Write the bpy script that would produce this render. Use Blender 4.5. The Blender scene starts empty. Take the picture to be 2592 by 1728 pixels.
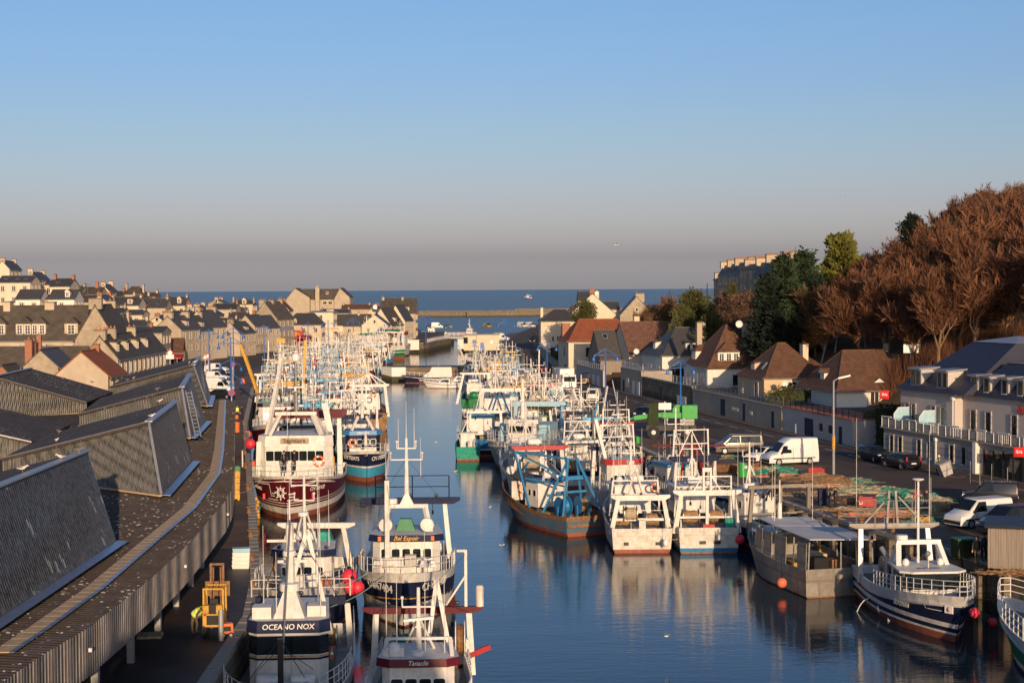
import bpy,math,random
from math import sin,cos,pi,radians,atan2,hypot,sqrt
from mathutils import Vector,Matrix,noise
SC=bpy.context.scene
COL=SC.collection
V=Vector
# camera
CZ=20.0
cd=bpy.data.cameras.new("camera"); CAM=bpy.data.objects.new("camera",cd); COL.objects.link(CAM)
cd.sensor_width=36; cd.lens=36*4000/2592; cd.clip_start=1; cd.clip_end=80000
CR=Matrix.Rotation(radians(90-1.889),3,'X')@Matrix.Rotation(radians(-0.347),3,'Z')
CAM.matrix_world=Matrix.Translation((0,0,CZ))@CR.to_4x4()
SC.camera=CAM
def ray(px,py):return CR@V(((px-1296)/4000,-(py-864)/4000,-1))
def W(px,py,z=3.0):
 d=ray(px,py); t=(z-CZ)/d.z
 return V((d.x*t,d.y*t,z))
def D(px,py,y):
 d=ray(px,py); t=y/d.y
 return V((d.x*t,y,CZ+d.z*t))
# mesh builder
class MB:
 def __init__(s):s.v=[]; s.f=[]; s.m=[]; s.k=0
 def add(s,vs,fs,k=None):
  o=len(s.v); s.v.extend(tuple(p)for p in vs); k=s.k if k is None else k
  for f in fs:s.f.append([i+o for i in f]); s.m.append(k)
  return s
 def box(s,c,d,rz=0.0,k=None,tx=1.0,ty=1.0,ox=0,oy=0):
  x,y,z=c; a,b,h=d[0]/2,d[1]/2,d[2]; cs,sn=cos(rz),sin(rz); vs=[]
  for zz,fx,fy,px,py in((0,1,1,0,0),(h,tx,ty,ox,oy)):
   for sx,sy in((-1,-1),(1,-1),(1,1),(-1,1)):
    lx,ly=sx*a*fx+px,sy*b*fy+py
    vs.append((x+lx*cs-ly*sn,y+lx*sn+ly*cs,z+zz))
  return s.add(vs,[(3,2,1,0),(4,5,6,7),(0,1,5,4),(1,2,6,5),(2,3,7,6),(3,0,4,7)],k)
 def beam(s,p,q,w,h,k=None):
  p,q=V(p),V(q); d=(q-p)
  if d.length<1e-6:return s
  d.normalize(); u=V((0,0,1))if abs(d.z)<.95 else V((0,1,0))
  a=d.cross(u).normalized()*w/2; b=a.cross(d).normalized()*h/2
  return s.add([p-a-b,p+a-b,p+a+b,p-a+b,q-a-b,q+a-b,q+a+b,q-a+b],[(3,2,1,0),(4,5,6,7),(0,1,5,4),(1,2,6,5),(2,3,7,6),(3,0,4,7)],k)
 def bar(s,p,q,r,r2=None,n=5,k=None):
  p,q=V(p),V(q); d=q-p
  if d.length<1e-6:return s
  d.normalize(); u=V((0,0,1))if abs(d.z)<.95 else V((0,1,0))
  a=d.cross(u).normalized(); b=a.cross(d); r2=r if r2 is None else r2; vs=[]
  for c,rr in((p,r),(q,r2)):
   for i in range(n):t=2*pi*i/n; vs.append(c+(a*cos(t)+b*sin(t))*rr)
  fs=[(i,(i+1)%n,n+(i+1)%n,n+i)for i in range(n)]
  fs+=[tuple(range(n))[::-1],tuple(range(n,2*n))]
  return s.add(vs,fs,k)
 def tube(s,pts,r,n=5,k=None,close=False):
  m=len(pts)
  for i in range(m if close else m-1):s.bar(pts[i],pts[(i+1)%m],r,n=n,k=k)
  return s
 def prism(s,poly,z0,z1,k=None,ktop=None):
  n=len(poly); vs=[(p[0],p[1],z0)for p in poly]+[(p[0],p[1],z1)for p in poly]
  s.add(vs,[(i,(i+1)%n,n+(i+1)%n,n+i)for i in range(n)]+[tuple(range(n))[::-1]],k)
  return s.add(vs[n:],[tuple(range(n))],k if ktop is None else ktop)
 def ext(s,poly,y0,y1,k=None):
  n=len(poly); vs=[(p[0],y0,p[1])for p in poly]+[(p[0],y1,p[1])for p in poly]
  return s.add(vs,[(i,(i+1)%n,n+(i+1)%n,n+i)for i in range(n)]+[tuple(range(n))[::-1],tuple(range(n,2*n))],k)
 def loft(s,rings,k=None,closed=True,caps=True,rowk=None):
  n=len(rings[0]); o=len(s.v)
  for r in rings:s.v.extend(tuple(p)for p in r)
  for j in range(len(rings)-1):
   for i in range(n if closed else n-1):
    i2=(i+1)%n
    s.f.append([o+j*n+i,o+j*n+i2,o+(j+1)*n+i2,o+(j+1)*n+i])
    s.m.append(rowk[i]if rowk else(s.k if k is None else k))
  if caps and closed:
   for j,rev in((0,True),(len(rings)-1,False)):
    q=[o+j*n+i for i in range(n)]; s.f.append(q[::-1]if rev else q); s.m.append(s.k if k is None else k)
  return s
 def lathe(s,c,prof,n=12,k=None,axis='z'):
  rings=[]
  for r,h in prof:
   ring=[]
   for i in range(n):
    t=2*pi*i/n; a,b=r*cos(t),r*sin(t)
    p={'z':(a,b,h),'x':(h,a,b),'y':(a,h,b)}[axis]
    ring.append((c[0]+p[0],c[1]+p[1],c[2]+p[2]))
   rings.append(ring if axis!='y' else ring[::-1])
  return s.loft(rings,k)
 def ball(s,c,r,n=8,m=6,k=None,sq=1.0):
  return s.lathe(c,[(max(1e-3,r*sin(pi*i/m)),-r*sq*cos(pi*i/m))for i in range(m+1)],n,k)
 def face(s,pts,k=None):return s.add(pts,[tuple(range(len(pts)))],k)
 def slab(s,pts,t,k=None):
  n=len(pts); P=[V(p)for p in pts]; nm=(P[1]-P[0]).cross(P[2]-P[0]).normalized()
  vs=P+[p-nm*t for p in P]
  return s.add(vs,[tuple(range(n)),tuple(range(n,2*n))[::-1]]+[(i,n+i,n+(i+1)%n,(i+1)%n)for i in range(n)],k)
 def xf(s,M):s.v=[tuple(M@V(p))for p in s.v]; return s
 def mesh(s,name,mats,smooth=0):
  me=bpy.data.meshes.new(name); me.from_pydata(s.v,[],s.f)
  for m in(mats if isinstance(mats,(list,tuple))else[mats]):me.materials.append(M_(m))
  if max(s.m,default=0)>0:me.polygons.foreach_set('material_index',s.m)
  if smooth:
   me.polygons.foreach_set('use_smooth',[True]*len(me.polygons)); me.set_sharp_from_angle(angle=radians(smooth))
  me.update(); return me
 def build(s,name,mats,parent=None,smooth=0):
  if not s.v:return None
  o=bpy.data.objects.new(name,s.mesh(name,mats,smooth)); COL.objects.link(o); o.parent=parent; return o
def thing(name,label,cat,loc=(0,0,0),rz=0.0,group=None):
 o=bpy.data.objects.new(name,None); COL.objects.link(o); o.empty_display_size=.2
 o.location=loc; o.rotation_euler=(0,0,rz); o['label']=label; o['category']=cat
 if group:o['group']=group
 return o
def tag(o,label,cat,group=None,kind=None):
 if label:o['label']=label
 if cat:o['category']=cat
 if group:o['group']=group
 if kind:o['kind']=kind
 return o
def dup(o,loc,rz,label,scale=None,group=None):
 c=o.copy(); COL.objects.link(c); c.location=loc; c.rotation_euler=(0,0,rz); c['label']=label
 if group:c['group']=group
 if scale:c.scale=scale if hasattr(scale,'__len__')else(scale,)*3
 for ch in o.children:
  d=ch.copy(); COL.objects.link(d); d.parent=c
  for g in ch.children:e=g.copy(); COL.objects.link(e); e.parent=d
 return c
# materials
MATS={}
def srgb(*c):
 if len(c)==1:c=c[0]
 if isinstance(c,str):c=[int(c[i:i+2],16)/255 for i in(0,2,4)]
 return tuple(x/12.92 if x<=.04045 else((x+.055)/1.055)**2.4 for x in c)
def nd(t,ty,**kw):
 n=t.nodes.new(ty)
 for k,v in kw.items():
  if k in n.inputs:n.inputs[k].default_value=v
  else:setattr(n,k,v)
 return n
def make(name,col,rough=.6,metal=0.0,var=.25,scale=3.0,col2=None,bump=0.0,bscale=None,stretch=(1,1,1),streak=None,streak_amt=.5,pattern=None,spec=.4,coat=0,wave=None,rand=0.0):
 m=bpy.data.materials.new(name); m.use_nodes=True; t=m.node_tree; t.nodes.clear(); L=t.links.new
 out=nd(t,'ShaderNodeOutputMaterial'); b=nd(t,'ShaderNodeBsdfPrincipled',Roughness=rough,Metallic=metal)
 b.inputs['Specular IOR Level'].default_value=spec
 if coat:b.inputs['Coat Weight'].default_value=coat
 L(b.outputs[0],out.inputs[0])
 tc=nd(t,'ShaderNodeTexCoord'); mp=nd(t,'ShaderNodeMapping'); mp.inputs['Scale'].default_value=stretch
 L(tc.outputs['Object'],mp.inputs[0])
 nz=nd(t,'ShaderNodeTexNoise',Scale=scale,Detail=6.0,Roughness=.62); L(mp.outputs[0],nz.inputs['Vector'])
 c1=[max(0,x*(1-var))for x in col]; c2=col2 or[min(1,x*(1+var*.7))for x in col]
 rp=nd(t,'ShaderNodeValToRGB'); rp.color_ramp.elements[0].position=.3; rp.color_ramp.elements[1].position=.7
 rp.color_ramp.elements[0].color=(*c1,1); rp.color_ramp.elements[1].color=(*c2,1)
 L(nz.outputs[0],rp.inputs[0]); cur=rp.outputs[0]
 def mixin(fac,colr,mode='MIX'):
  nonlocal cur
  mx=nd(t,'ShaderNodeMix',data_type='RGBA',blend_type=mode); L(fac,mx.inputs[0]); L(cur,mx.inputs[6])
  mx.inputs[7].default_value=(*colr,1); cur=mx.outputs[2]
 if pattern:
  kind,w,h,mc,st=pattern
  bt=nd(t,'ShaderNodeTexBrick',Scale=1.0); bt.inputs['Brick Width'].default_value=w; bt.inputs['Row Height'].default_value=h
  bt.inputs['Mortar Size'].default_value=h*.09; bt.inputs['Color1'].default_value=(0,0,0,1); bt.inputs['Color2'].default_value=(.55,.55,.55,1)
  bt.inputs['Mortar'].default_value=(1,1,1,1)
  cb=nd(t,'ShaderNodeCombineXYZ'); sp=nd(t,'ShaderNodeSeparateXYZ'); L(tc.outputs['Object'],sp.inputs[0])
  ad=nd(t,'ShaderNodeMath',operation='ADD'); L(sp.outputs[0],ad.inputs[0]); L(sp.outputs[1],ad.inputs[1])
  L(ad.outputs[0],cb.inputs[0]); L(sp.outputs[2 if kind!='flat' else 1],cb.inputs[1]); L(cb.outputs[0],bt.inputs['Vector'])
  ml=nd(t,'ShaderNodeMath',operation='MULTIPLY'); L(bt.outputs['Color'],ml.inputs[0]); ml.inputs[1].default_value=st
  mixin(ml.outputs[0],mc)
 if streak:
  m2=nd(t,'ShaderNodeMapping'); m2.inputs['Scale'].default_value=(2.2,2.2,.28); L(tc.outputs['Object'],m2.inputs[0])
  n2=nd(t,'ShaderNodeTexNoise',Scale=1.6,Detail=8.0,Roughness=.7); L(m2.outputs[0],n2.inputs['Vector'])
  r2=nd(t,'ShaderNodeValToRGB'); r2.color_ramp.elements[0].position=.56; r2.color_ramp.elements[1].position=.74
  r2.color_ramp.elements[1].color=(streak_amt,)*3+(1,)
  L(n2.outputs[0],r2.inputs[0]); mixin(r2.outputs[0],streak)
 if rand:
  oi=nd(t,'ShaderNodeObjectInfo'); hs=nd(t,'ShaderNodeHueSaturation')
  mr=nd(t,'ShaderNodeMapRange'); mr.inputs[3].default_value=1-rand; mr.inputs[4].default_value=1+rand
  L(oi.outputs['Random'],mr.inputs[0]); L(mr.outputs[0],hs.inputs['Value']); L(cur,hs.inputs['Color']); cur=hs.outputs[0]
 L(cur,b.inputs['Base Color'])
 hgt=None
 if wave:
  w=nd(t,'ShaderNodeTexWave',wave_type='BANDS',bands_direction=wave[0]); w.inputs['Scale'].default_value=pi/(10*wave[1])*1.0*2
  L(tc.outputs['Object'],w.inputs['Vector']); hgt=w.outputs['Fac']; dist=wave[2]
  bp=nd(t,'ShaderNodeBump',Strength=1.0,Distance=dist); L(hgt,bp.inputs['Height']); L(bp.outputs[0],b.inputs['Normal'])
 elif bump:
  n3=nd(t,'ShaderNodeTexNoise',Scale=bscale or scale*6,Detail=4.0); L(mp.outputs[0],n3.inputs['Vector'])
  bp=nd(t,'ShaderNodeBump',Strength=.7,Distance=bump); L(n3.outputs[0],bp.inputs['Height']); L(bp.outputs[0],b.inputs['Normal'])
 MATS[name]=m; return m
def M_(m):
 if not isinstance(m,str):return m
 if m in MATS:return MATS[m]
 if m.startswith('#'):
  return make(m,srgb(m[1:7]),.45,var=.16,scale=2.5,streak=(.16,.085,.04),streak_amt=.34)
 raise KeyError(m)
STONE=(.40,.33,.235)
make('white',(.66,.635,.58),.5,var=.2,scale=1.8,streak=(.27,.15,.075),streak_amt=.5)
make('whiteclean',(.72,.71,.67),.4,var=.06,scale=2)
make('whiteworn',(.62,.58,.51),.55,var=.3,scale=2.2,streak=(.22,.12,.06),streak_amt=.75)
make('rust',(.24,.125,.06),.8,var=.5,scale=4,bump=.01)
make('rustwood',(.33,.2,.09),.8,var=.5,scale=3,stretch=(1,1,4))
make('black',(.012,.012,.014),.4)
make('rubber',(.018,.018,.018),.75)
make('navy',(.012,.018,.055),.6,spec=.2,var=.2,streak=(.2,.19,.17),streak_amt=.1)
make('darkred',(.10,.009,.016),.5,spec=.25,var=.15,streak=(.18,.07,.04),streak_amt=.25)
make('red',(.36,.02,.018),.45,var=.2)
make('antifoul',(.27,.085,.05),.7,var=.3,scale=2,streak=(.3,.2,.12),streak_amt=.4)
make('blue',(.025,.17,.38),.4,var=.2,streak=(.2,.1,.05),streak_amt=.3)
make('skyblue',(.06,.36,.56),.42,var=.16,streak=(.24,.14,.07),streak_amt=.2)
make('gantryblue',(.035,.20,.40),.45,var=.2,streak=(.2,.1,.05),streak_amt=.4)
make('paleblue',(.33,.52,.60),.45,var=.12)
make('lampblue',(.03,.13,.42),.4,var=.1)
make('green',(.012,.17,.055),.4,var=.2)
make('brightgreen',(.03,.32,.055),.45,var=.12)
make('teal',(.03,.30,.22),.8,var=.4,scale=5)
make('yellow',(.58,.32,.045),.6,var=.3,streak=(.16,.08,.03),streak_amt=.7)
make('orange',(.72,.16,.04),.55,var=.15)
make('pinkbuoy',(.72,.04,.07),.45,var=.18)
make('orangebuoy',(.75,.17,.08),.5,var=.15)
make('deckgrey',(.22,.21,.195),.75,var=.3,scale=2)
make('deckblue',(.13,.24,.33),.7,var=.3,scale=2)
make('steel',(.32,.31,.29),.42,.6,var=.2)
make('galv',(.42,.42,.41),.45,.5,var=.15)
make('alu',(.30,.275,.24),.6,.2,var=.25,scale=2,streak=(.16,.10,.06),streak_amt=.7,pattern=('brick',2.2,1.1,(.12,.1,.08),.5))
make('tarp',(.50,.50,.50),.7,var=.1,scale=1)
make('net',(.28,.17,.085),.95,var=.6,scale=7,bump=.03)
make('netgreen',(.025,.22,.155),.95,var=.55,scale=7,bump=.03)
make('nettan',(.42,.33,.22),.95,var=.45,scale=7,bump=.03)
make('rope',(.22,.32,.30),.9)
make('ropedark',(.06,.055,.05),.9)
make('glassdark',(.012,.016,.018),.06,spec=.7)
make('glass',(.02,.026,.03),.05,spec=.8)
make('pole',(.66,.64,.6),.5,var=.1)
make('asphalt',(.076,.052,.039),.9,var=.3,scale=.6,bump=.004,bscale=60)
make('tarpatch',(.035,.028,.024),.85,var=.4,scale=.8)
make('pavement',(.125,.105,.088),.92,var=.3,scale=.5,bump=.004,bscale=40,pattern=('flat',1.2,1.2,(.06,.05,.045),.35))
make('quaytop',(.155,.098,.066),.85,var=.5,scale=.22,bump=.01,bscale=3)
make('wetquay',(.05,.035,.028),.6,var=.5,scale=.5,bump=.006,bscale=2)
make('quaywall',(.235,.185,.125),.9,var=.4,scale=.8,pattern=('brick',1.4,.55,(.07,.06,.045),.8),streak=(.05,.05,.035),streak_amt=.7,bump=.02)
make('kerb',(.33,.30,.26),.85,var=.2)
make('paint',(.72,.70,.66),.7,var=.1)
make('grass',(.07,.085,.03),.95,var=.4,scale=.5,bump=.05,bscale=6)
make('earth',(.17,.09,.042),.97,var=.45,scale=.15,bump=.05,bscale=2)
make('hillgreen',(.055,.06,.026),.97,var=.5,scale=.1,bump=.08,bscale=1)
make('stonewall',(.40,.335,.24),.9,var=.25,scale=1.1,pattern=('brick',.5,.24,(.22,.18,.13),.55),bump=.015,rand=.1)
make('cream',(.60,.49,.33),.9,var=.1,scale=.6,bump=.004,streak=(.38,.3,.2),streak_amt=.35,rand=.08)
make('palecream',(.64,.545,.40),.9,var=.09,scale=.6,bump=.004,rand=.06)
make('render',(.47,.39,.285),.92,var=.16,scale=.5,bump=.005,streak=(.24,.19,.13),streak_amt=.5,rand=.12)
make('peach',(.60,.44,.275),.9,var=.08,scale=.6,bump=.004)
make('wallwhite',(.70,.66,.58),.88,var=.07,scale=.8,bump=.003)
make('hotelwall',(.48,.435,.40),.88,var=.06,scale=.6,bump=.003)
make('hotelbase',(.42,.40,.38),.85,var=.1,scale=.8,pattern=('brick',40,.62,(.2,.19,.18),.9))
make('slate',(.062,.058,.056),.55,var=.3,scale=1.4,pattern=('brick',.35,.22,(.075,.07,.068),.55),bump=.008,rand=.18)
make('slatelichen',(.085,.07,.052),.75,var=.5,scale=.9,pattern=('brick',.35,.22,(.1,.085,.07),.5),bump=.01,rand=.15)
make('bluetile',(.022,.026,.048),.5,var=.25,scale=1.2,pattern=('brick',.4,.22,(.045,.05,.07),.5),bump=.008)
make('browntile',(.155,.078,.046),.85,var=.4,scale=1.3,pattern=('brick',.28,.26,(.07,.035,.022),.65),bump=.012)
make('ribtile',(.20,.105,.07),.8,var=.25,scale=1.3,pattern=('brick',.5,.4,(.075,.035,.025),.9),bump=.012)
make('orangetile',(.31,.093,.038),.85,var=.25,scale=1.0,pattern=('brick',.3,.28,(.16,.05,.025),.5),bump=.01)
make('brick',(.34,.12,.062),.85,var=.25,pattern=('brick',.24,.09,(.3,.2,.14),.6))
make('terracotta',(.44,.15,.07),.8,var=.2)
make('zinc',(.30,.31,.33),.4,.35,var=.15,scale=2)
make('flash',(.26,.33,.45),.32,.6,var=.2,scale=2)
make('gutter',(.52,.38,.23),.9,0,var=.25,scale=3)
make('bark',(.20,.125,.07),.95,var=.4,scale=4,stretch=(1,1,.3))
make('barkpale',(.46,.40,.33),.9,var=.35,scale=5)
make('twig',(.142,.062,.031),.9,var=.35,scale=.35,rand=.22)
make('twiggold',(.125,.074,.035),.9,var=.35,scale=.35,rand=.2)
make('birchleaf',(.34,.145,.03),.85,var=.4,scale=.5)
make('needle',(.028,.052,.020),.85,var=.5,scale=.4)
make('needledark',(.010,.020,.012),.85,var=.5,scale=.5)
make('needlegold',(.135,.135,.022),.85,var=.45,scale=.5)
make('bush',(.085,.09,.028),.9,var=.5,scale=.6)
make('shrub',(.13,.075,.045),.9,var=.4,scale=.4)
make('hedge',(.03,.042,.016),.92,var=.4,scale=1)
make('skin',(.55,.29,.19),.6,var=.05)
make('hair',(.05,.035,.025),.8)
make('hivis',(.55,.75,.03),.6,var=.05)
make('reflect',(.8,.8,.78),.3)
make('jeans',(.06,.10,.17),.9)
make('darkcloth',(.018,.02,.026),.9)
make('browncloth',(.10,.075,.05),.9)
make('woodgrey',(.26,.22,.18),.9,var=.25,scale=1,stretch=(6,6,.3))
make('feather',(.72,.70,.66),.8,var=.1)
make('feathergrey',(.20,.18,.165),.85,var=.3,scale=20)
def emis(name,col,st):
 m=make(name,col,.4); b=next(n for n in m.node_tree.nodes if n.type=='BSDF_PRINCIPLED')
 b.inputs['Emission Color'].default_value=(*col,1); b.inputs['Emission Strength'].default_value=st
def special():
 for nm,ax,per,colr,rg,mt in(('marketroof',None,0,(.088,.071,.060),.9,0),('marketrib',None,0,(.125,.112,.098),.34,.55),('marketwall','D',.3,(.19,.185,.175),.55,.25),('marketfascia','Y',.16,(.25,.225,.205),.55,.2)):
  m=make(nm,colr,rg,mt,var=.34 if nm!='marketrib' else .75,scale=1.2,spec=.25,stretch=(1,1,1)if nm!='marketrib' else(5,5,.3)); t=m.node_tree; L=t.links.new  # marketrib: upright streaks in the colour stand in for sun glints on metal
  b=next(n for n in t.nodes if n.type=='BSDF_PRINCIPLED'); src=b.inputs['Base Color'].links[0].from_socket
  tc=nd(t,'ShaderNodeTexCoord')
  vo=nd(t,'ShaderNodeTexVoronoi',Scale=2.3 if 'rib' not in nm else .9,Randomness=1.0)
  mp=nd(t,'ShaderNodeMapping'); mp.inputs['Scale'].default_value=(1.6,1.6,.35 if nm!='marketroof' else 1.6); L(tc.outputs['Object'],mp.inputs[0])
  nz=nd(t,'ShaderNodeTexNoise',Scale=5.0,Detail=3.0); L(mp.outputs[0],nz.inputs['Vector'])
  mx=nd(t,'ShaderNodeMix',data_type='VECTOR'); mx.inputs[0].default_value=.16; L(mp.outputs[0],mx.inputs[4]); L(nz.outputs['Color'],mx.inputs[5]); L(mx.outputs[1],vo.inputs['Vector'])
  big=nd(t,'ShaderNodeTexNoise',Scale=.16,Detail=2.0); L(tc.outputs['Object'],big.inputs['Vector'])
  th=nd(t,'ShaderNodeMapRange'); th.inputs[1].default_value=.38; th.inputs[2].default_value=.68; th.inputs[3].default_value=.06; th.inputs[4].default_value=.27; L(big.outputs[0],th.inputs[0])
  lt=nd(t,'ShaderNodeMath',operation='LESS_THAN'); L(vo.outputs['Distance'],lt.inputs[0]); L(th.outputs[0],lt.inputs[1])
  ml=nd(t,'ShaderNodeMath',operation='MULTIPLY'); L(lt.outputs[0],ml.inputs[0]); ml.inputs[1].default_value=.8 if nm in('marketroof',)else(.5 if 'rib' in nm else .0)
  cm=nd(t,'ShaderNodeMix',data_type='RGBA'); L(ml.outputs[0],cm.inputs[0]); L(src,cm.inputs[6]); cm.inputs[7].default_value=(.6,.57,.52,1); L(cm.outputs[2],b.inputs['Base Color'])
  if ax:
   sp=nd(t,'ShaderNodeSeparateXYZ'); L(tc.outputs['Object'],sp.inputs[0]); ssrc=sp.outputs[1]
   if ax=='D':
    ad=nd(t,'ShaderNodeMath',operation='ADD'); L(sp.outputs[0],ad.inputs[0]); L(sp.outputs[1],ad.inputs[1]); ssrc=ad.outputs[0]
   f=nd(t,'ShaderNodeMath',operation='MULTIPLY'); L(ssrc,f.inputs[0]); f.inputs[1].default_value=2*pi/per
   s=nd(t,'ShaderNodeMath',operation='SINE'); L(f.outputs[0],s.inputs[0])
   bp=nd(t,'ShaderNodeBump',Strength=.9,Distance=per*.16); L(s.outputs[0],bp.inputs['Height']); L(bp.outputs[0],b.inputs['Normal'])
 t=MATS['marketroof'].node_tree; L=t.links.new; b=next(n for n in t.nodes if n.type=='BSDF_PRINCIPLED'); src=b.inputs['Base Color'].links[0].from_socket
 tc=nd(t,'ShaderNodeTexCoord'); mp=nd(t,'ShaderNodeMapping'); mp.inputs['Scale'].default_value=(.5,.12,1); L(tc.outputs['Object'],mp.inputs[0]); nz=nd(t,'ShaderNodeTexNoise',Scale=1.0,Detail=7.0,Roughness=.7); L(mp.outputs[0],nz.inputs['Vector'])
 mr=nd(t,'ShaderNodeMapRange'); mr.inputs[1].default_value=.54; mr.inputs[2].default_value=.74; mr.inputs[4].default_value=.6; L(nz.outputs[0],mr.inputs[0]); mx=nd(t,'ShaderNodeMix',data_type='RGBA'); L(mr.outputs[0],mx.inputs[0]); L(src,mx.inputs[6]); mx.inputs[7].default_value=(.07,.04,.025,1); L(mx.outputs[2],b.inputs['Base Color'])
 m=bpy.data.materials.new('water'); m.use_nodes=True; MATS['water']=m; t=m.node_tree; L=t.links.new
 b=t.nodes['Principled BSDF']; b.inputs['Base Color'].default_value=(.010,.022,.036,1); b.inputs['Roughness'].default_value=.015; b.inputs['IOR'].default_value=1.34
 tc=nd(t,'ShaderNodeTexCoord'); hs=[]
 for sc,st,am in(((.5,1.6,1),1.0,.0115),((1.5,4.6,1),1.0,.0065),((.05,.12,1),1.0,.035)):
  mp=nd(t,'ShaderNodeMapping'); mp.inputs['Scale'].default_value=sc; mp.inputs['Rotation'].default_value=(0,0,.25); L(tc.outputs['Object'],mp.inputs[0])
  nz=nd(t,'ShaderNodeTexNoise',Scale=st,Detail=4.0,Roughness=.55,Distortion=.3); L(mp.outputs[0],nz.inputs['Vector'])
  ml=nd(t,'ShaderNodeMath',operation='MULTIPLY'); L(nz.outputs[0],ml.inputs[0]); ml.inputs[1].default_value=am; hs.append(ml.outputs[0])
 a=nd(t,'ShaderNodeMath',operation='ADD'); L(hs[0],a.inputs[0]); L(hs[1],a.inputs[1])
 a2=nd(t,'ShaderNodeMath',operation='ADD'); L(a.outputs[0],a2.inputs[0]); L(hs[2],a2.inputs[1])
 bp=nd(t,'ShaderNodeBump',Strength=1.0,Distance=1.0); L(a2.outputs[0],bp.inputs['Height']); L(bp.outputs[0],b.inputs['Normal'])
 m=bpy.data.materials.new('sea'); m.use_nodes=True; MATS['sea']=m; t=m.node_tree; L=t.links.new
 b=t.nodes['Principled BSDF']; b.inputs['Base Color'].default_value=(.10,.165,.19,1); b.inputs['Roughness'].default_value=.35; b.inputs['IOR'].default_value=1.33
 tc=nd(t,'ShaderNodeTexCoord'); mp=nd(t,'ShaderNodeMapping'); mp.inputs['Scale'].default_value=(.05,.16,1); L(tc.outputs['Object'],mp.inputs[0])
 nz=nd(t,'ShaderNodeTexNoise',Scale=1.0,Detail=7.0,Roughness=.6); L(mp.outputs[0],nz.inputs['Vector'])
 bp=nd(t,'ShaderNodeBump',Strength=1.0,Distance=2.2); L(nz.outputs[0],bp.inputs['Height']); L(bp.outputs[0],b.inputs['Normal'])
special()
def weedline():
 t=MATS['quaywall'].node_tree; L=t.links.new; b=next(n for n in t.nodes if n.type=='BSDF_PRINCIPLED'); src=b.inputs['Base Color'].links[0].from_socket
 tc=nd(t,'ShaderNodeTexCoord'); sp=nd(t,'ShaderNodeSeparateXYZ'); L(tc.outputs['Object'],sp.inputs[0]); nz=nd(t,'ShaderNodeTexNoise',Scale=.9,Detail=5.0); L(tc.outputs['Object'],nz.inputs['Vector'])
 ma=nd(t,'ShaderNodeMath',operation='MULTIPLY_ADD'); L(nz.outputs[0],ma.inputs[0]); ma.inputs[1].default_value=1.6; L(sp.outputs[2],ma.inputs[2])
 mr=nd(t,'ShaderNodeMapRange'); mr.inputs[1].default_value=1.5; mr.inputs[2].default_value=2.2; mr.inputs[3].default_value=.85; mr.inputs[4].default_value=0; L(ma.outputs[0],mr.inputs[0])
 mx=nd(t,'ShaderNodeMix',data_type='RGBA'); L(mr.outputs[0],mx.inputs[0]); L(src,mx.inputs[6]); mx.inputs[7].default_value=(.035,.036,.018,1); L(mx.outputs[2],b.inputs['Base Color'])
weedline()
# sun, sky
SUN_EL,SUN_AZ=radians(10.5),radians(170)
sdir=V((sin(SUN_AZ)*cos(SUN_EL),cos(SUN_AZ)*cos(SUN_EL),sin(SUN_EL)))
sl=bpy.data.lights.new("sun",'SUN'); so=bpy.data.objects.new("sun",sl); COL.objects.link(so)
sl.energy=4.9; sl.angle=radians(.5); sl.color=(1.0,.705,.44)
so.rotation_euler=sdir.to_track_quat('Z','Y').to_euler()
wd=bpy.data.worlds.new("World"); SC.world=wd; wd.use_nodes=True
t=wd.node_tree; L=t.links.new; bg=t.nodes['Background']
sky=nd(t,'ShaderNodeTexSky',sky_type='NISHITA',sun_disc=False,sun_elevation=SUN_EL,sun_rotation=SUN_AZ,altitude=20.0,air_density=1.0,dust_density=1.6,ozone_density=2.2)
bg.inputs[1].default_value=.11
# a band of sea haze over the horizon, part of the sky itself
tc=nd(t,'ShaderNodeTexCoord'); sp=nd(t,'ShaderNodeSeparateXYZ'); L(tc.outputs['Generated'],sp.inputs[0])
rp=nd(t,'ShaderNodeValToRGB'); L(sp.outputs[2],rp.inputs[0])
SKY_RAMP=[(0,(0.7133,0.6714,1.0163)),(0.008,(0.5784,0.5442,0.8397)),(0.02,(0.3922,0.3686,0.5958)),(0.033,(0.4135,0.3737,0.5398)),(0.053,(0.3958,0.3498,0.4785)),(0.075,(0.3624,0.3444,0.4498)),(0.1,(0.333,0.3388,0.4301)),(0.131,(0.3052,0.3321,0.4392)),(0.18,(0.296,0.3392,0.4444)),(0.6,(0.242,0.29,0.371))]
er=rp.color_ramp.elements
er[0].position,er[1].position=SKY_RAMP[0][0],SKY_RAMP[-1][0]
for p,c in SKY_RAMP[1:-1]:er.new(p)
for e,(p,c)in zip(er,SKY_RAMP):e.color=(*c,1)
mx=nd(t,'ShaderNodeMix',data_type='RGBA',blend_type='MULTIPLY'); mx.inputs[0].default_value=1
vs_=nd(t,'ShaderNodeVectorMath',operation='SCALE'); vs_.inputs['Scale'].default_value=3.1
L(sky.outputs[0],mx.inputs[6]); L(rp.outputs[0],mx.inputs[7]); L(mx.outputs[2],vs_.inputs[0]); L(vs_.outputs[0],bg.inputs[0])
SC.view_settings.view_transform='Standard'; SC.view_settings.look='None'; SC.view_settings.exposure=0.0; SC.view_settings.gamma=1
SC.cycles.max_bounces=6; SC.cycles.diffuse_bounces=3; SC.cycles.glossy_bounces=4; SC.cycles.transmission_bounces=2
SC.cycles.use_denoising=True
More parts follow.
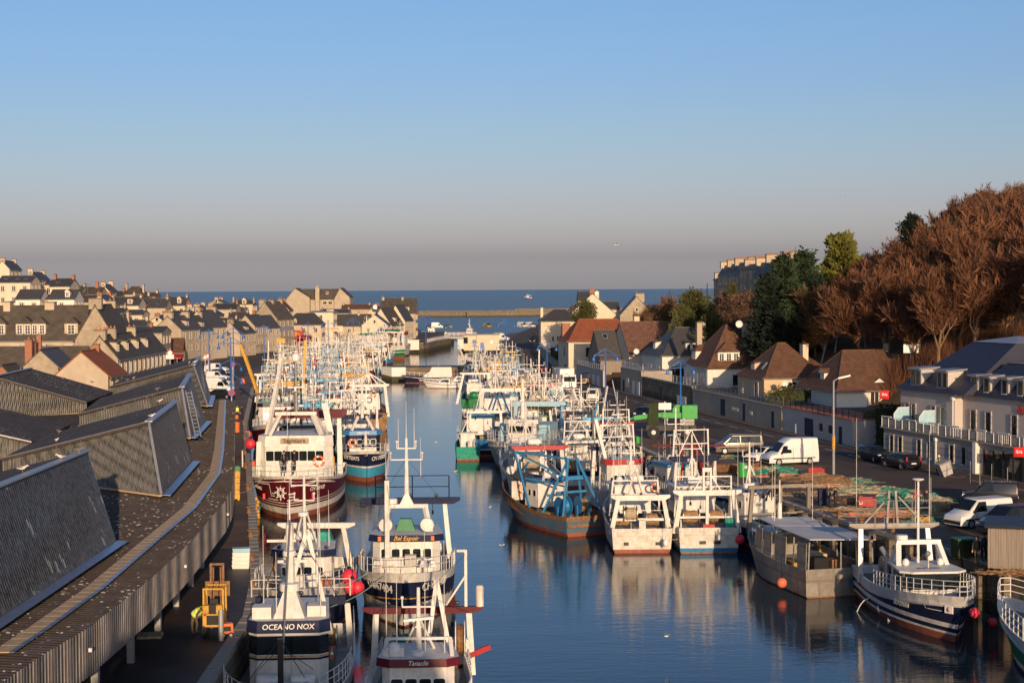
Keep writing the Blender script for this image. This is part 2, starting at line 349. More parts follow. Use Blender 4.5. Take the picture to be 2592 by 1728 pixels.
# setting
random.seed(7)
def struct(mb,name,mats,smooth=0):
 o=mb.build(name,mats,None,smooth); o['kind']='structure'; return o
QL=[(-12.4,30),(-13.0,60),(-13.6,82),(-15,93),(-21.2,129),(-34.3,204),(-45,275),(-51,340),(-50,400),(-44,460),(-33,500),(-28.5,507)]
QR=[(44,40),(36.5,72),(30.3,93.5),(23.4,116.6),(17,145),(12.5,175),(7.5,230),(2.8,300),(-1.5,346)]
JET=[(-1.0,346),(-26.5,347),(-29.0,350.5),(-26,355),(-1.0,356)]
QR2=[(-1.5,356),(-1.8,400),(-4,450),(-9,497),(-14.5,507),(-17,512),(-16,545),(-8,570),(6,640),(9,690)]
# water
mb=MB(); mb.face([(-400,-20,0),(400,-20,0),(400,610,0),(-400,610,0)]); struct(mb,'water','water')
mb=MB(); mb.face([(-40000,610,-.004),(40000,610,-.004),(40000,60000,-.004),(-40000,60000,-.004)]); mb.face([(-40000,-300,-.02),(-400,-300,-.02),(-400,610,-.02),(-40000,610,-.02)]); mb.face([(400,-300,-.02),(40000,-300,-.02),(40000,610,-.02),(400,610,-.02)]); struct(mb,'sea','sea')
# land: quays as solid blocks
def block(name,edge,back,z=3.0,top='quaytop',wall='quaywall'):
 mb=MB(); mb.prism(edge+back,-3,z,0,1); return struct(mb,name,[wall,top])
LB=[(-20.5,560),(-22,600),(-30,640),(-45,700),(-90,760),(-420,800),(-420,30)]
block('quay_left',QL+[(-27,512),(-25.2,530),(-21.5,554)],[(-24,575)]+LB[1:])
block('quay_right',QR+QR2,[(11,760),(60,800),(420,800),(420,40)])
mb=MB(); mb.prism(JET[::-1],-3,3.0,0,1); mb.prism([(-23.4,346.98),(-26.4,346.98),(-28.95,350.5),(-28.2,351.8),(-27.6,350.5),(-26.0,347.6),(-23.4,347.6)][::-1],2.9,3.04,2)
mb.face([(-26.5,346.96,1.0),(-23.4,346.85,1.0),(-23.4,346.85,3.0),(-26.5,346.96,3.0)],2); mb.face([(-29.03,350.45,1.4),(-26.52,346.95,1.0),(-26.52,346.95,3.0),(-29.03,350.45,3.0)],2)
struct(mb,'quay_jetty',['quaywall','pavement','paint'])
# coping stones along the quay edges
mb=MB()
for E,sgn in((QL,1),(QR,-1)):
 for a,b in zip(E,E[1:]):
  a,b=V(a),V(b); n=(b-a).length; k=max(1,int(n/1.6)); d=(b-a)/k; nr=V((d.y,-d.x)).normalized()*sgn
  for i in range(k):
   p=a+d*(i+.04); q=a+d*(i+.96); w=nr*-.55
   mb.slab([(*(p+w),3.06),(*(p+nr*.06),3.06),(*(q+nr*.06),3.06),(*(q+w),3.06)]if sgn>0 else[(*(q+w),3.06),(*(q+nr*.06),3.06),(*(p+nr*.06),3.06),(*(p+w),3.06)],.3)
struct(mb,'quay_coping','kerb')
# timber and concrete pile fenders against the near right quay wall
mb=MB()
for a,b in zip(QR[2:5],QR[3:6]):
 a,b=V(a),V(b); k=int((b-a).length/2.6)
 for i in range(k):p=a+(b-a)*(i+.5)/k; mb.box((p.x-.3,p.y-.1,-1),(.5,.55,3.8),.28)
struct(mb,'quay_piles','quaywall')
# right: road, pavements, markings
RD=[((46,60),(66,55)),((39,100),(53.6,104)),((28.2,150),(38.2,152)),((20.5,190),(29.5,192)),((13.2,240),(20.0,241.5)),((6.0,285),(13.0,287)),((1.5,320),(9.0,320)),((-.8,370),(6.4,386)),((-1.0,420),(6.1,420)),((-1.0,527),(7,520)),((4.0,640),(9.4,640)),((12,735),(18,735))]
def strip(name,pairs,z,m,h=.0):
 mb=MB()
 for(a,b),(c,d)in zip(pairs,pairs[1:]):
  if h:mb.slab([(*a,z),(*b,z),(*d,z),(*c,z)],h)
  else:mb.face([(*a,z),(*b,z),(*d,z),(*c,z)])
 return struct(mb,name,m)
strip('road_right',RD,3.006,'asphalt')
strip('pavement_right',[(r,(r[0]+2.1,r[1]+.3))for l,r in RD[:6]],3.13,'pavement',.13)
mb=MB()
for(a,b),(c,d)in zip(RD[:6],RD[1:]):
 A,Bv=V(b),V(d); u=(Bv-A); n=int(u.length/5.5); u=u/n; w=V((u.y,-u.x)).normalized()
 for i in range(n):
  p=A+u*i-w*2.2; q=p+u*.55; e=w*.06
  mb.face([(*(p-e),3.011),(*(p+e),3.011),(*(q+e),3.011),(*(q-e),3.011)])
  p=A+u*i-w*2.2; q=p+w*1.1; e=u.normalized()*.05
  mb.face([(*(p-e),3.011),(*(q-e),3.011),(*(q+e),3.011),(*(p+e),3.011)])
struct(mb,'road_marking','paint')
mb=MB()
for x,y,a,b,r in((33,158,1.2,5,.2),(27,176,.8,7,.2),(31,168,1.6,1.6,0),(24.5,195,1.0,4,.2),(20,222,.7,9,.2),(36,148,2.2,2,.3),(41,128,1.0,5,.3),(14.5,250,1.2,6,.2),(38,137,.5,.5,0),(26.5,186,.45,.45,0)):
 c,s_=cos(r),sin(r); mb.face([(x+u*a*c-v*b*s_*1,y+u*a*s_+v*b*c,3.0095)for u,v in((-1,-1),(1,-1),(1,1),(-1,1))])
struct(mb,'road_patches','tarpatch')
# left: street behind the market and along the far quay
LRD=[((-62,215),(-40,220)),((-70,280),(-51,285)),((-74,340),(-57,345)),((-72,400),(-56,402)),((-62,460),(-49,458)),((-48,505),(-38,500)),((-38,560),(-30,555)),((-34,640),(-27,640))]
strip('road_left',LRD,3.006,'asphalt')
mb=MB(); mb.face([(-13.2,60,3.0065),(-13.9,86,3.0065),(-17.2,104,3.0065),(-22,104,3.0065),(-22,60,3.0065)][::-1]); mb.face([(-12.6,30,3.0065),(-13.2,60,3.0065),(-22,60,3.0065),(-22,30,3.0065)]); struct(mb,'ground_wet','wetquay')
# hills
def hill(name,x0,x1,y0,y1,n,m,fn,mat):
 mb=MB(); vs=[]; fs=[]
 for j in range(m+1):
  for i in range(n+1):
   x=x0+(x1-x0)*i/n; y=y0+(y1-y0)*j/m; vs.append((x,y,fn(x,y)))
 for j in range(m):
  for i in range(n):
   a=j*(n+1)+i; fs.append((a,a+1,a+n+2,a+n+1))
 mb.add(vs,fs); return struct(mb,name,mat,80)
def sm(a,b,x):
 t=max(0,min(1,(x-a)/(b-a))); return t*t*(3-2*t)
SIL=[(1500,790),(1650,760),(1790,752),(1850,748),(2000,742),(2080,690),(2120,668),(2176,640),(2265,604),(2335,580),(2366,543),(2412,506),(2466,465),(2592,447),(3200,420)]
def sil(px):
 for(a,ya),(b,yb)in zip(SIL,SIL[1:]):
  if px<=b:return ya+(yb-ya)*max(0,px-a)/(b-a)
 return SIL[-1][1]
def ztop(x,y):return CZ+(731-sil(1296+x/y*4000)-(x/y)*6)/4000*y
def wallx(y):
 P=[(60,66),(104,54),(167,36.6),(257,19.4),(294,12.5),(320,10.2),(420,7.4),(640,10.4),(800,22)]
 for(a,xa),(b,xb)in zip(P,P[1:]):
  if y<=b:return xa+(xb-xa)*max(0,y-a)/(b-a)
 return 30
def zr(x,y):
 u=x-wallx(y)
 if u<-2:return -2.5
 if y<160 and u<19:return 2.9
 z=2.9 if u<1.6 else 5.0
 if y>300:z=3.2+2.5*sm(0,8,u)
 w=sm(12,72,u)if y>165 else sm(19,72,u)
 z+=4.5*sm(13,22,u)*sm(160,175,y)+17*w*(1-.9*sm(540,760,y))
 z+=8*sm(36,46,x)*sm(268,300,y)*(1-sm(430,520,y))
 z+=noise.noise((x*.03,y*.03,0))*1.2*sm(20,40,u)
 return max(min(z,ztop(x,y)-7 if x>60 or y>300 and x<40 else ztop(x,y)-2),3.0)if y>100 and u>1 else z
hill('hill_right',4,330,100,760,163,165,zr,'earth')
def zl(x,y):
 return 2.85+17*sm(-78,-190,x)*sm(190,330,y)*(1-.8*sm(425,520,y))+6*sm(-85,-110,x)*sm(430,520,y)*0+3.0*sm(-72,-100,x)*sm(330,400,y)
hill('hill_left',-420,-58,150,760,60,60,zl,'hillgreen')
# bluff the photograph was taken from: its shadow lies over the near water and quay
random.seed(3)
def zb(x,y):
 t=sm(-7.5,-4.5,x)*(1-sm(9,14,x))
 return -1+(19.3+noise.noise((x*.5,y*.4,2))*1.0)*t*sm(-.5,-2.2,y)*sm(-60,-40,y)+14.0*sm(12,16,x)*sm(-2,-5,y)*(1-sm(30,34,x))
hill('hill_viewpoint',-22,60,-62,0,82,62,zb,'hillgreen')
# outer mole
mb=MB()
def wallrun(mb,pts,w,z0,z1,k=0):
 for a,b in zip(pts,pts[1:]):mb.beam((*a,(z0+z1)/2),(*b,(z0+z1)/2),w,z1-z0,k)
p=[W(950,803,0),W(1180,802,0),W(1420,800,0),W(1620,798,0)]
for a,b in zip(p,p[1:]):
 a,b=a.xy,b.xy; wallrun(mb,[a,b],7,-2,3.6)
a,b=W(1305,800,0).xy,W(1620,798,0).xy; wallrun(mb,[a+V((0,2)),b+V((0,2))],2.5,3.6,5.6); a=W(950,803,0).xy; wallrun(mb,[a+V((0,3)),b+V((0,3))],.8,3.6,4.5)
struct(mb,'ground_mole','quaywall')
# fish market
random.seed(11)
def market():
 T=thing('market_hall','long low fish market hall with grey corrugated saw-tooth roof along the left quay','building',(-24,100,3))
 o=V((-24,100,3)); Lc=lambda p:tuple(V(p)-o)
 EV=[(32,1708),(120,1650),(216,1594),(300,1530),(379,1467),(460,1394),(505,1346),(541,1302),(569,1270),(587,1237),(592,1190),(592,1140),(594,1078),(595,1015)]
 E=[W(x,y,7.5)for x,y in EV]; E=[V((E[0].x-.1,30,7.5))]+E
 GU=[W(x,y,7.72)for x,y in[(0,1653),(97,1588),(233,1491),(379,1367),(476,1286),(541,1199),(552,1140),(562,1012)]]
 mb=MB(); far=E[-1]; inn=[V((e.x-9-max(0,e.y-110)*.05,e.y+.2*(e.y>150),8.0))for e in E]
 for i in range(len(E)-1):
  a,b,c,d=E[i],E[i+1],inn[i+1],inn[i]
  mb.slab([Lc(a),Lc(b),Lc(c),Lc(d)],.12); n=int((b-a).length/.34)
  for j in range(n):
   p,q,r,t=a.lerp(b,(j+.1)/n),a.lerp(b,(j+.55)/n),d.lerp(c,(j+.55)/n),d.lerp(c,(j+.1)/n); z=V((0,0,.03)); m0,m1=(p+q)/2+z,(r+t)/2+z; mb.face([Lc(p),Lc(m0),Lc(m1),Lc(t)]); mb.face([Lc(m0),Lc(q),Lc(r),Lc(m1)])
  mb.slab([Lc(d),Lc(c),Lc((c.x-24,c.y,8.3)),Lc((d.x-24,d.y,8.3))],.12)
 mb.build('roof','marketroof',T)
 mb=MB()
 for a,b in zip(GU,GU[1:]):
  u=(b-a).normalized(); w=V((-u.y,u.x,0))*.3; z=V((0,0,.06)); n=max(1,int((b-a).length/.9))
  for i in range(n):
   p=a+(b-a)*(i/n); q=a+(b-a)*((i+.96)/n); mb.k=0
   mb.slab([Lc(p+w+z),Lc(p-w+z),Lc(q-w+z),Lc(q+w+z)],.04)
   mb.k=1; mb.slab([Lc(p-w+z*.9),Lc(p-w*1.55+z*.9),Lc(q-w*1.55+z*.9),Lc(q-w+z*.9)],.03)
 mb.build('roof_walkway',['gutter','flash'],T)
 mb=MB()
 for a,b in zip(E,E[1:]):
  n=max(1,int((b-a).length/.33))
  for i in range(n):
   p=a+(b-a)*i/n; q=a+(b-a)*(i+1)/n; w=V((.03,0,0)); m=(p+q)/2
   zz=V((0,0,-1.8)); z1=V((0,0,.03))
   for r,s in((p,p*.8+q*.2+w),(p*.8+q*.2+w,p*.45+q*.55+w),(p*.45+q*.55+w,p*.25+q*.75),(p*.25+q*.75,q)):
    mb.face([Lc(r+zz),Lc(s+zz),Lc(s+z1),Lc(r+z1)])
 mb.build('fascia','marketfascia',T)
 wl=MB()
 for i,(a,b)in enumerate(zip(E,E[1:])):
  p=(a+b)/2; mb=MB(); mb.box(Lc((p.x-1.7,p.y,3)),(.3,.3,4.4)); mb.build('column','galv',T)
  wl.slab([Lc((a.x-3.2,a.y,3)),Lc((b.x-3.2,b.y,3)),Lc((b.x-3.2,b.y,7.6)),Lc((a.x-3.2,a.y,7.6))],.2)
  d=b-a; k=int(d.length/5)
  for j in range(k):
   q=a+d*(j+.5)/k; u=d.normalized(); n=V((u.y,-u.x,0))*.04; q=V((q.x-3.2,q.y,3))+n
   dr=MB(); dr.slab([Lc(q-u*1.2),Lc(q+u*1.2),Lc(q+u*1.2+V((0,0,3))),Lc(q-u*1.2+V((0,0,3)))][::-1],.02); dr.build('door','lampblue',T)
 wl.build('wall','hotelbase',T)
 def shed(bn,bf,tn,tf,low,lowz,rib=True,flash_w=.55):
  """bn/bf near and far base of the glazed-side face, tn/tf near and far top, low = how far the roof runs inland and its level there"""
  bn,bf,tn,tf=map(V,(bn,bf,tn,tf)); ln=V((tn.x+low[0],tn.y+low[1],lowz)); lf=V((tf.x+low[0],tf.y+low[1],lowz))
  f=MB(); nn=(bf-bn).cross(tn-bn).normalized()*(1 if low[0]<0 else -1); f.slab([Lc(bn),Lc(bf),Lc(tf),Lc(tn)]if(low[0]<0)else[Lc(bf),Lc(bn),Lc(tn),Lc(tf)],.15); n=int((bf-bn).length/.26)
  for i in range(n):
   P_=[bn.lerp(bf,(i+t)/n)for t in(.08,.26,.54,.72)]; Q_=[tn.lerp(tf,(i+t)/n)for t in(.08,.26,.54,.72)]; o1=nn*.022
   P_[1]+=o1; P_[2]+=o1; Q_[1]+=o1; Q_[2]+=o1
   for j in range(3):v4=[P_[j],P_[j+1],Q_[j+1],Q_[j]]; f.face([Lc(v)for v in(v4 if low[0]<0 else v4[::-1])])
  S=f.build('shed_face','marketrib',T)
  g=MB(); base=V((ln.x,ln.y,8.0)); seg=26
  vs=[bn,base,ln,tn]; g.face([Lc(v)for v in(vs if low[0]>0 else vs[::-1])]); n=int((base-bn).length/.42)
  for i in range(n):
   t0=(i+.5)/n; p,q=bn.lerp(base,t0),tn.lerp(ln,t0); g.beam(Lc(p+V((0,-.05,0))),Lc(q+V((0,-.05,0))),.06,.12)
  g.build('shed_wall','marketwall',T)
  r=MB(); up=V((0,0,.1)); y0=V((0,-.35,0));
  v4=[tn+up+y0,tf+up,lf+up,ln+up+y0]; r.slab([Lc(v)for v in(v4 if low[0]<0 else v4[::-1])],.14)
  far_=[V((lf.x,lf.y,8)),bf,tf,lf]; r.face([Lc(v)for v in far_])
  r.build('shed_roof','marketroof',T)
  e=MB(); z=V((0,0,.14))
  for a,b,w in((tn,tf,.45),(tn+y0,ln+y0,.22),(bn,tn,.16)):
   e.beam(Lc(a+z),Lc(b+z),w,.07)
  e.k=1
  u=(bf-bn).normalized(); n=V((u.y,-u.x,0))*(flash_w if low[0]<0 else -flash_w); e.slab([Lc(bn+n*.1+V((0,0,.1))),Lc(bn+n+V((0,0,.06))),Lc(bf+n+V((0,0,.06))),Lc(bf+n*.1+V((0,0,.1)))]if low[0]<0 else[Lc(bf),Lc(bf+n),Lc(bn+n),Lc(bn)],.03)
  e.k=2; e.beam(Lc(bn+V((0,-.12,.06))),Lc(base+V((0,-.12,.06))),.2,.1)
  e.build('shed_trim',['zinc','flash','gutter'],T)
 P=W
 def sh(b0,b1,t0,t1,lw,zt=12.0,lz=9.0):
  shed(W(*b0,7.96),W(*b1,7.96),W(*t0,zt),W(*t1,zt),lw,lz)
 a0=W(295,1372,7.96); t1=W(222,1145,12.0)
 shed((a0.x+.25,36,7.9),a0,(t1.x+.6,36,12),t1,(-11.5,8),9)
 sh((408,1256),(487,1169),(376,1072),(446,1018),(-11.5,8))
 sh((481,1110),(522,1067),(460,983),(481,948),(-11.5,11))
 sh((525,1029),(533,1002),(489,926),(506,904),(-12,12))
 for hx,hn,hf,lx,ln,lf in((-48.6,148,164,6.5,14,14),(-46,112,127,11,9,9),(-42,78,94,11,9,9)):
  shed((hx-1.5,hn,7.96),(hx-2.6,hf,7.96),(hx,hn,12),(hx-1.4,hf,12),(lx,ln-6),9)
 mb=MB(); p,q=W(495,1105,8.4),W(470,990,11.9); d=V((.42,.12,0))
 mb.bar(Lc(p),Lc(q),.05); mb.bar(Lc(p+d),Lc(q+d),.05)
 for i in range(12):r=p.lerp(q,(i+.5)/12); mb.bar(Lc(r),Lc(r+d),.035)
 mb.build('roof_ladder','zinc',T)
 for i in(3,6,9):p=E[i]; mb=MB(); mb.box(Lc((p.x+.18,p.y,6.7)),(.12,.12,.14)); mb.build('wall_lamp','white',T)
market()
# houses: builder
random.seed(21)
WCACHE={}
def child(me,name,parent,loc=(0,0,0),rz=0.0):
 o=bpy.data.objects.new(name,me); COL.objects.link(o); o.parent=parent; o.location=loc; o.rotation_euler=(0,0,rz); return o
def window_mesh(w,h,st):
 k=(round(w,2),round(h,2),st)
 if k in WCACHE:return WCACHE[k]
 mb=MB(); fr=.09 if w>.7 else .07
 sur,frame,glass=0,1,2
 if 's' in st:
  for x0,x1,z0,z1,y in((-w/2-.14,-w/2,-.02,h+.14,.1),(w/2,w/2+.14,-.02,h+.14,.1),(-w/2,w/2,h,h+.14,.1)):
   mb.box(((x0+x1)/2,-y/2,z0),(x1-x0,y,z1-z0),0,sur)
  mb.box((0,-.1,-.12),(w+.36,.2,.1),0,sur)
 else:
  mb.box((0,-.06,-.08),(w+.16,.12,.07),0,sur)
 for x0,x1,z0,z1 in((-w/2,-w/2+fr,0,h),(w/2-fr,w/2,0,h),(-w/2+fr,w/2-fr,0,fr),(-w/2+fr,w/2-fr,h-fr,h)):
  mb.box(((x0+x1)/2,-.025,z0),(x1-x0,.05,z1-z0),0,frame)
 n=2 if w>.75 else 1
 if w>1.7:n=3
 if 'd' in st:n=2
 for i in range(1,n):mb.box((-w/2+w*i/n,-.022,fr),(.07,.044,h-2*fr),0,frame)
 if 'b' in st:
  for zz in(.36,.68):mb.box((0,-.018,h*zz),(w-2*fr,.03,.035),0,frame)
 mb.box((0,-.008,fr*.6),(w-fr,.012,h-fr*1.2),0,glass)
 if 'h' in st:
  for s in(-1,1):mb.box((s*(w/2+w*.25+.16),-.03,0),(w*.48,.05,h),0,3)
 mats=[{'w':'wallwhite','g':'hotelbase'}.get(st[0],'stonewall' if st[0]=='t' else 'render'),'black' if 'k' in st else 'whiteclean','glass','#d8d4c8']
 WCACHE[k]=mb.mesh('window',mats); return WCACHE[k]
def dormer_mesh(w,h,dp,roof,wallm,roofm):
 mb=MB(); mb.box((0,dp/2,0),(w,dp,h),0,0)
 if roof=='flat':mb.slab([(-w/2-.2,-.3,h+.1),(w/2+.2,-.3,h+.1),(w/2+.2,dp,h+.28),(-w/2-.2,dp,h+.28)],.14,1)
 else:
  r=w*.42; e=.18; q=.3 if roof=='gable' else w*.45
  A,B,Cc,Dd=(-w/2-e,-.25,h-.05),(w/2+e,-.25,h-.05),(w/2+e,dp,h-.05),(-w/2-e,dp,h-.05)
  R0,R1=(0,-.25 if roof=='gable' else q-.25,h+r),(0,dp+.8,h+r)
  mb.add([A,B,Cc,Dd,R0,R1],[(1,2,5,4),(3,0,4,5)],1); mb.add([A,B,R0],[(0,1,2)],0 if roof=='gable' else 1)
  mb.add([A,B,Cc,Dd],[(3,2,1,0)],1)
 return mb.mesh('dormer',[wallm,roofm])
def chimney_mesh(w,d,h,m,pots):
 mb=MB(); mb.box((0,0,0),(w,d,h),0,0); mb.box((0,0,h),(w+.14,d+.14,.14),0,1)
 for i in range(pots):
  t=(i+.5)/pots-.5; x,y=(t*w,0)if w>=d else(0,t*d)
  mb.lathe((x,y,h+.14),[(.11,0),(.095,.26),(.12,.28),(.12,.32)],7,2)
 return mb.mesh('chimney',[m,'quaywall','terracotta'])
def house(name,label,loc,rz,w,d,hE,hR,wall='cream',roof='slate',kind='gable',axis='x',wins=(),dorm=(),chim=(),cat='house',over=.25,flare=0,ridge=.5,group=None,skyl=(),base=0,extra=None):
 """w along local x, d along local y, front = -y; axis = direction of the ridge; wins (side, u, z, w, h, style); dorm (side, u, z, w, h, roof, n); chim (u, v, w, d, top above ridge, material, pots)"""
 T=thing(name,label,cat,loc,rz,group)
 X,Y=w/2,d/2; mb=MB()
 mb.box((0,0,-base),(w,d,hE+base))
 A,B=(X,Y)if axis=='x' else(Y,X)
 def ax(a,b,z):return(a,b,z)if axis=='x' else(-b,a,z)
 if kind=='gable':
  for s in(-1,1):mb.face([ax(s*A,-s*B,hE),ax(s*A,s*B,hE),ax(s*A,0,hE+hR)])
 if kind=='flat':mb.box((0,0,hE),(w+.2,d+.2,.25))
 mb.build('wall',wall,T)
 rf=MB(); o=over; slope=hR/B
 if kind=='gable':
  for s in(-1,1):
   pts=[ax(-A-.15,s*(B+o),hE-slope*o+.06),ax(A+.15,s*(B+o),hE-slope*o+.06),ax(A+.15,0,hE+hR+.06),ax(-A-.15,0,hE+hR+.06)]
   rf.slab(pts if s<0 else pts[::-1],.12)
  rf.beam(ax(-A-.16,0,hE+hR+.08),ax(A+.16,0,hE+hR+.08),.22,.12)
 elif kind in('hip','mansard'):
  rl=A*ridge; rings=[(A+o,B+o,hE-(.12 if flare else .1))]
  if flare:rings.append((A+o-.75,B+o-.75,hE+.42))
  rings.append((rl,.03 if kind=='hip' else B*.55,hE+hR))
  vs=[ax(sa*a,sb*b,z)for a,b,z in rings for sa,sb in((-1,-1),(1,-1),(1,1),(-1,1))]; n=len(rings); fs=[]
  for j in range(n-1):
   for i in range(4):fs.append((j*4+i,j*4+(i+1)%4,j*4+4+(i+1)%4,j*4+4+i))
  fs.append((0,3,2,1)); fs.append((4*n-4,4*n-3,4*n-2,4*n-1)); rf.add(vs,fs)
  if kind=='hip':
   rf.beam(ax(-rl,0,hE+hR),ax(rl,0,hE+hR),.2,.16)
   for sa in(-1,1):
    for sb in(-1,1):rf.bar(ax(sa*rl,0,hE+hR),ax(sa*rings[-2][0],sb*rings[-2][1],rings[-2][2]),.09,n=4)
 R=rf.build('roof',roof,T)if rf.v else None
 if kind!='flat':
  c=ax(A*.97,-B-.06,0)
  for s in(-1,1):g=MB(); g.bar(ax(-A-o,s*(B+o+.05),hE-slope*o*(kind=='gable')-.06),ax(A+o,s*(B+o+.05),hE-slope*o*(kind=='gable')-.06),.065,n=5); g.build('gutter','zinc',T)
  g=MB(); g.bar(c,(c[0],c[1],hE-.1),.05,n=5); g.build('downpipe','zinc',T)
 def side(s,u):return{'f':((u*w,-Y-.004),0),'b':((u*w,Y+.004),pi),'r':((X+.004,u*d),pi/2),'l':((-X-.004,u*d),-pi/2)}[s]
 for s,u,z,ww,hh,st in wins:
  (x,y),r=side(s,u); child(window_mesh(ww,hh,st),'door' if 'D' in st else 'window',T,(x,y,z),r)
 for s,u,z,ww,hh,rk,nw in dorm:
  (x,y),r=side(s,u); depth=2.2; inset=.35+z*(B/max(hR,.1))*(1 if(s in 'fb')==(axis=='x')else(1-ridge)*A/B if kind=='hip' else 1)
  n=V((sin(r),-cos(r))); me=dormer_mesh(ww,hh,depth,rk,wall if wall!='stonewall' else 'render',roof)
  dm=child(me,'dormer',T,(x-n.x*inset,y-n.y*inset,hE+z),r)
  for i in range(nw):
   cw=ww/nw*.72; child(window_mesh(min(cw,1.1),hh*.72,'wb'),'window',dm,(-ww/2+ww*(i+.5)/nw,-.006,hh*.16))
 for u,v,cw,cdp,ct,m,pots in chim:
  zt=hE+hR+ct; z0=max(hE+hR*(1-abs(v if axis=='x' else u)*2)-.6,hE-.3)if kind=='gable' else hE+.2
  child(chimney_mesh(cw,cdp,zt-z0,m,pots),'chimney',T,(u*w,v*d,z0))
 for s,u,f in skyl:
  r={'f':0,'b':pi,'r':pi/2,'l':-pi/2}[s]; half={'f':B,'b':B,'r':A,'l':A}[s]if axis=='x' else{'f':A,'b':A,'r':B,'l':B}[s]
  run=half*(1-(ridge if kind=='hip' and((s in 'rl')==(axis=='x'))else 0)); a=atan2(hR,run); m2=MB()
  m2.box((0,0,.03),(.9,1.15,.07),0,0); m2.box((0,0,.1),(.72,.95,.012),0,1)
  n=V((sin(r),-cos(r))); p=n*(half-run*f); uu=V((cos(r),sin(r)))*u*(w if s in 'fb' else d)
  ob=m2.build('skylight',['zinc','glass'],T); ob.location=(p.x+uu.x,p.y+uu.y,hE+hR*f+.12); ob.rotation_euler=(a,0,r)
 if extra:extra(T)
 return T
def grid(s,cols,rows,z0,dz,w,h,st='rs',jit=0):
 return[(s,(i+.5)/cols-.5,z0+j*dz,w,h,st)for j in range(rows)for i in range(cols)]
# placing by what the photograph shows: px of the middle, depth, ridge row, eave row
def hz(px,Yd,yrow):return D(px,yrow,Yd).z
def town(px,Yd,wpx,yr,ye,rz,wall,roof,label,kind='gable',dp=8.0,axis='x',z0=None,rows=2,cols=3,gw=1,chim=None,dorm=(),skyl=(),name='house',cat='house',st='rs',**kw):
 """wpx = width in the picture of the side turned to the camera"""
 p=D(px,800,Yd); x=p.x; zb_=(max(zl(x,Yd),3.0)-.4)if z0 is None else z0
 zr_,ze=hz(px,Yd,yr),hz(px,Yd,ye); wm=wpx*Yd/4000
 front=abs(rz)<.9
 w_,d_=(wm,dp)if front else(dp,wm); hE=ze-zb_; hR=zr_-ze
 sidec='f' if front else('l' if rz>0 else 'r')
 sides='f' if not front else 'r'
 wn=[]
 sh=min(2.9,hE/max(rows,1));
 top=hE-2.35
 if cols:wn+=[(sidec,u,top-j*2.85,1.0,1.45,q)for(_,u,_,_,_,q)in grid(sidec,cols,1,0,1,1,1,st)for j in range(rows)]
 lenS=d_ if front else w_; cs=max(1,int(lenS/2.6))
 wn+=[(sides,(i+.5)/cs-.5,top-j*2.85,.95,1.5,st)for i in range(cs)for j in range(max(rows,2))if top-j*2.85>.3]
 if gw and kind=='gable' and((sidec in 'rl')==(axis=='x')):wn.append((sidec,0,hE+hR*.15,.75,1.0,st))
 if chim is None:
  e=.46 if axis=='x' else 0; f_=0 if axis=='x' else .46; k=random.choice(['stonewall','brick','render','render','stonewall']); c2=(.5,1.2)if axis=='x' else(1.2,.5)
  chim=[(-e,-f_,*c2,random.uniform(.4,.9),k,random.randint(0,3)),(e,f_,*c2,random.uniform(.4,.9),k,random.randint(0,3))]
 if axis=='y' and front or axis=='x' and not front:cen=V((x,Yd+(d_ if front else w_)/2))
 else:cen=V((x,Yd+(d_ if front else w_)/2))
 return house(name,label,(cen.x,cen.y,zb_),rz,w_,d_,hE,hR,wall,roof,kind,axis,wn,dorm,chim,cat,skyl=skyl,base=1.5,**kw)
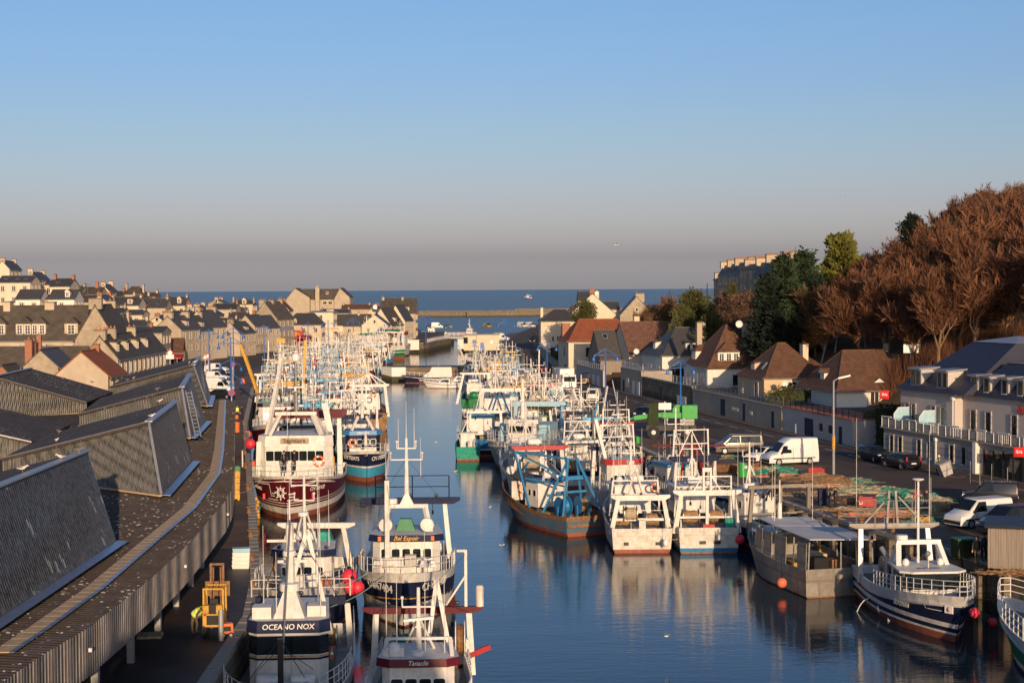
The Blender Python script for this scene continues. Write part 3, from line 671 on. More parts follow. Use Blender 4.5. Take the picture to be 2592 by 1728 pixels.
# the town on the left bank
random.seed(5)
Q=pi/2; S=Q-.3
GL='houses of the old town on the left bank'
for a in[(72,236,268,775,858,0,'render','slatelichen','long stone terrace with steep lichened roof and three wide dormers behind the market hall',dict(cols=4,rows=2,chim=[(-.28,.02,1.0,2.0,.6,'render',0),(.13,.0,1.4,1.6,.5,'render',0)],dorm=[('f',-.31,.35,2.4,2.0,'hip',2),('f',-.06,.35,2.4,2.0,'hip',2),('f',.08,.35,2.2,2.0,'hip',2),('f',.39,.35,2.0,2.0,'hip',1)],dp=9)),(241,234,104,772,858,Q,'stonewall','slatelichen','tall bare rubble-stone gable with a broad chimney on its peak, behind the market hall',dict(cols=0,gw=0,dp=11,chim=[(-.46,0,.9,1.9,.9,'stonewall',0),(.4,0,.7,1.2,.5,'stonewall',2)])),(204,200,134,890,948,Q,'render','orangetile','blank rendered gable edged with bright orange tiles above the market roof',dict(cols=0,gw=0,dp=9,chim=[(.3,0,.5,.9,.6,'brick',1)],over=.45)),(101,204,88,886,926,Q,'stonewall','slate','low rubble-stone gable with three brick chimneys left of the orange edged gable',dict(cols=0,gw=0,dp=8,chim=[(-.3,.44,.6,.9,1.2,'brick',1),(.0,.46,.5,.6,1.0,'brick',1),(.3,.46,.5,.6,1.6,'brick',1)])),(80,219,250,880,930,0,'stonewall','slatelichen','low long roof with a white gutter in front of the stone terrace',dict(cols=3,rows=1,dp=7,chim=[])),(252,216,90,850,905,Q,'stonewall','slatelichen','stepped terrace of narrow dormers seen end-on beside the orange edged gable',dict(cols=0,gw=0,dp=30,chim=[(-.49,0,.9,1.6,.7,'stonewall',3),(-.3,0,.8,1.5,.8,'stonewall',3),(.1,0,.6,1.3,.7,'stonewall',2)],dorm=[('f',-.42,.3,1.5,1.7,'flat',1),('f',-.24,.3,1.5,1.7,'flat',1),('f',-.04,.3,1.5,1.7,'flat',1),('f',.16,.3,1.5,1.7,'flat',1)])),(2,206,60,925,958,Q,'brick','slatelichen','brick-fronted shed at the left edge beside the market roofs',dict(cols=0,gw=0,dp=6,chim=[])),(345,332,128,828,842,0,'stonewall','slate','flat-topped rubble-stone building behind the brown restaurant fronts',dict(cols=0,rows=1,dp=9,chim=[(.2,0,.6,.9,.7,'brick',2)])),(438,372,76,800,833,S,'render','slate','grey rendered gable house with shuttered windows, nearest of the quay row',dict(cols=0,gw=0,dp=9,chim=[(-.45,0,.8,2.2,.8,'render',2),(.45,0,.8,1.8,.8,'render',2)],dorm=[('f',0,.4,1.5,1.5,'flat',1)])),(474,384,70,800,836,S,'render','slate','quay house with pale shutters next past the grey gable house',dict(cols=0,gw=0,dp=9.5,dorm=[('f',.1,.4,1.5,1.5,'flat',1)])),(512,396,70,786,826,S,'palecream','slate','cream house with a long raking verge above the quay row',dict(cols=0,gw=0,dp=9)),(540,408,64,818,845,S,'stonewall','slate','low stone house between the raking cream verge and the small gabled house on the quay',dict(cols=1,gw=0,dp=8)),(594,412,56,815,842,S,'render','slate','small gabled house with a glazed roof box behind the blue double lamps',dict(cols=0,gw=0,dp=9,dorm=[('f',.1,.3,1.8,1.2,'flat',1)],chim=[(-.45,0,.8,1.6,.6,'stonewall',2)])),(632,430,52,797,824,S,'render','slate','tall rendered quay house with a brick chimney behind the yellow derricks',dict(cols=0,gw=0,dp=8,rows=3,chim=[(.3,.1,.8,.8,.9,'brick',1)])),(664,442,50,799,828,S,'palecream','slate','cream quay house with a pharmacy-style bracket, left of the lilac fronted house',dict(cols=0,gw=0,dp=8,rows=3,chim=[])),(684,452,70,764,806,S,'stonewall','slatelichen','tall stone house with three big chimneys and a lilac-grey front',dict(cols=0,gw=0,dp=11,rows=3,chim=[(-.47,.1,.9,1.8,.5,'stonewall',2),(-.1,0,.8,1.6,.4,'stonewall',2),(.45,0,.8,1.4,.6,'stonewall',2)])),(768,470,92,793,822,0,'render','slate','hip-roofed quay house with a deep red shop front below',dict(kind='hip',cols=3,rows=2,dp=9,chim=[],dorm=[('f',-.25,.2,1.2,1.4,'gable',1)])),(812,492,64,787,790,0,'palecream','zinc','square cream hotel block with lettering painted on its wall',dict(kind='mansard',cols=1,rows=3,dp=10,chim=[(.35,-.3,2.2,.8,.6,'stonewall',0)],ridge=.8)),(884,506,104,796,824,0,'render','slate','long slate-roofed house turned to the water above the green trawler',dict(cols=3,rows=2,dp=9,chim=[(.2,0,.6,1.0,.5,'render',2)])),(948,503,66,796,822,Q,'palecream','slate','cream gable facing the harbour with one small window in its peak',dict(cols=2,gw=1,dp=11,rows=2,chim=[])),(976,520,58,780,822,S,'palecream','slatelichen','steep dark-roofed house with a pale dormer above the red awning on the point',dict(cols=0,gw=0,dp=11,rows=2,chim=[],dorm=[('f',.0,.5,1.8,1.8,'flat',1)])),(1010,536,50,772,810,S,'palecream','slate','narrow cream gable just left of the last house on the point',dict(cols=1,gw=1,dp=8,rows=3,chim=[])),(1008,552,88,756,792,0,'render','slatelichen','tall last house on the point with lichened roof and a great end chimney',dict(cols=3,rows=3,dp=11,chim=[(-.46,0,.9,2.4,.5,'stonewall',2),(.1,0,.8,1.4,.5,'stonewall',2)],dorm=[('f',.25,.5,1.6,1.6,'flat',1)])),(846,566,74,783,792,0,'palecream','slate','low cream house with a dark roof behind the hotel block',dict(cols=2,rows=2,dp=9)),(900,590,72,771,782,0,'render','browntile','long brown roof in front of the big apartment house on the skyline',dict(cols=0,rows=1,dp=9)),(950,580,42,772,790,Q,'cream','browntile','small brown-roofed gable with white aerial dishes',dict(cols=0,dp=9)),(710,520,44,762,784,Q,'render','browntile','brown-roofed house between the tall stone house and the apartment house',dict(cols=0,dp=9)),(600,470,46,790,806,0,'stonewall','slate','pale stone gable cottage with a brick stack above the small gabled house',dict(cols=1,rows=1,dp=8)),(560,440,70,806,820,0,'render','slate','wide dark roof in the middle of the quay row',dict(cols=2,rows=1,dp=8)),(588,500,56,778,790,0,'palecream','slate','cream cottage with a single brick stack and slate roof below the sea line',dict(cols=2,rows=1,dp=8)),(612,540,56,759,770,0,'cream','slatelichen','dark hipped house with a white gabled dormer against the sea',dict(kind='hip',cols=2,rows=1,dp=9,dorm=[('f',.1,.1,1.4,1.5,'gable',1)])),(548,530,42,758,768,Q,'stonewall','slate','small stone gable standing against the sea',dict(cols=0,dp=9)),(566,480,62,769,782,0,'render','slate','grey roofed house with two chimneys below the small stone gable',dict(cols=2,rows=1,dp=9)),(527,462,48,782,796,Q,'cream','slate','cream gable with a white roof terrace behind the quay row',dict(cols=0,dp=10)),(500,470,46,773,788,Q,'brick','slate','small brick-red gable in the second row',dict(cols=1,dp=9)),(441,440,54,752,772,0,'cream','slate','cream house with two arched dormers in a tall slate roof',dict(cols=3,rows=1,dp=9,dorm=[('f',-.35,.4,1.1,1.5,'gable',1),('f',.2,.4,1.1,1.5,'gable',1)])),(384,430,70,756,778,0,'render','slate','wide slate roof with two skylights left of the arched dormers',dict(cols=0,rows=1,dp=9,skyl=[('f',-.2,.4),('f',.2,.45)])),(312,418,78,752,772,0,'palecream','slate','pale house with one white dormer in a low grey roof',dict(cols=0,rows=1,dp=9,dorm=[('f',.2,.2,1.3,1.4,'flat',1)])),(252,400,54,747,770,Q,'render','slate','plain rendered gable with a brick stack in the middle of the hillside',dict(cols=0,gw=0,dp=10)),(216,404,52,748,764,0,'render','slatelichen','low lichened roof beside the plain rendered gable',dict(cols=1,rows=1,dp=8)),(285,350,62,796,824,0,'cream','slate','flat-fronted house with a tall dark mansard behind the stone gable',dict(kind='mansard',cols=2,rows=1,dp=8,ridge=.75)),(276,372,68,780,792,0,'render','slate','long low roof with a pale round dome beside it',dict(cols=0,rows=1,dp=8)),(336,360,58,811,826,0,'render','slate','blue-grey roof with a tall aerial above the flat-topped stone building',dict(cols=1,rows=1,dp=8)),(397,374,44,799,816,Q,'cream','slate','small gable wedged behind the grey gable house',dict(cols=0,dp=9)),(330,395,60,785,796,0,'cream','slate','cream cottage row with several small stone stacks',dict(cols=2,rows=1,dp=8)),(455,412,60,787,798,0,'stonewall','slate','stone house with twin stone stacks above the grey gable house',dict(cols=1,rows=1,dp=8)),(480,425,40,778,792,Q,'palecream','slate','white gable with a skylight behind the twin stone stacks',dict(cols=0,dp=9)),(8,412,36,660,680,Q,'palecream','slate','topmost cream house cut by the left edge, high on the hill',dict(cols=0,gw=0,dp=10)),(36,392,84,698,714,0,'palecream','slate','long cream house with two rows of white windows on the hill at the left edge',dict(cols=3,rows=2,dp=9,skyl=[('f',-.3,.5),('f',.05,.5),('f',.3,.5)],chim=[])),(78,402,34,689,706,Q,'palecream','slate','narrow cream gable with a brick stack right of the long cream house',dict(cols=1,dp=11)),(114,408,40,709,720,0,'palecream','slate','cream house with a dark flat-looking roof in the gap on the hill',dict(cols=2,rows=2,dp=8)),(152,400,50,705,724,0,'palecream','slate','tall cream house with brick stacks at both ends standing out on the hill',dict(cols=0,rows=2,dp=9,skyl=[('f',-.2,.5)],chim=[(-.47,0,.6,1.1,1.0,'brick',2),(.47,0,.6,1.1,.8,'brick',2)])),(71,372,62,733,756,0,'wallwhite','slate','white cottage with a wide gable and balcony below the long cream house',dict(cols=2,rows=1,dp=8,chim=[])),(112,376,26,746,757,0,'cream','slate','low dark link roof between the two white hillside cottages',dict(cols=1,rows=1,dp=7,chim=[])),(156,370,66,733,756,0,'wallwhite','slate','white cottage with an outside stair and a small red-framed dormer',dict(cols=1,rows=1,dp=8,chim=[],dorm=[('f',.2,.2,1.1,1.5,'gable',1)])),(192,428,30,724,738,0,'cream','slatelichen','weathered dark roof with a skylight right of the tall cream house',dict(cols=1,rows=1,dp=8,skyl=[('f',0,.5)])),(226,430,56,727,744,0,'render','slatelichen','house with an orange brick stack and an aerial dish on the skyline',dict(cols=1,rows=1,dp=8,chim=[(.2,0,.9,.9,1.3,'brick',3)])),(262,440,34,720,738,Q,'cream','slatelichen','pale gable with twin brick stacks on the skyline',dict(cols=0,dp=9)),(288,446,40,737,750,0,'render','slate','dark roof just under the skyline right of the twin stacks',dict(cols=1,rows=1,dp=8)),(334,450,46,725,745,0,'render','slatelichen','big dark hipped roof where the hillside meets the sea line',dict(kind='hip',cols=0,rows=1,dp=9,ridge=.4)),(372,468,44,741,750,0,'brick','slatelichen','low brick house with three stacks beside the big dark hipped roof',dict(cols=1,rows=1,dp=7)),(352,438,40,748,758,0,'cream','slate','small dark roof tucked below the big hipped roof',dict(cols=1,rows=1,dp=7)),]:
 px,Yd,wp,yr,ye,rz,wl_,rf_,lb,kw=a
 town(px,Yd,wp,yr,ye,rz,wl_,rf_,lb,group=GL,**kw)
# the big apartment house on the skyline: two gables joined by a slate roof with a stair tower
def apartments():
 Yd=640; p=D(804,790,Yd); k=Yd/4000; T=thing('apartment_house','large apartment house with two bare gables and a stair tower on the sea skyline','apartment house',(p.x,Yd,3))
 zt,ze,ze2=hz(800,Yd,731)-3,hz(800,Yd,757)-3,hz(800,Yd,752)-3
 w=MB(); w.box((0,8,0),(26,10,ze));
 for x0,x1,y in((-12.8,-3.2,0),(6.6,12.9,1)):
  w.add([(x0,y,0),(x1,y,0),(x1,y,ze2),((x0*.62+x1*.38),y,zt+.3),(x0,y,ze2-1),(x0,16,0),(x1,16,0),(x1,16,ze2),((x0*.62+x1*.38),16,zt+.3),(x0,16,ze2-1)],[(0,1,2,3,4),(1,6,7,2),(5,0,4,9)])
 w.build('wall','render',T)
 t=MB(); t.box((-.1,1.2,0),(1.6,2,zt+.6)); t.box((-.1,1.2,zt+.6),(1.0,1.4,.8)); t.build('stair_tower','render',T)
 r=MB(); r.slab([(-8.5,2.6,ze-.1),(8,2.6,ze-.1),(8,8,zt),(-8.5,8,zt)],.15)
 for x0,x1,y in((-12.8,-3.2,0),(6.6,12.9,1)):
  m=x0*.62+x1*.38; r.slab([(x1+.2,y-.2,ze2-.1),(x1+.2,16,ze2-.1),(m,16,zt+.4),(m,y-.2,zt+.4)],.15); r.slab([(m,y-.2,zt+.4),(m,16,zt+.4),(x0-.2,16,ze2-1.1),(x0-.2,y-.2,ze2-1.1)],.15)
 r.build('roof','slatelichen',T)
 for i in range(2):
  for j in range(3):child(window_mesh(1.6,1.3,'r'),'window',T,(2.6+i*2.2,2.99,ze-2.2-j*2.8))
 for x in(3.4,):child(window_mesh(1,1,'w'),'skylight',T,(x,4.6,ze+2))
apartments()
# shop fronts and awnings along the quay, each on its own
def awning(px,Yd,wpx,y0,y1,label,m='red',rz=0.0,drop=True):
 p=D(px,y1,Yd); k=Yd/4000; w=wpx*k; T=thing('awning',label,'awning',(p.x,Yd,p.z),rz); h=(y1-y0)*k
 mb=MB(); mb.slab([(-w/2,-1.6,0),(w/2,-1.6,0),(w/2,0,h),(-w/2,0,h)],.05)
 if drop:
  for i in range(int(w/.5)):x=-w/2+(i+.5)*.5; mb.box((x,-1.6,-.28),(.42,.03,.3))
 mb.build('canopy',m,T)
 mb=MB()
 for s in(-1,1):mb.bar((s*w*.48,-1.5,0),(s*w*.48,0,-.6),.03); mb.bar((s*w*.48,-1.5,0),(s*w*.48,-1.5,p.z*-1+3.02),.04)
 mb.build('frame','white',T); return T
awning(411,336,80,897,904,'long bright red awning of the brown restaurant beside the market hall',rz=.1)
awning(446,348,40,897,904,'short red awning next to the long one at the brown restaurants',rz=.1)
awning(388,326,34,894,903,'red terrace tent with glazed sides in front of the restaurants',rz=.1)
awning(764,462,24,848,853,'deep red awning under the hip-roofed quay house')
awning(1012,512,44,838,846,'dark red brasserie awning on the point','darkred')
def shopfront(px,Yd,wpx,y0,y1,txt,label,m,rz=0.0,tm='paint',roofm=None,ts=1.0):
 p=D(px,y1,Yd); k=Yd/4000; w=wpx*k; zg=3.0; T=thing('restaurant',label,'restaurant',(p.x,Yd,zg),rz); h=D(px,y0,Yd).z-zg
 mb=MB(); mb.box((0,3,0),(w,6,h*.55)); mb.build('wall','glassdark',T)
 mb=MB(); mb.slab([(-w/2-.2,-.5,h*.55),(w/2+.2,-.5,h*.55),(w/2+.2,3.5,h),(-w/2-.2,3.5,h)],.2); mb.slab([(w/2+.2,3.5,h),(w/2+.2,7,h*.55),(-w/2-.2,7,h*.55),(-w/2-.2,3.5,h)],.2); mb.build('roof',roofm or m,T)
 mb=MB(); mb.box((0,-.3,h*.36),(w,.2,h*.19)); mb.build('sign_board',m,T)
 if txt:text_part(txt,T,(0,-.42,h*.455),0,h*.13*ts,tm)
 mb=MB()
 for i in range(int(w/1.6)+1):mb.box((-w/2+i*1.6,-.06,0),(.14,.12,h*.36))
 mb.build('frame','#5a2016',T); return T
TXT={}
def text_mesh(s,size,m,shear=0.0,ext=.012,space=1.0):
 k=(s,round(size,3),m,shear)
 if k in TXT:return TXT[k]
 c=bpy.data.curves.new('lettering','FONT'); c.body=s; c.size=size; c.align_x='CENTER'; c.align_y='CENTER'; c.extrude=ext; c.shear=shear; c.resolution_u=3; c.space_character=space; c.offset=size*.012
 o=bpy.data.objects.new('lettering',c); COL.objects.link(o); dg=bpy.context.evaluated_depsgraph_get(); me=bpy.data.meshes.new_from_object(o.evaluated_get(dg)); bpy.data.objects.remove(o)
 me.materials.clear(); me.materials.append(M_(m)); me.name='lettering'; TXT[k]=me; return me
def text_part(s,parent,loc,rz,size,m,shear=0.0,tilt=0.0,name='lettering'):
 o=bpy.data.objects.new(name,text_mesh(s,size,m,shear)); COL.objects.link(o); o.parent=parent; o.location=loc; o.rotation_euler=(pi/2+tilt,0,rz); return o
shopfront(364,338,72,860,915,'Hotel de la Marine','brown restaurant with white lettering under a low brown roof behind the red awning','#4a1d12',.12)
shopfront(434,350,56,856,915,'','brown gabled restaurant with a golden ornament next to the lettered one','#52221a',.12,roofm='browntile')
shopfront(766,463,30,850,872,'','deep red bar front under the hip-roofed quay house','#8c1710')
def painted(px,Yd,y,s,size,m,label,boardm,w,h,cat='sign',rz=0.0):
 p=D(px,y,Yd); T=thing('wall_sign',label,cat,p,rz); mb=MB(); mb.box((0,0,-h/2),(w,.08,h)); mb.build('board',boardm,T)
 if s:text_part(s,T,(0,-.06,0),0,size,m)
 return T
painted(815,491.9,832,'HOTEL LA PECHERIE',1.15,'terracotta','faded red lettering across the cream hotel block','palecream',13,1.7)
painted(806,491.8,843,'',1,'lampblue','small pale notice board on the cream hotel block','paleblue',1.2,1.4)
painted(1006,511,842,'BRASSERIE',.9,'paint','brasserie lettering on a dark red board on the point','darkred',6.6,1.1)
painted(755,468,846,'Bar',1.6,'yellow','yellow and red bar sign on the hip-roofed quay house','red',3.2,2.4)
# right bank: houses, walls, hotel
random.seed(9)
TH=radians(-79.2)
def cor(px,py,Yd):p=D(px,py,Yd); return V((p.x,Yd,p.z))
def rhouse(label,px,Yd,yr,ye,w,d,wall,roof,kind='gable',axis='x',rz=TH,zb_=4.9,wins=(),dorm=(),chim=(),skyl=(),over=.4,**kw):
 """px = the corner nearest the camera and the street"""
 c=cor(px,ye,Yd); ze=c.z; zr_=hz(px,Yd+w/2,yr); R=Matrix.Rotation(rz,2); o=R@V((w/2,-d/2)); cen=c.xy-o
 hE=ze-zb_
 return house(kw.pop('name','house'),label,(cen.x,cen.y,zb_),rz,w,d,hE,zr_-ze,wall,roof,kind,axis,wins,dorm,chim,'house',over=over,skyl=skyl,base=2.5,**kw)
# R10 .. R1 from near to far
rhouse('brown-tiled house with two tiny triangular dormers, mostly in shade beside the hotel',2118,196,887,990,13,12.5,'wallwhite','browntile','hip','y',over=.6,ridge=.45,flare=1,dorm=[('r',-.02,.5,1.1,.5,'gable',0),('r',.22,.5,1.1,.5,'gable',0),('f',.0,.5,1.3,1.5,'gable',0)],wins=[('f',-.2,.6,1.6,1.6,'w'),('r',-.1,.4,1.2,2.0,'wD'),('r',.25,.5,1.2,1.6,'w')],chim=[(-.1,.3,.5,.5,.7,'render',0)])
rhouse('peach house with hipped brown tile roof and one skylight on the terrace',1934,212,868,957,10.8,8.9,'peach','browntile','hip','y',ridge=.12,flare=1,wins=[('f',-.32,.5,.8,1.5,'r'),('f',.22,.1,1.6,2.2,'w'),('r',-.1,.25,2.2,2.2,'wD')],dorm=[('f',-.1,.5,1.6,1.3,'flat',2)],chim=[(-.1,.42,1.2,.8,-.3,'palecream',4)],skyl=[('f',.2,.3)])
rhouse('lower peach wing with a small roof window beside the hipped peach house',2008,215,905,957,9.5,6.7,'peach','browntile','hip','y',ridge=.2,flare=1,wins=[('r',-.3,.3,1.2,1.4,'w')],skyl=[('r',0,.35)])
rhouse('white house with tall steep brown tile roof and two chimneys with a dish',1791,236,822,932,12,9.6,'wallwhite','browntile','hip','x',ridge=.08,flare=1,wins=[('f',-.3,.2,1.0,2.0,'wh'),('f',.0,.2,1.0,2.0,'wh'),('f',.3,.2,1.0,2.0,'wh'),('r',.0,.5,1.7,1.7,'wkd')],dorm=[('r',-.12,.7,3.4,1.7,'hip',3),('f',-.28,.6,2.2,1.7,'hip',2)],chim=[(-.36,-.3,.8,.8,.2,'render',0),(.0,.36,.9,1.3,.2,'render',0)])
rhouse('white house with a dark hipped slate roof and white box dormers',1676,259,829,900,12.4,11.8,'wallwhite','slate','hip','y',ridge=.3,flare=1,wins=[('f',-.34,.3,1.0,2.0,'wh'),('f',-.1,.3,1.0,2.0,'wh'),('f',.3,.3,1.0,2.0,'wh'),('r',-.28,.2,2.6,2.2,'wD'),('r',.2,.4,1.4,1.4,'w')],dorm=[('f',-.1,.5,1.5,1.5,'flat',1),('r',-.05,.5,1.9,1.5,'flat',2)],chim=[(.42,.1,.8,1.1,1.0,'render',0)])
rhouse('cream house with ribbed red-brown tile roof and a balcony, below the bare trees',1592,279,815,890,12.4,11.2,'palecream','ribtile','gable','y',wins=[('f',-.3,.3,1.2,2.0,'w'),('f',.25,.3,1.2,2.0,'w'),('r',.0,.2,1.8,2.2,'wDk'),('r',.3,2.2,1.7,1.6,'wk'),('r',-.28,.3,1.3,1.4,'w')],dorm=[('r',.2,.6,2.4,1.9,'hip',2)],chim=[(-.42,-.1,.8,1.0,.9,'palecream',0),(.3,.3,.6,.9,.4,'render',1)])
rhouse('timber-clad gable house with slate roof between the ribbed and the orange roofs',1520,283,836,905,9,12,'woodgrey','slate','gable','y',zb_=3.0,wins=[('f',0,3.4,.9,1.6,'w'),('f',.2,.4,1.4,2,'wk'),('f',-.25,.4,1.0,2,'wk'),('r',-.3,.4,1.2,1.4,'w')],skyl=[('r',-.05,.55),('r',-.36,.75),('r',.2,.75)],chim=[(.3,.1,.9,.9,.6,'render',0)])
rhouse('big house with sweeping orange-red roof and brick chimney above the harbour road',1439,304,808,864,13,14,'palecream','orangetile','hip','y',rz=radians(-83),ridge=.55,flare=1,over=.55,wins=[('f',-.28,2.0,1.0,1.8,'w'),('f',.1,2.0,1.0,1.8,'wk'),('r',-.18,1.6,2.2,2.2,'wk'),('f',.2,-.9,1.2,1.4,'wk')],chim=[(-.3,-.42,1.6,1.6,-1.0,'brick',0)])
p=D(1410,843,430)
rhouse('pale cream house with hipped slate roof and slim chimney at the road bend',1369,430,783,813,12,11,'palecream','slate','hip','y',rz=radians(-88),ridge=.25,zb_=4,wins=[('r',-.2,1.8,.7,1.4,'r'),('r',-.08,1.8,.7,1.4,'r'),('r',.05,1.8,.7,1.4,'r'),('f',.0,3,.8,1.6,'r')],chim=[(-.45,-.42,.7,.7,.4,'palecream',0)])
for a in[(1500,452,128,743,800,Q*-1,'palecream','slate','large cream gable with long raking slopes on the rise right of the mole',dict(cols=0,gw=0,dp=12,z0=4,rows=1,chim=[(.3,0,1.4,1.4,1.2,'brick',3),(-.3,.1,.7,1.8,.4,'palecream',0)])),(1540,462,56,764,782,0,'palecream','slate','cream wing with a level dark roof beside the large raking gable',dict(cols=1,z0=6,rows=1,dp=9,chim=[])),(1486,480,44,738,760,0,'stonewall','slate','dark slate-hung house peeping over the large raking gable',dict(cols=0,z0=6,rows=1,dp=9,chim=[])),(1612,440,82,750,795,Q*-1,'stonewall','slate','stone gable with a broad chimney stack before the sea, left of the bare tree',dict(cols=1,z0=7,rows=1,dp=10,chim=[(.46,.1,.9,2.4,.7,'stonewall',3)])),(1461,470,40,772,787,0,'palecream','browntile','small brown hip roof half hidden by the evergreen bush',dict(kind='hip',cols=0,z0=5,rows=1,dp=8,chim=[]))]:
 px,Yd,wp,yr,ye,rz,wl_,rf_,lb,kw=a
 town(px,Yd,wp,yr,ye,rz,wl_,rf_,lb,**kw)
# stone terrace of tall houses on the hill, seen end-on
for i,(px,Yd,yr,ye,wpx)in enumerate([(1990,300,655,690,46),(1962,312,664,694,36),(1930,326,668,676,50),(1902,345,664,690,40),(1880,365,668,692,36),(1860,390,672,694,30),(1842,420,700,706,22)]):
 town(px,Yd,wpx,yr,ye,-Q+.18,'stonewall','slate','stone hilltop house, %s in the row of chimneys above the conifers'%['nearest','second nearest','third','fourth','fifth','sixth','farthest'][i],dp=12,cols=1 if i==2 else 0,gw=0,rows=1,z0=15,chim=[(.45,.2,.8,1.6,1.2,'render',4),(.45,-.25,.8,1.5,1.0,'render',3),(-.45,0,.8,2.2,1.0,'render',4)],group='stone terrace on the hill')
# retaining walls along the street
def rail(mb,pts,h,post=1.6,r=.03,rows=3):
 for a,b in zip(pts,pts[1:]):
  a,b=V(a),V(b); n=max(1,int((b-a).length/post))
  for j in range(rows):zz=V((0,0,h*(j+1)/rows)); mb.bar(a+zz,b+zz,r,n=4)
  for i in range(n+1):p=a.lerp(b,i/n); mb.bar(p,p+V((0,0,h)),r*1.3,n=4)
def wall_thing(name,label,cat,pts,w,h,m,z=3.0,top=None,fence=None,fm='whiteclean',details=None,fr=3):
 a=V(pts[0]); T=thing(name,label,cat,(a.x,a.y,z)); o=V((a.x,a.y)); mb=MB(); cp=MB(); L2=[V(p)-o for p in pts]
 for p,q in zip(L2,L2[1:]):
  u=(q-p).normalized(); n=V((u.y,-u.x))
  if n.x<0:n=-n
  mb.prism([tuple(v)for v in([p,q,q+n*w,p+n*w]if u.cross(n)>0 else[p+n*w,q+n*w,q,p])],0,h)
  c=[p-n*.08,q-n*.08,q+n*(w+.05),p+n*(w+.05)]
  cp.prism([tuple(v)for v in(c if u.cross(n)>0 else c[::-1])],h,h+.1)
 mb.build('wall',m,T); cp.build('coping',top or 'kerb',T)
 if fence:
  f=MB(); rail(f,[(*(p+V((.25,0))),h+.1)for p in L2],fence,rows=fr); f.build('railing',fm,T)
 if details:details(T,L2)
 return T
WL=[V((36.05,167))]
def onwall(T,L2,specs):
 p,q=L2[0],L2[-1]; u=(q-p).normalized(); r=atan2(u.y,u.x)+pi
 for s,z,w,h,st,nm in specs:
  c=p+u*s-V((u.y,-u.x))*.006*(1 if u.y>0 else -1); mm=window_mesh(w,h,st)if nm=='window' else None
  if mm is None:
   mb=MB(); k='black' if 'k' in st else('lampblue' if 'n' in st else 'whiteclean'); mb.box((0,-.02,0),(w,.04,h));
   n=max(2,int(h/.35))
   for i in range(1,n):mb.box((0,-.045,h*i/n),(w*.96,.01,.03))
   o=mb.build(nm,k if k!='black' else 'navy',T); o.location=(c.x,c.y,z); o.rotation_euler=(0,0,r)
  else:child(mm,'window',T,(c.x,c.y,z),r)
 return T
def garage_details(T,L2):
 onwall(T,L2,[(16.5,0,.3,1.2,'wD','pier'),(12.3,0,2.6,2.15,'kD','garage_door'),(8.7,1.0,1.0,.9,'wk','window'),(6.0,1.0,1.0,.9,'wk','window'),(3.3,0,.8,2.0,'kD','door')])
wall_thing('garage_wall','cream rendered garage front with a dark roller door and two little windows by the road','garage',[WL[0],V((32.1,187.2))],5.0,2.85,'hotelwall',details=garage_details,top='terracotta',fence=.95,fm='black')
wall_thing('retaining_wall','long grey-brown retaining wall with dark doors and a row of white letter boxes','wall',[V((32.0,187.4)),V((25.4,222.3))],.6,2.75,'render',fence=.95,fm='steel',details=lambda T,L2:onwall(T,L2,[(3,0,.9,2.1,'kD','door'),(13.5,0,.9,2.3,'kD','door'),(22,0,1.9,2.3,'kD','door'),(11.2,1.1,.35,.4,'wD','letter_box'),(10.6,1.1,.35,.4,'wD','letter_box'),(16,1.1,.35,.4,'wD','letter_box'),(16.7,1.1,.35,.4,'wD','letter_box'),(17.4,1.1,.35,.4,'wD','letter_box'),(18.1,1.1,.35,.4,'wD','letter_box')]))
wall_thing('stone_wall','dark coursed stone retaining wall under the white railing of the slate-roofed house','wall',[V((25.35,222.6)),V((20.4,248.4))],.6,3.1,'quaywall',fence=1.0,fr=3,details=lambda T,L2:onwall(T,L2,[(5,0,4.4,1.5,'wD','gate'),(15,.2,.9,2.1,'kD','door')]))
wall_thing('garage_block','cream garage block with white balustrade on top in front of the ribbed-roof house','garage',[V((20.35,248.6)),V((18.0,262))],5.0,3.9,'render',fence=1.0,details=lambda T,L2:onwall(T,L2,[(2,0,1.6,2.2,'wD','garage_door'),(5,0,1.6,2.2,'wD','garage_door'),(8.4,1.1,.5,1.4,'r','window'),(9.6,1.1,.5,1.4,'r','window'),(11.5,0,1.0,2.0,'kD','door')]))
wall_thing('white_wall','low white wall and balustrade in front of the orange-roofed house','wall',[V((15.6,271)),V((12.0,294))],.5,2.9,'hotelwall',fence=.9,details=lambda T,L2:onwall(T,L2,[(4,0,2.2,1.9,'wD','garage_door'),(8,0,2.2,1.9,'wD','garage_door'),(12,0,2.2,1.9,'wD','garage_door')]))
wall_thing('garden_wall','pale stone garden wall with a square pillar where the road bends away','wall',[V((9.8,320)),V((7.6,386)),V((7.2,425))],.6,2.5,'stonewall')
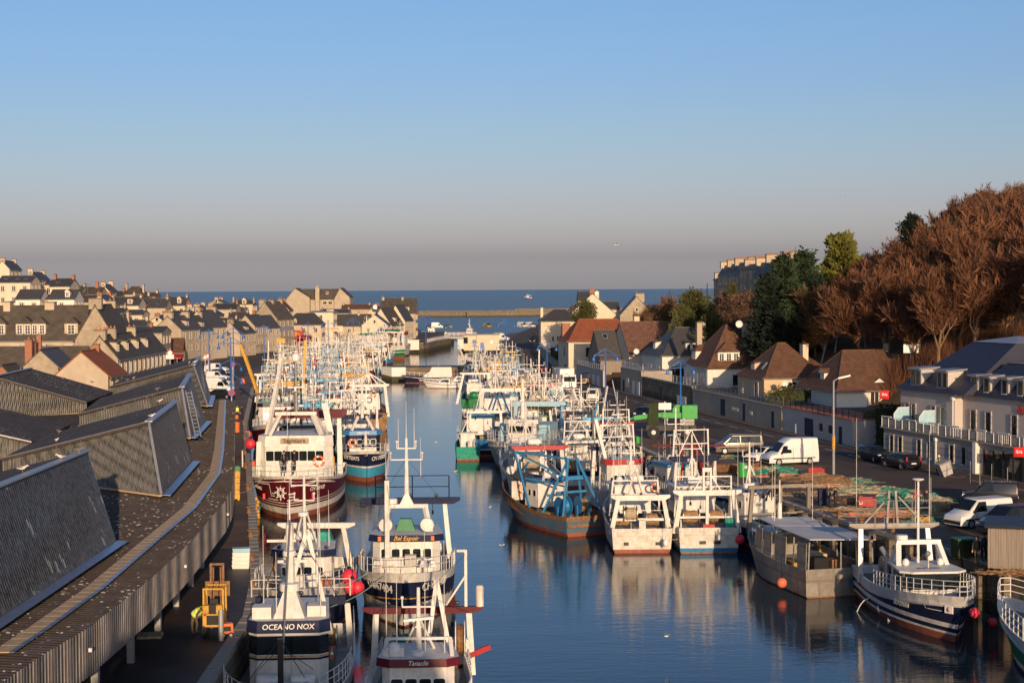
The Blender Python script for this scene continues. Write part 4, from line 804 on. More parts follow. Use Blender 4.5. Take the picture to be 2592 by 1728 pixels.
# hotel
def hotel():
 rz=radians(-72.8); R=Matrix.Rotation(rz,2); c=V((37.2,158)); Ln=56
 T=thing('hotel','pale hotel with slate mansard, white dormers and a long balcony at the right edge','hotel',(c.x,c.y,3.0),rz)
 b=MB(); b.box((Ln/2,8,0),(Ln,16,2.95)); b.build('ground_floor','hotelbase',T)
 s=MB(); s.box((Ln/2,7.9,2.95),(Ln+.3,16.4,.16)); s.build('balcony_slab','kerb',T)
 u=MB(); u.box((5.0,8.3,3.11),(9.6,13,3.75)); u.box((32.5,9.2,3.11),(45.3,13,3.72)); u.box((12.6,8.4,3.11),(1.2,11,3.74)); u.build('upper_floor','hotelwall',T)
 def mans(x0,x1,y0,y1,z0,x2,x3,y2,y3,z1,nm):
  m=MB(); m.add([(x0,y0,z0),(x1,y0,z0),(x1,y1,z0),(x0,y1,z0),(x2,y2,z1),(x3,y2,z1),(x3,y3,z1),(x2,y3,z1)],[(0,1,5,4),(1,2,6,5),(2,3,7,6),(3,0,4,7),(3,2,1,0)],0)
  xm,ym=(x2+x3)/2,(y2+y3)/2
  m.add([(x2-.1,y2-.1,z1),(x3+.1,y2-.1,z1),(x3+.1,y3+.1,z1),(x2-.1,y3+.1,z1),(xm,ym,z1+.6)],[(0,1,4),(1,2,4),(2,3,4),(3,0,4)],1); m.build('roof',['bluetile','zinc'],T)
 mans(-.3,12,1.3,15,6.84,5.0,12,7.0,12.5,11.6,'a'); mans(9.6,55.4,2.3,15.9,6.83,13.4,53,5.2,14,9.9,'b')
 dm=dormer_mesh(1.95,1.75,2.6,'flat','hotelwall','zinc'); ds=dormer_mesh(1.15,1.55,2.4,'flat','hotelwall','zinc')
 for x,y in((2.7,2.0),(7.4,2.0)):
  d=child(dm,'dormer',T,(x,y,7.15))
  for s_ in(-.46,.46):child(window_mesh(.55,1.35,'wk'),'window',d,(s_,-.006,.2))
 for i,x in enumerate((11.6,13.6,16.4,18.8,23,26,30,34,38,42,46,50)):
  d=child(ds,'dormer',T,(x,2.75,7.1)); child(window_mesh(.6,1.2,'wk'),'window',d,(0,-.006,.18))
 for x in(1.5,2.7,6.2,7.9):child(window_mesh(.62,1.5 if x in(1.5,6.2)else 2.2,'gsk'),'window',T,(x,1.79,3.9 if x in(1.5,6.2)else 3.2))
 for x in(11.6,14.0,18.0,21.0,25,28,32,35,39,42,46,50):child(window_mesh(.8,2.2,'gsk'),'window',T,(x,2.69,3.2))
 for x in(1.6,3.2,6.6,8.4,12.2,14.2):child(window_mesh(.62,1.55,'gsk'),'window',T,(x,-.006,.75))
 g=MB(); g.box((23.2,-.03,.05),(12,.06,2.4),0,0)
 for i in range(9):g.box((17.4+i*1.45,-.08,.05),(.09,.1,2.4),0,1)
 g.build('entrance_glazing',['glass','black'],T)
 ps=MB(); ps.box((16.4,-.2,0),(.5,.5,2.95)); ps.build('pillar','wallwhite',T)
 rl=MB()
 for i in range(44):
  x=.1+i*1.27; rl.bar((x,-.25,3.11),(x,-.25,4.05),.045,n=4)
 rl.bar((0,-.25,4.05),(Ln,-.25,4.05),.03,n=4); rl.bar((0,-.25,4.05),(0,2,4.05),.03,n=4)
 for x in(1,5.5,9.6,13,17.2,20.6,24.2,28,32,36,40):
  rl.beam((x-.9,-.3,4.14),(x+.9,-.3,4.14),.1,.08)
  if x>7:
   for k in range(6):rl.bar((x-.7+k*.28,-.25,3.2),(x-.7+k*.28,-.25,4.0),.025,n=4)
 rl.build('railing','whiteclean',T)
 pn=MB()
 for i in range(43):x=.14+i*1.27; pn.box((x+.6,-.24,3.22),(1.16,.02,.72))
 pn.build('railing_panel','#8f8d88',T)
 for x in(2.3,6.9):
  m=MB(); m.add([(x,-.2,3.15),(x,1.5,3.15),(x,1.5,5.1),(x,.3,5.1),(x,-.2,4.5)],[(0,1,2,3,4)],0); m.tube([(x,-.2,3.15),(x,-.2,4.5),(x,.3,5.1),(x,1.5,5.1)],.05,k=1); m.build('divider_panel',['paleblue','whiteclean'],T)
 pp=MB(); pp.bar((9.9,1.55,3.1),(9.9,1.55,6.3),.07); pp.box((9.9,1.55,6.3),(.35,.3,.3)); pp.bar((9.7,-.14,0),(9.7,-.14,2.8),.08); pp.box((9.7,-.16,2.5),(.3,.3,.3)); pp.build('downpipe','whiteclean',T)
 o=text_part('ibis',T,(19.3,2.58,6.0),0,1.25,'signred',name='sign_lettering'); text_part('HOTEL',T,(21.9,2.58,5.9),0,.72,'signred',name='sign_lettering')
 pl=[(-.5,.4,5.75),(23.6,-.75,2.35)]
 for(x,y,z),tz,nm in zip(pl,(0,0),('red cushion-shaped sign at the near corner of the hotel eaves','red cushion-shaped sign over the glazed hotel entrance')):
  w=R@V((x,y))+c; sg=thing('hotel_sign',nm,'sign',(w.x,w.y,3+z),radians(-18)); m=MB(); m.lathe((0,-.06,.45),[(.02,-.09),(.6,-.07),(.62,.07),(.02,.09)],4,axis='y'); m.xf(Matrix.Translation((0,0,.45))@Matrix.Rotation(pi/4,4,'Y')@Matrix.Translation((0,0,-.45))); m.build('panel','signred',sg); text_part('ibis',sg,(0,-.17,.48),0,.42,'paint')
  m=MB(); m.bar((0,.04,.4),(.0,.9,.4),.04); m.build('bracket','steel',sg)
make('signred',(.55,.008,.012),.4)
hotel()
# dark hedge between garage and hotel, conifer hedge walls
def hedge(label,pts,w,h,z,m='hedge',name='hedge'):
 a=V(pts[0]); T=MB(); random.seed(len(label))
 for p,q in zip(pts,pts[1:]):
  p,q=V(p),V(q); u=(q-p).normalized(); n=V((u.y,-u.x)); k=int((q-p).length*w*h*26)
  T.beam((*(p-a),h*.48),(*(q-a),h*.48),w*.86,h*.93)
  for i in range(k):
   f=random.choice('abcd'); t=random.random()*(q-p).length; s=random.uniform(-.5,.5)*w; zz=random.uniform(0,h)
   if f=='a':s=-w/2
   elif f=='b':s=w/2
   elif f=='c':zz=h
   elif f=='d':t=random.choice((0,(q-p).length))
   c=p-a+u*t+n*s; C3=V((c.x,c.y,zz)); d=[V((random.gauss(0,.14),random.gauss(0,.14),random.gauss(0,.14)))for _ in range(3)]
   T.face([C3+v for v in d])
 o=T.build(name,m); o.location=(a.x,a.y,z); tag(o,label,'hedge'); return o
hedge('tall dark hedge filling the gap between the garage front and the hotel',[(38.3,164.8),(44.5,166.6)],1.3,4.6,3,'hedge')
hedge('square clipped green hedge block above the end of the garage',[(37.9,169),(40.5,170)],1.2,1.7,5.0,'bush')
hedge('low clipped hedge in the shade between the white and the peach houses',[(34.5,205),(38.5,206)],1.2,1.6,5.0,'hedge')
hedge('clipped hedge above the garden wall beside the orange-roofed house',[(10.4,322),(9.3,350)],1.4,1.8,5.2,'bush')
mb=MB(); mb.face([(36.5,170,5.1),(48,172,5.1),(46,190,5.1),(34,190,5.1)]); struct(mb,'lawn','grass')
mb=MB(); mb.face([(34,190.01,5.08),(46,190.01,5.08),(33,262,5.08),(19.0,260,5.08)]); struct(mb,'terrace','pavement')
# harbour office on the lock pier, swing bridge, far quay
p=W(1206,887,3.0)
T=thing('harbour_office','small cream harbour office with a blue door and round window beside the swing bridge','office',p,radians(2))
m=MB(); m.box((-1.8,3,0),(3.4,6,4.2)); m.box((3.2,3.2,0),(6.4,6,4.3)); m.build('wall','palecream',T)
m=MB(); m.box((-1.8,3,4.2),(4.0,6.6,.25)); m.box((3.2,3.2,4.31),(6.9,6.5,.22)); m.build('roof','kerb',T)
m=MB(); m.box((1.6,.17,0),(1.0,.05,2.2)); m.build('door','lampblue',T); m=MB(); m.box((-.6,-.03,1.2),(1.0,.05,1.8)); m.build('window','lampblue',T)
m=MB(); m.box((-3.0,-.04,2.0),(1.2,.06,1.7)); m.build('window','glass',T); m=MB(); m.lathe((4.2,.17,2.3),[(.02,-.04),(.5,-.04),(.5,.05)],14,axis='y'); m.build('window','whiteclean',T)
a,b=W(1060,851,3.6),W(1190,849,3.6)
T=thing('swing_bridge','low grey swing bridge crossing the lock between the two basins','bridge',(-18.6,556,2.2))
m=MB(); m.beam((-5,0,1.1),(6,0,1.1),5,.9); m.build('deck','hotelbase',T)
for s in(-2.6,2.6):m=MB(); rail(m,[(-5,s,1.55),(6,s,1.55)],1.1,1.5,.05); m.build('railing','whiteclean',T)
T=thing('quay_railing','long white railing on the curving lock wall below the brasserie','railing',(0,0,3))
m=MB(); rail(m,[(-27.4,511,0),(-25.6,530,0),(-22,553,0)],1.1,1.4,.05); m.build('bars','whiteclean',T)
for px,lb in((1003,'white-painted block at the left lock head below the brasserie'),(1165,'white-painted block at the right lock head by the harbour office')):
 q=W(px+60 if px<1100 else px,880,3.02); x0=-30.6 if px<1100 else -17.2; mb=MB(); mb.box((0,0,-2.0),(3.6,.5,3.0)); mb.box((0,0,1.0),(3.9,.7,.18)); o=mb.build('lock_block','wallwhite'); o.location=((-31.3,501.0,3)if px<1100 else(-15.6,506.2,3)); tag(o,lb,'block')
# boats: builder (bow = local +x, waterline z = 0)
random.seed(77)
BW={}
def rv(s):return V((random.gauss(0,s),random.gauss(0,s),random.gauss(0,s)))
def bwin(w,h,f='whiteclean'):
 k=(round(w,2),round(h,2),f)
 if k not in BW:
  mb=MB(); e=.055; c=.1
  def rr(a,b,q):return[(-a+q,-b),(a-q,-b),(a,-b+q),(a,b-q),(a-q,b),(-a+q,b),(-a,b-q),(-a,-b+q)]
  o=rr(w/2,h/2,c); i=rr(w/2-e,h/2-e,c*.7); n=8
  vs=[(x,-.035,z)for x,z in o]+[(x,-.035,z)for x,z in i]+[(x,0,z)for x,z in o]+[(x,-.012,z)for x,z in i]
  mb.add(vs,[(j,(j+1)%n,n+(j+1)%n,n+j)for j in range(n)]+[(2*n+j,2*n+(j+1)%n,(j+1)%n,j)for j in range(n)],0)
  mb.add(vs[3*n:],[tuple(range(n))],1); BW[k]=mb.mesh('window',[f,'glassdark'])
 return BW[k]
def ring_mesh(r,t,m1='orange',m2='whiteclean'):
 mb=MB(); N=16
 rings=[[((r+t*cos(a))*cos(b),t*sin(a),(r+t*cos(a))*sin(b))for a in[2*pi*j/6 for j in range(6)]]for b in[2*pi*i/N for i in range(N)]]
 for i in range(N):mb.loft([rings[i],rings[(i+1)%N]],1 if i%4==0 else 0,caps=False)
 return mb.mesh('lifebuoy',[m1,m2])
LB_=ring_mesh(.3,.075)
def raft_mesh():
 mb=MB(); mb.lathe((0,0,0),[(.05,-.62),(.26,-.58),(.3,-.45),(.3,-.02),(.32,-.02),(.32,.02),(.3,.02),(.3,.45),(.26,.58),(.05,.62)],12,0,'y')
 for y in(-.35,.35):mb.box((0,y,-.42),(.5,.06,.16),0,1)
 return mb.mesh('life_raft',['whiteclean','black'])
RAFT=raft_mesh()
def radar_mesh(r=.32):
 mb=MB(); mb.lathe((0,0,0),[(.05,0),(r,.02),(r,.2),(r*.92,.25),(.05,.27)],14); return mb.mesh('radar','whiteclean')
RADAR=radar_mesh()
def bar_radar():
 mb=MB(); mb.lathe((0,0,0),[(.12,0),(.1,.25),(.02,.27)],8); mb.box((0,0,.26),(.16,1.5,.12),.4); return mb.mesh('radar','whiteclean')
BRADAR=bar_radar()
def dome_mesh():
 mb=MB(); mb.lathe((0,0,0),[(.12,0),(.26,.08),(.3,.3),(.22,.52),(.08,.62),(.01,.64)],10); return mb.mesh('satellite_dome','whiteclean')
DOME=dome_mesh()
LAMP=MB().lathe((0,0,0),[(.02,-.1),(.1,-.09),(.13,.05),(.12,.09),(.02,.1)],8,0,'x').mesh('deck_lamp','black')
class Boat:
 def __init__(s,label,loc,rz,L,B,zs=1.6,zb=3.0,bands=None,cat='fishing boat',name='fishing_boat',group=None,bul=.75,rake=1.6,ft=.86,full=3.2,deckm='deckgrey',bt=.35,wl=1.9):
  s.T=thing(name,label,cat,(loc[0],loc[1],0),rz,group); s.L,s.B,s.zs,s.zb,s.bul,s.rake,s.ft,s.full,s.wl=L,B,zs,zb,bul,rake,ft,full,wl
  bands=bands or[('w',.3,'antifoul'),('s',-.95,'navy'),('s',-.0,'white')]
  N=18; mats=[]; mb=MB(); rows=[('w',-.7,None)]+list(bands)
  for r in bands:
   if r[2]not in mats:mats.append(r[2])
  ts=[(i/N)for i in range(N+1)]; ts=[t if t<.5 else .5+.5*(1-(1-(t-.5)*2)**1.35)for t in ts]; s.ts=ts
  for sd in(1,-1):
   for j in range(len(rows)-1):
    k=mats.index(rows[j+1][2])
    for i in range(N):
     q=[s.pt(ts[i],rows[j],sd),s.pt(ts[i+1],rows[j],sd),s.pt(ts[i+1],rows[j+1],sd),s.pt(ts[i],rows[j+1],sd)]
     mb.face(q if sd<0 else q[::-1],k)
  for j in range(len(rows)-1):
   a,b=s.pt(0,rows[j],1),s.pt(0,rows[j],-1); c,d=s.pt(0,rows[j+1],-1),s.pt(0,rows[j+1],1); mb.face([a,b,c,d],mats.index(rows[j+1][2]))
  top=bands[-1]; inn=lambda t,sd,z:V((s.pt(t,top,sd).x-(.12 if t>.9 else 0),s.pt(t,top,sd).y-sd*min(.12,abs(s.pt(t,top,sd).y)),z))
  k=mats.index(top[2])
  for sd in(1,-1):
   for i in range(N):
    z0,z1=s.dz(ts[i]),s.dz(ts[i+1]); A,Bq=inn(ts[i],sd,z0-bul),inn(ts[i+1],sd,z1-bul); Cq,Dq=inn(ts[i+1],sd,z1),inn(ts[i],sd,z0)
    mb.face([A,Bq,Cq,Dq]if sd>0 else[Dq,Cq,Bq,A],k)
    E,F_=s.pt(ts[i],top,sd),s.pt(ts[i+1],top,sd); mb.face([Dq,Cq,F_,E]if sd>0 else[E,F_,Cq,Dq],k)
  mb.face([inn(0,1,s.dz(0)-bul)+V((.1,0,0)),inn(0,-1,s.dz(0)-bul)+V((.1,0,0)),inn(0,-1,s.dz(0))+V((.1,0,0)),inn(0,1,s.dz(0))+V((.1,0,0))][::-1],k)
  mb.build('hull',mats,s.T,40)
  dk=MB()
  for i in range(N):dk.face([inn(ts[i],-1,s.dz(ts[i])-bul),inn(ts[i+1],-1,s.dz(ts[i+1])-bul),inn(ts[i+1],1,s.dz(ts[i+1])-bul),inn(ts[i],1,s.dz(ts[i])-bul)])
  dk.build('deck',deckm,s.T)
 def dz(s,t):return s.zs+(s.zb-s.zs)*max(0,(t-.3)/.7)**1.7+.25*max(0,.25-t)*2
 def hb(s,t,h):
  u=min(1,max(0,(t-.42)/.58)); f=(1-u**s.full)**.72; g=max(0,1-u**s.wl)**.95; a=s.ft+(1-s.ft)*min(1,t/.3)
  h=max(-.3,min(1,h)); lo=.94*g if h>=0 else .94*g*(1+h*.7); v=lo+(f-lo)*max(0,h)**1.1
  return max(.03,s.B/2*v*a)
 def surf(s,t,z,sd):
  h=z/s.dz(t); x=-s.L/2+s.L*t*.93+s.rake*max(-.3,h)*t**5-.25*max(0,h)*(1-t)**6; return V((x,sd*s.hb(t,h),z))
 def pt(s,t,r,sd):return s.surf(t,r[1]if r[0]=='w' else s.dz(t)+r[1],sd)
 def X(s,t):return -s.L/2+s.L*t*.93
 def arc(s,z,sd):
  k=(round(z,2),sd)
  if not hasattr(s,'tab'):s.tab={}
  if k not in s.tab:
   P=[s.surf(1-i/240,z,sd)for i in range(241)]; L=[0]
   for p,q in zip(P,P[1:]):L.append(L[-1]+(q-p).length)
   s.tab[k]=(P,L)
  return s.tab[k]
 def at(s,a,z,sd,off=.03):
  P,L=s.arc(z,sd); i=0; a=max(.01,a)
  while i<238 and L[i+1]<a:i+=1
  f=(a-L[i])/max(1e-6,L[i+1]-L[i]); p,q=P[i],P[i+1]; d=(p-q); n=V((d.y,-d.x,0)).normalized()*-sd
  return p.lerp(q,f)+n*off
 def hulltext(s,txt,sd,a,z,size,m='paint',shear=0.0,slope=.0):
  me=text_mesh(txt,size,m,shear).copy()
  for v in me.vertices:
   u=v.co.x*(-sd); v.co=s.at(a-u,z+v.co.y+u*slope,sd,.03+v.co.z)
  o=bpy.data.objects.new('lettering',me); COL.objects.link(o); o.parent=s.T; return o
 def stripe(s,sd,a0,a1,z0,z1,m,w=.07,n=10,name='stripe'):
  mb=MB(); f=lambda t,e:s.at(a0+(a1-a0)*t,z0+(z1-z0)*t+e*w/2,sd,.025)
  if abs(a0-a1)<.02:mb.face([s.at(a0-w/2,z0,sd,.025),s.at(a0+w/2,z0,sd,.025),s.at(a0+w/2,z1,sd,.025),s.at(a0-w/2,z1,sd,.025)])
  else:
   for i in range(n):mb.face([f(i/n,-1),f((i+1)/n,-1),f((i+1)/n,1),f(i/n,1)])
  return mb.build(name,m,s.T)
 def part(s,mb,name,m,smooth=0):return mb.build(name,m,s.T,smooth)
 def put(s,me,name,loc,rz=0.0,sc=1):o=child(me,name,s.T,loc,rz); o.scale=(sc,)*3; return o
 def house(s,tf,ln,w,z0,h,m='white',roofm='white',nf=4,ns=3,board=None,txt=None,tm='paint',bh=.5,slope=.12,wh=.62,frame='whiteclean',rin=.0,ww=None,over=.28,shear=0.0,ts=.7,lower=0,lm=None,wz=.56,aft=.85,nofw=False):
  """wheelhouse whose front stands at station tf"""
  xf=s.X(tf); xb=xf-ln; mb=MB(); fb=slope*h
  a,b=w/2,w/2*aft
  pl=lambda z,e:[(xb,-b,z),(xf-a*.22+e,-a,z),(xf+e,-a*.78,z),(xf+e,a*.78,z),(xf-a*.22+e,a,z),(xb,b,z)]
  mb.loft([pl(z0,0),pl(z0+lower,0),pl(z0+h,-fb if slope>0 else -fb)])if lower else mb.loft([pl(z0,0),pl(z0+h,-fb)])
  s.part(mb,'wheelhouse',m); zc=z0+h*wz
  tilt=atan2(fb,h)
  for i in range(nf if not nofw else 0):
   y=(i+.5)/nf*2-1; wd=ww or min(.85,w*.78/nf*.86); o=s.put(bwin(wd,wh,frame),'window',(xf-fb*(zc-z0)/h+.012,y*w*.39,zc),pi/2); o.rotation_euler=(-tilt if tilt else 0,0,pi/2)
  for sd in(1,-1):
   for i in range(ns):
    f=(i+.5)/ns; x=xf-.25*w-(ln-.25*w)*f*.92; t_=(x-xb)/max(.1,(xf-a*.22)-xb); y=(b+(a-b)*t_)*sd
    s.put(bwin(min(.8,(ln-.2*w)/ns*.7),wh,frame),'window',(x,y+sd*.012,zc),0 if sd<0 else pi)
  rf=MB(); zt=z0+h; e=over
  r1=[(xb-.15,-b-e*.6,zt),(xf-a*.22-fb+e*.6,-a-e,zt),(xf-fb+e,-a*.8,zt),(xf-fb+e,a*.8,zt),(xf-a*.22-fb+e*.6,a+e,zt),(xb-.15,b+e*.6,zt)]
  if board:
   up=[(x-(.10 if x>xb else 0),y*.97,zt+bh)for x,y,z in r1]; rf.k=1; rf.loft([r1,[(x,y,z)for x,y,z in up]],1,caps=False); rf.face(up,0); rf.face(r1[::-1],0)
   s.part(rf,'roof',[roofm,board]); zt+=bh
   if txt:o=s.put(text_mesh(txt,bh*ts,tm,shear),'lettering',(xf-fb+e-.04,0,zt-bh*.5)); o.rotation_euler=(pi/2-.2*0-atan2(.1,bh),0,pi/2)
  else:rf.loft([r1,[(x,y,z+.12)for x,y,z in r1]]); s.part(rf,'roof',roofm); zt+=.12
  s.zt,s.xf,s.xb,s.ww=zt,xf-fb,xb,w; return s
 def mast(s,x,z,h,m='white',r=.13,cross=(1.8,),ants=(),tri=True,radar=1,y=0.0,taper=.5):
  mb=MB(); mb.bar((x,y,z),(x,y,z+h),r,r*taper,8)
  if tri:
   for sd in(-1,1):mb.bar((x-.7,y+sd*.7,z),(x,y,z+h*.55),.06,n=5)
  for i,c in enumerate(cross):
   zz=z+h*(.62+.2*i)if len(cross)>1 else z+h*.7; mb.beam((x,y-c/2,zz),(x,y+c/2,zz),.1,.07)
   for sd in(-1,1):mb.bar((x,y+sd*c/2,zz),(x,y+sd*c/2,zz+.35),.035,n=4); mb.ball((x,y+sd*c/2,zz+.42),.09,6,4)
  s.part(mb,'mast',m)
  if radar:
   b=MB(); zz=z+h*.42; b.beam((x,y,zz),(x+.5,y,zz),.3,.06); s.part(b,'radar_bracket',m); s.put(BRADAR if radar>1 else RADAR,'radar',(x+.42,y,zz+.03))
  for dx,dy,dz0,ln in ants:s.antenna(x+dx,y+dy,z+dz0,ln)
  return s
 def antenna(s,x,y,z,ln,lean=0.0):
  a=MB(); a.bar((x,y,z),(x+lean*ln,y+lean*.6*ln,z+ln*.35),.028,.022,4); a.bar((x+lean*ln,y+lean*.6*ln,z+ln*.35),(x+lean*ln*1.4,y+lean*ln,z+ln),.018,.01,4); s.part(a,'antenna','pole'); return s
 def gantry(s,t,w,h,m='white',bm=None,leg=.34,beam=.34,lean=.3,over=.35,foot=0.0,zb=None,knee=0,deck=True,inner=False,wings=True):
  x=s.X(t); z0=s.dz(t)-s.bul if zb is None else zb; mb=MB(); b2=MB()
  for sd in(-1,1):
   mb=MB(); y=sd*w/2; mb.add([(x-leg/2+lean+foot*0,y-leg/2+sd*foot,z0),(x+leg/2+lean,y-leg/2+sd*foot,z0),(x+leg/2+lean,y+leg/2+sd*foot,z0),(x-leg/2+lean,y+leg/2+sd*foot,z0),(x-leg*.4,y-leg*.42-sd*.15,z0+h),(x+leg*.4,y-leg*.42-sd*.15,z0+h),(x+leg*.4,y+leg*.42-sd*.15,z0+h),(x-leg*.4,y+leg*.42-sd*.15,z0+h)],[(0,1,5,4),(1,2,6,5),(2,3,7,6),(3,0,4,7)])
   if knee:mb.add([(x+lean*.2,y-sd*.15,z0+h),(x+lean*.2,y-sd*(.15+knee),z0+h),(x+lean*.3,y-sd*.1,z0+h-knee)],[(0,1,2),(2,1,0)])
   s.part(mb,'gantry_leg',m)
  if inner:
   mb=MB(); mb.beam((x+lean*.5,0,z0+h*.1),(x,0,z0+h),.22,.22); mb.beam((x+lean*.6,-w/2,z0+h*.42),(x+lean*.6,w/2,z0+h*.42),.16,.16); s.part(mb,'gantry_brace',m)
  e=w/2+over; hb_=beam/2
  b2.ext([(-hb_,0),(hb_,0),(hb_,beam),(-hb_,beam)],-e+.35,e-.35)
  if wings:
   for sd in(-1,1):b2.add([(-hb_,sd*(e-.35),0),(hb_,sd*(e-.35),0),(hb_,sd*(e-.35),beam),(-hb_,sd*(e-.35),beam),(-hb_*.8,sd*(e+.1),beam*.55),(hb_*.8,sd*(e+.1),beam*.55),(hb_*.8,sd*(e+.1),beam),(-hb_*.8,sd*(e+.1),beam)],[(0,1,5,4),(1,2,6,5),(2,3,7,6),(3,0,4,7),(4,5,6,7)])
  o=s.part(b2,'gantry_beam',bm or m); o.location=(x,0,z0+h)
  for sd in(-1,1):
   p=MB(); p.bar((x-.1,sd*w*.3,z0+h-.05),(x-.1,sd*w*.3,z0+h-.45),.02,n=4); p.lathe((x-.1,sd*w*.3,z0+h-.6),[(.02,-.07),(.17,-.06),(.12,0),(.17,.06),(.02,.07)],10,0,'y'); s.part(p,'pulley','black')
  for yy in(-.35,0,.35):s.put(LAMP,'deck_lamp',(x-.25,yy*w,z0+h+beam+.12),pi)
  s.gx,s.gz=x,z0+h; return s
 def derrick(s,p,q,m='white',w=.16,truss=False,name='derrick'):
  mb=MB()
  if truss:
   P,Q_=V(p),V(q); d=(Q_-P).normalized(); a=d.cross(V((0,1,0))).normalized()*w; b=V((0,1,0))*w; n=9
   for o in(a,-a):mb.bar(P+o,Q_+o,.03,n=4)
   for i in range(n):mb.bar(P.lerp(Q_,i/n)+(a if i%2 else -a),P.lerp(Q_,(i+1)/n)+(-a if i%2 else a),.018,n=4)
  else:mb.beam(p,q,w,w*1.15)
  s.part(mb,name,m); return s
 def rails(s,t0,t1,h=.9,rows=2,m='whiteclean',r=.022,both=True,n=9,wrap=True):
  mb=MB(); tp=('s',0,'')
  pts={}
  for sd in(-1,1):
   pts[sd]=[]
   for i in range(n+1):
    t=t0+(t1-t0)*i/n; p=s.pt(t,tp,sd); p=V((p.x,p.y-sd*.06,p.z)); pts[sd].append(p)
    if i%1==0:mb.bar(p,p+V((0,0,h)),r,n=4)
  for sd in(-1,1):
   for j in range(rows):
    z=V((0,0,h*(j+1)/rows))
    for a,b in zip(pts[sd],pts[sd][1:]):mb.bar(a+z,b+z,r,n=4)
  if wrap and t1>.9:
   for j in range(rows):z=V((0,0,h*(j+1)/rows)); mb.bar(pts[1][-1]+z,pts[-1][-1]+z,r,n=4)
  s.part(mb,'railing',m); return s
 def drum(s,t,y,z,r=.5,w=1.2,m='net',fl='steel',tw=True):
  x=s.X(t); mb=MB(); mb.lathe((x,y,z),[(.05,-w/2),(r*1.25,-w/2),(r*1.25,-w/2+.05),(r*.9,-w/2+.06)],14,0,'y'); mb.lathe((x,y,z),[(r*.9,w/2-.06),(r*1.25,w/2-.05),(r*1.25,w/2),(.05,w/2)],14,0,'y')
  mb.lathe((x,y,z),[(r*.8,-w/2+.05),(r,-w*.25),(r*.92,0),(r*1.02,w*.22),(r*.8,w/2-.05)],14,1,'y')
  if tw:mb.box((x,y-w/2-.1,z-.9),(.3,.12,.9),0,0); mb.box((x,y+w/2+.1,z-.9),(.3,.12,.9),0,0)
  s.part(mb,'net_drum',[fl,m]); return s
 def stays(s,pairs,m='ropedark',r=.012):
  mb=MB()
  for a,b in pairs:mb.bar(a,b,r,n=3)
  s.part(mb,'rigging',m); return s
 def blk(s,name,m,c,d,rz=0.0,**k):mb=MB(); mb.box(c,d,rz,**k); return s.part(mb,name,m)
 def gear(s,n=6,seed=1):
  random.seed(seed)
  for i in range(n):
   t=random.uniform(.08,.5); x=s.X(t); y=random.uniform(-.32,.32)*s.B; z=s.dz(t)-s.bul; k=random.randrange(6)
   if k==0:s.blk('hatch',random.choice(['white','deckgrey','blue']),(x,y,z),(1.0,1.0,.4),tx=.9,ty=.9)
   elif k==1:
    mb=MB(); mb.lathe((x,y,z+.45),[(.05,-.5),(.4,-.5),(.4,-.44),(.2,-.43),(.24,0),(.2,.43),(.4,.44),(.4,.5),(.05,.5)],10,0,'y'); mb.box((x,y-.6,z),(.3,.12,.8)); mb.box((x,y+.6,z),(.3,.12,.8)); s.part(mb,'winch',random.choice(['rust','green','blue','steel']))
   elif k==2:
    mb=MB(); mb.bar((x,y,z),(x,y,z+1.1),.12,n=8); mb.bar((x,y,z+1.1),(x+.35,y,z+1.35),.14,n=8); s.part(mb,'vent','white')
   elif k==3:s.blk('fish_pound',random.choice(['#b08a3c','#c9b78a','orange','teal']),(x,y,z),(1.3,.9,.5))
   elif k==4:
    mb=MB()
    for _ in range(46):c=V((x+random.gauss(0,.35),y+random.gauss(0,.35),z+abs(random.gauss(.1,.18)))); mb.face([c+rv(.2),c+rv(.2),c+rv(.2)])
    s.part(mb,'net_heap',random.choice(['netgreen','net','nettan','teal','orange']))
   else:
    mb=MB(); mb.beam((x,y,z),(x,y,z+1.5),.14,.14); mb.beam((x,y,z+1.5),(x+.9,y*.6,z+2.1),.12,.12); s.part(mb,'davit',random.choice(['white','blue','yellow']))
  return s
 def clutter(s,seed=3,n=5):
  random.seed(seed)
  for i in range(n):s.antenna(s.xb+random.random()*(s.xf-s.xb),random.uniform(-.45,.45)*s.ww,s.zt,random.uniform(1.5,3.8))
  s.put(DOME,'satellite_dome',(s.xb+.5,s.ww*random.choice((-.3,.3)),s.zt)); s.put(RAFT,'life_raft',(s.xb+random.uniform(.3,.8),s.ww*random.uniform(-.2,.2),s.zt+.42))
  for sd in(-1,1):s.put(LAMP,'deck_lamp',(s.xf-.2,sd*s.ww*.42,s.zt+.12))
  return s
FW=-Q
def toward(dx,dy):return atan2(dy,dx)
def bnd(*a):return list(a)
# the named boats near the camera
def fwd_top(b,z,w,dx=1.6,h=1.3,m='white'):
 mb=MB()
 for sd in(-1,1):
  mb.beam((b.xf-.5,sd*w/2,z),(b.xf-dx,sd*w*.36,z+h),.22,.2); mb.beam((b.xf-dx-1.2,sd*w/2,z),(b.xf-dx,sd*w*.36,z+h),.2,.18)
 mb.beam((b.xf-dx,-w*.42,z+h),(b.xf-dx,w*.42,z+h),.32,.22); b.part(mb,'roof_frame',m); return b.xf-dx,z+h
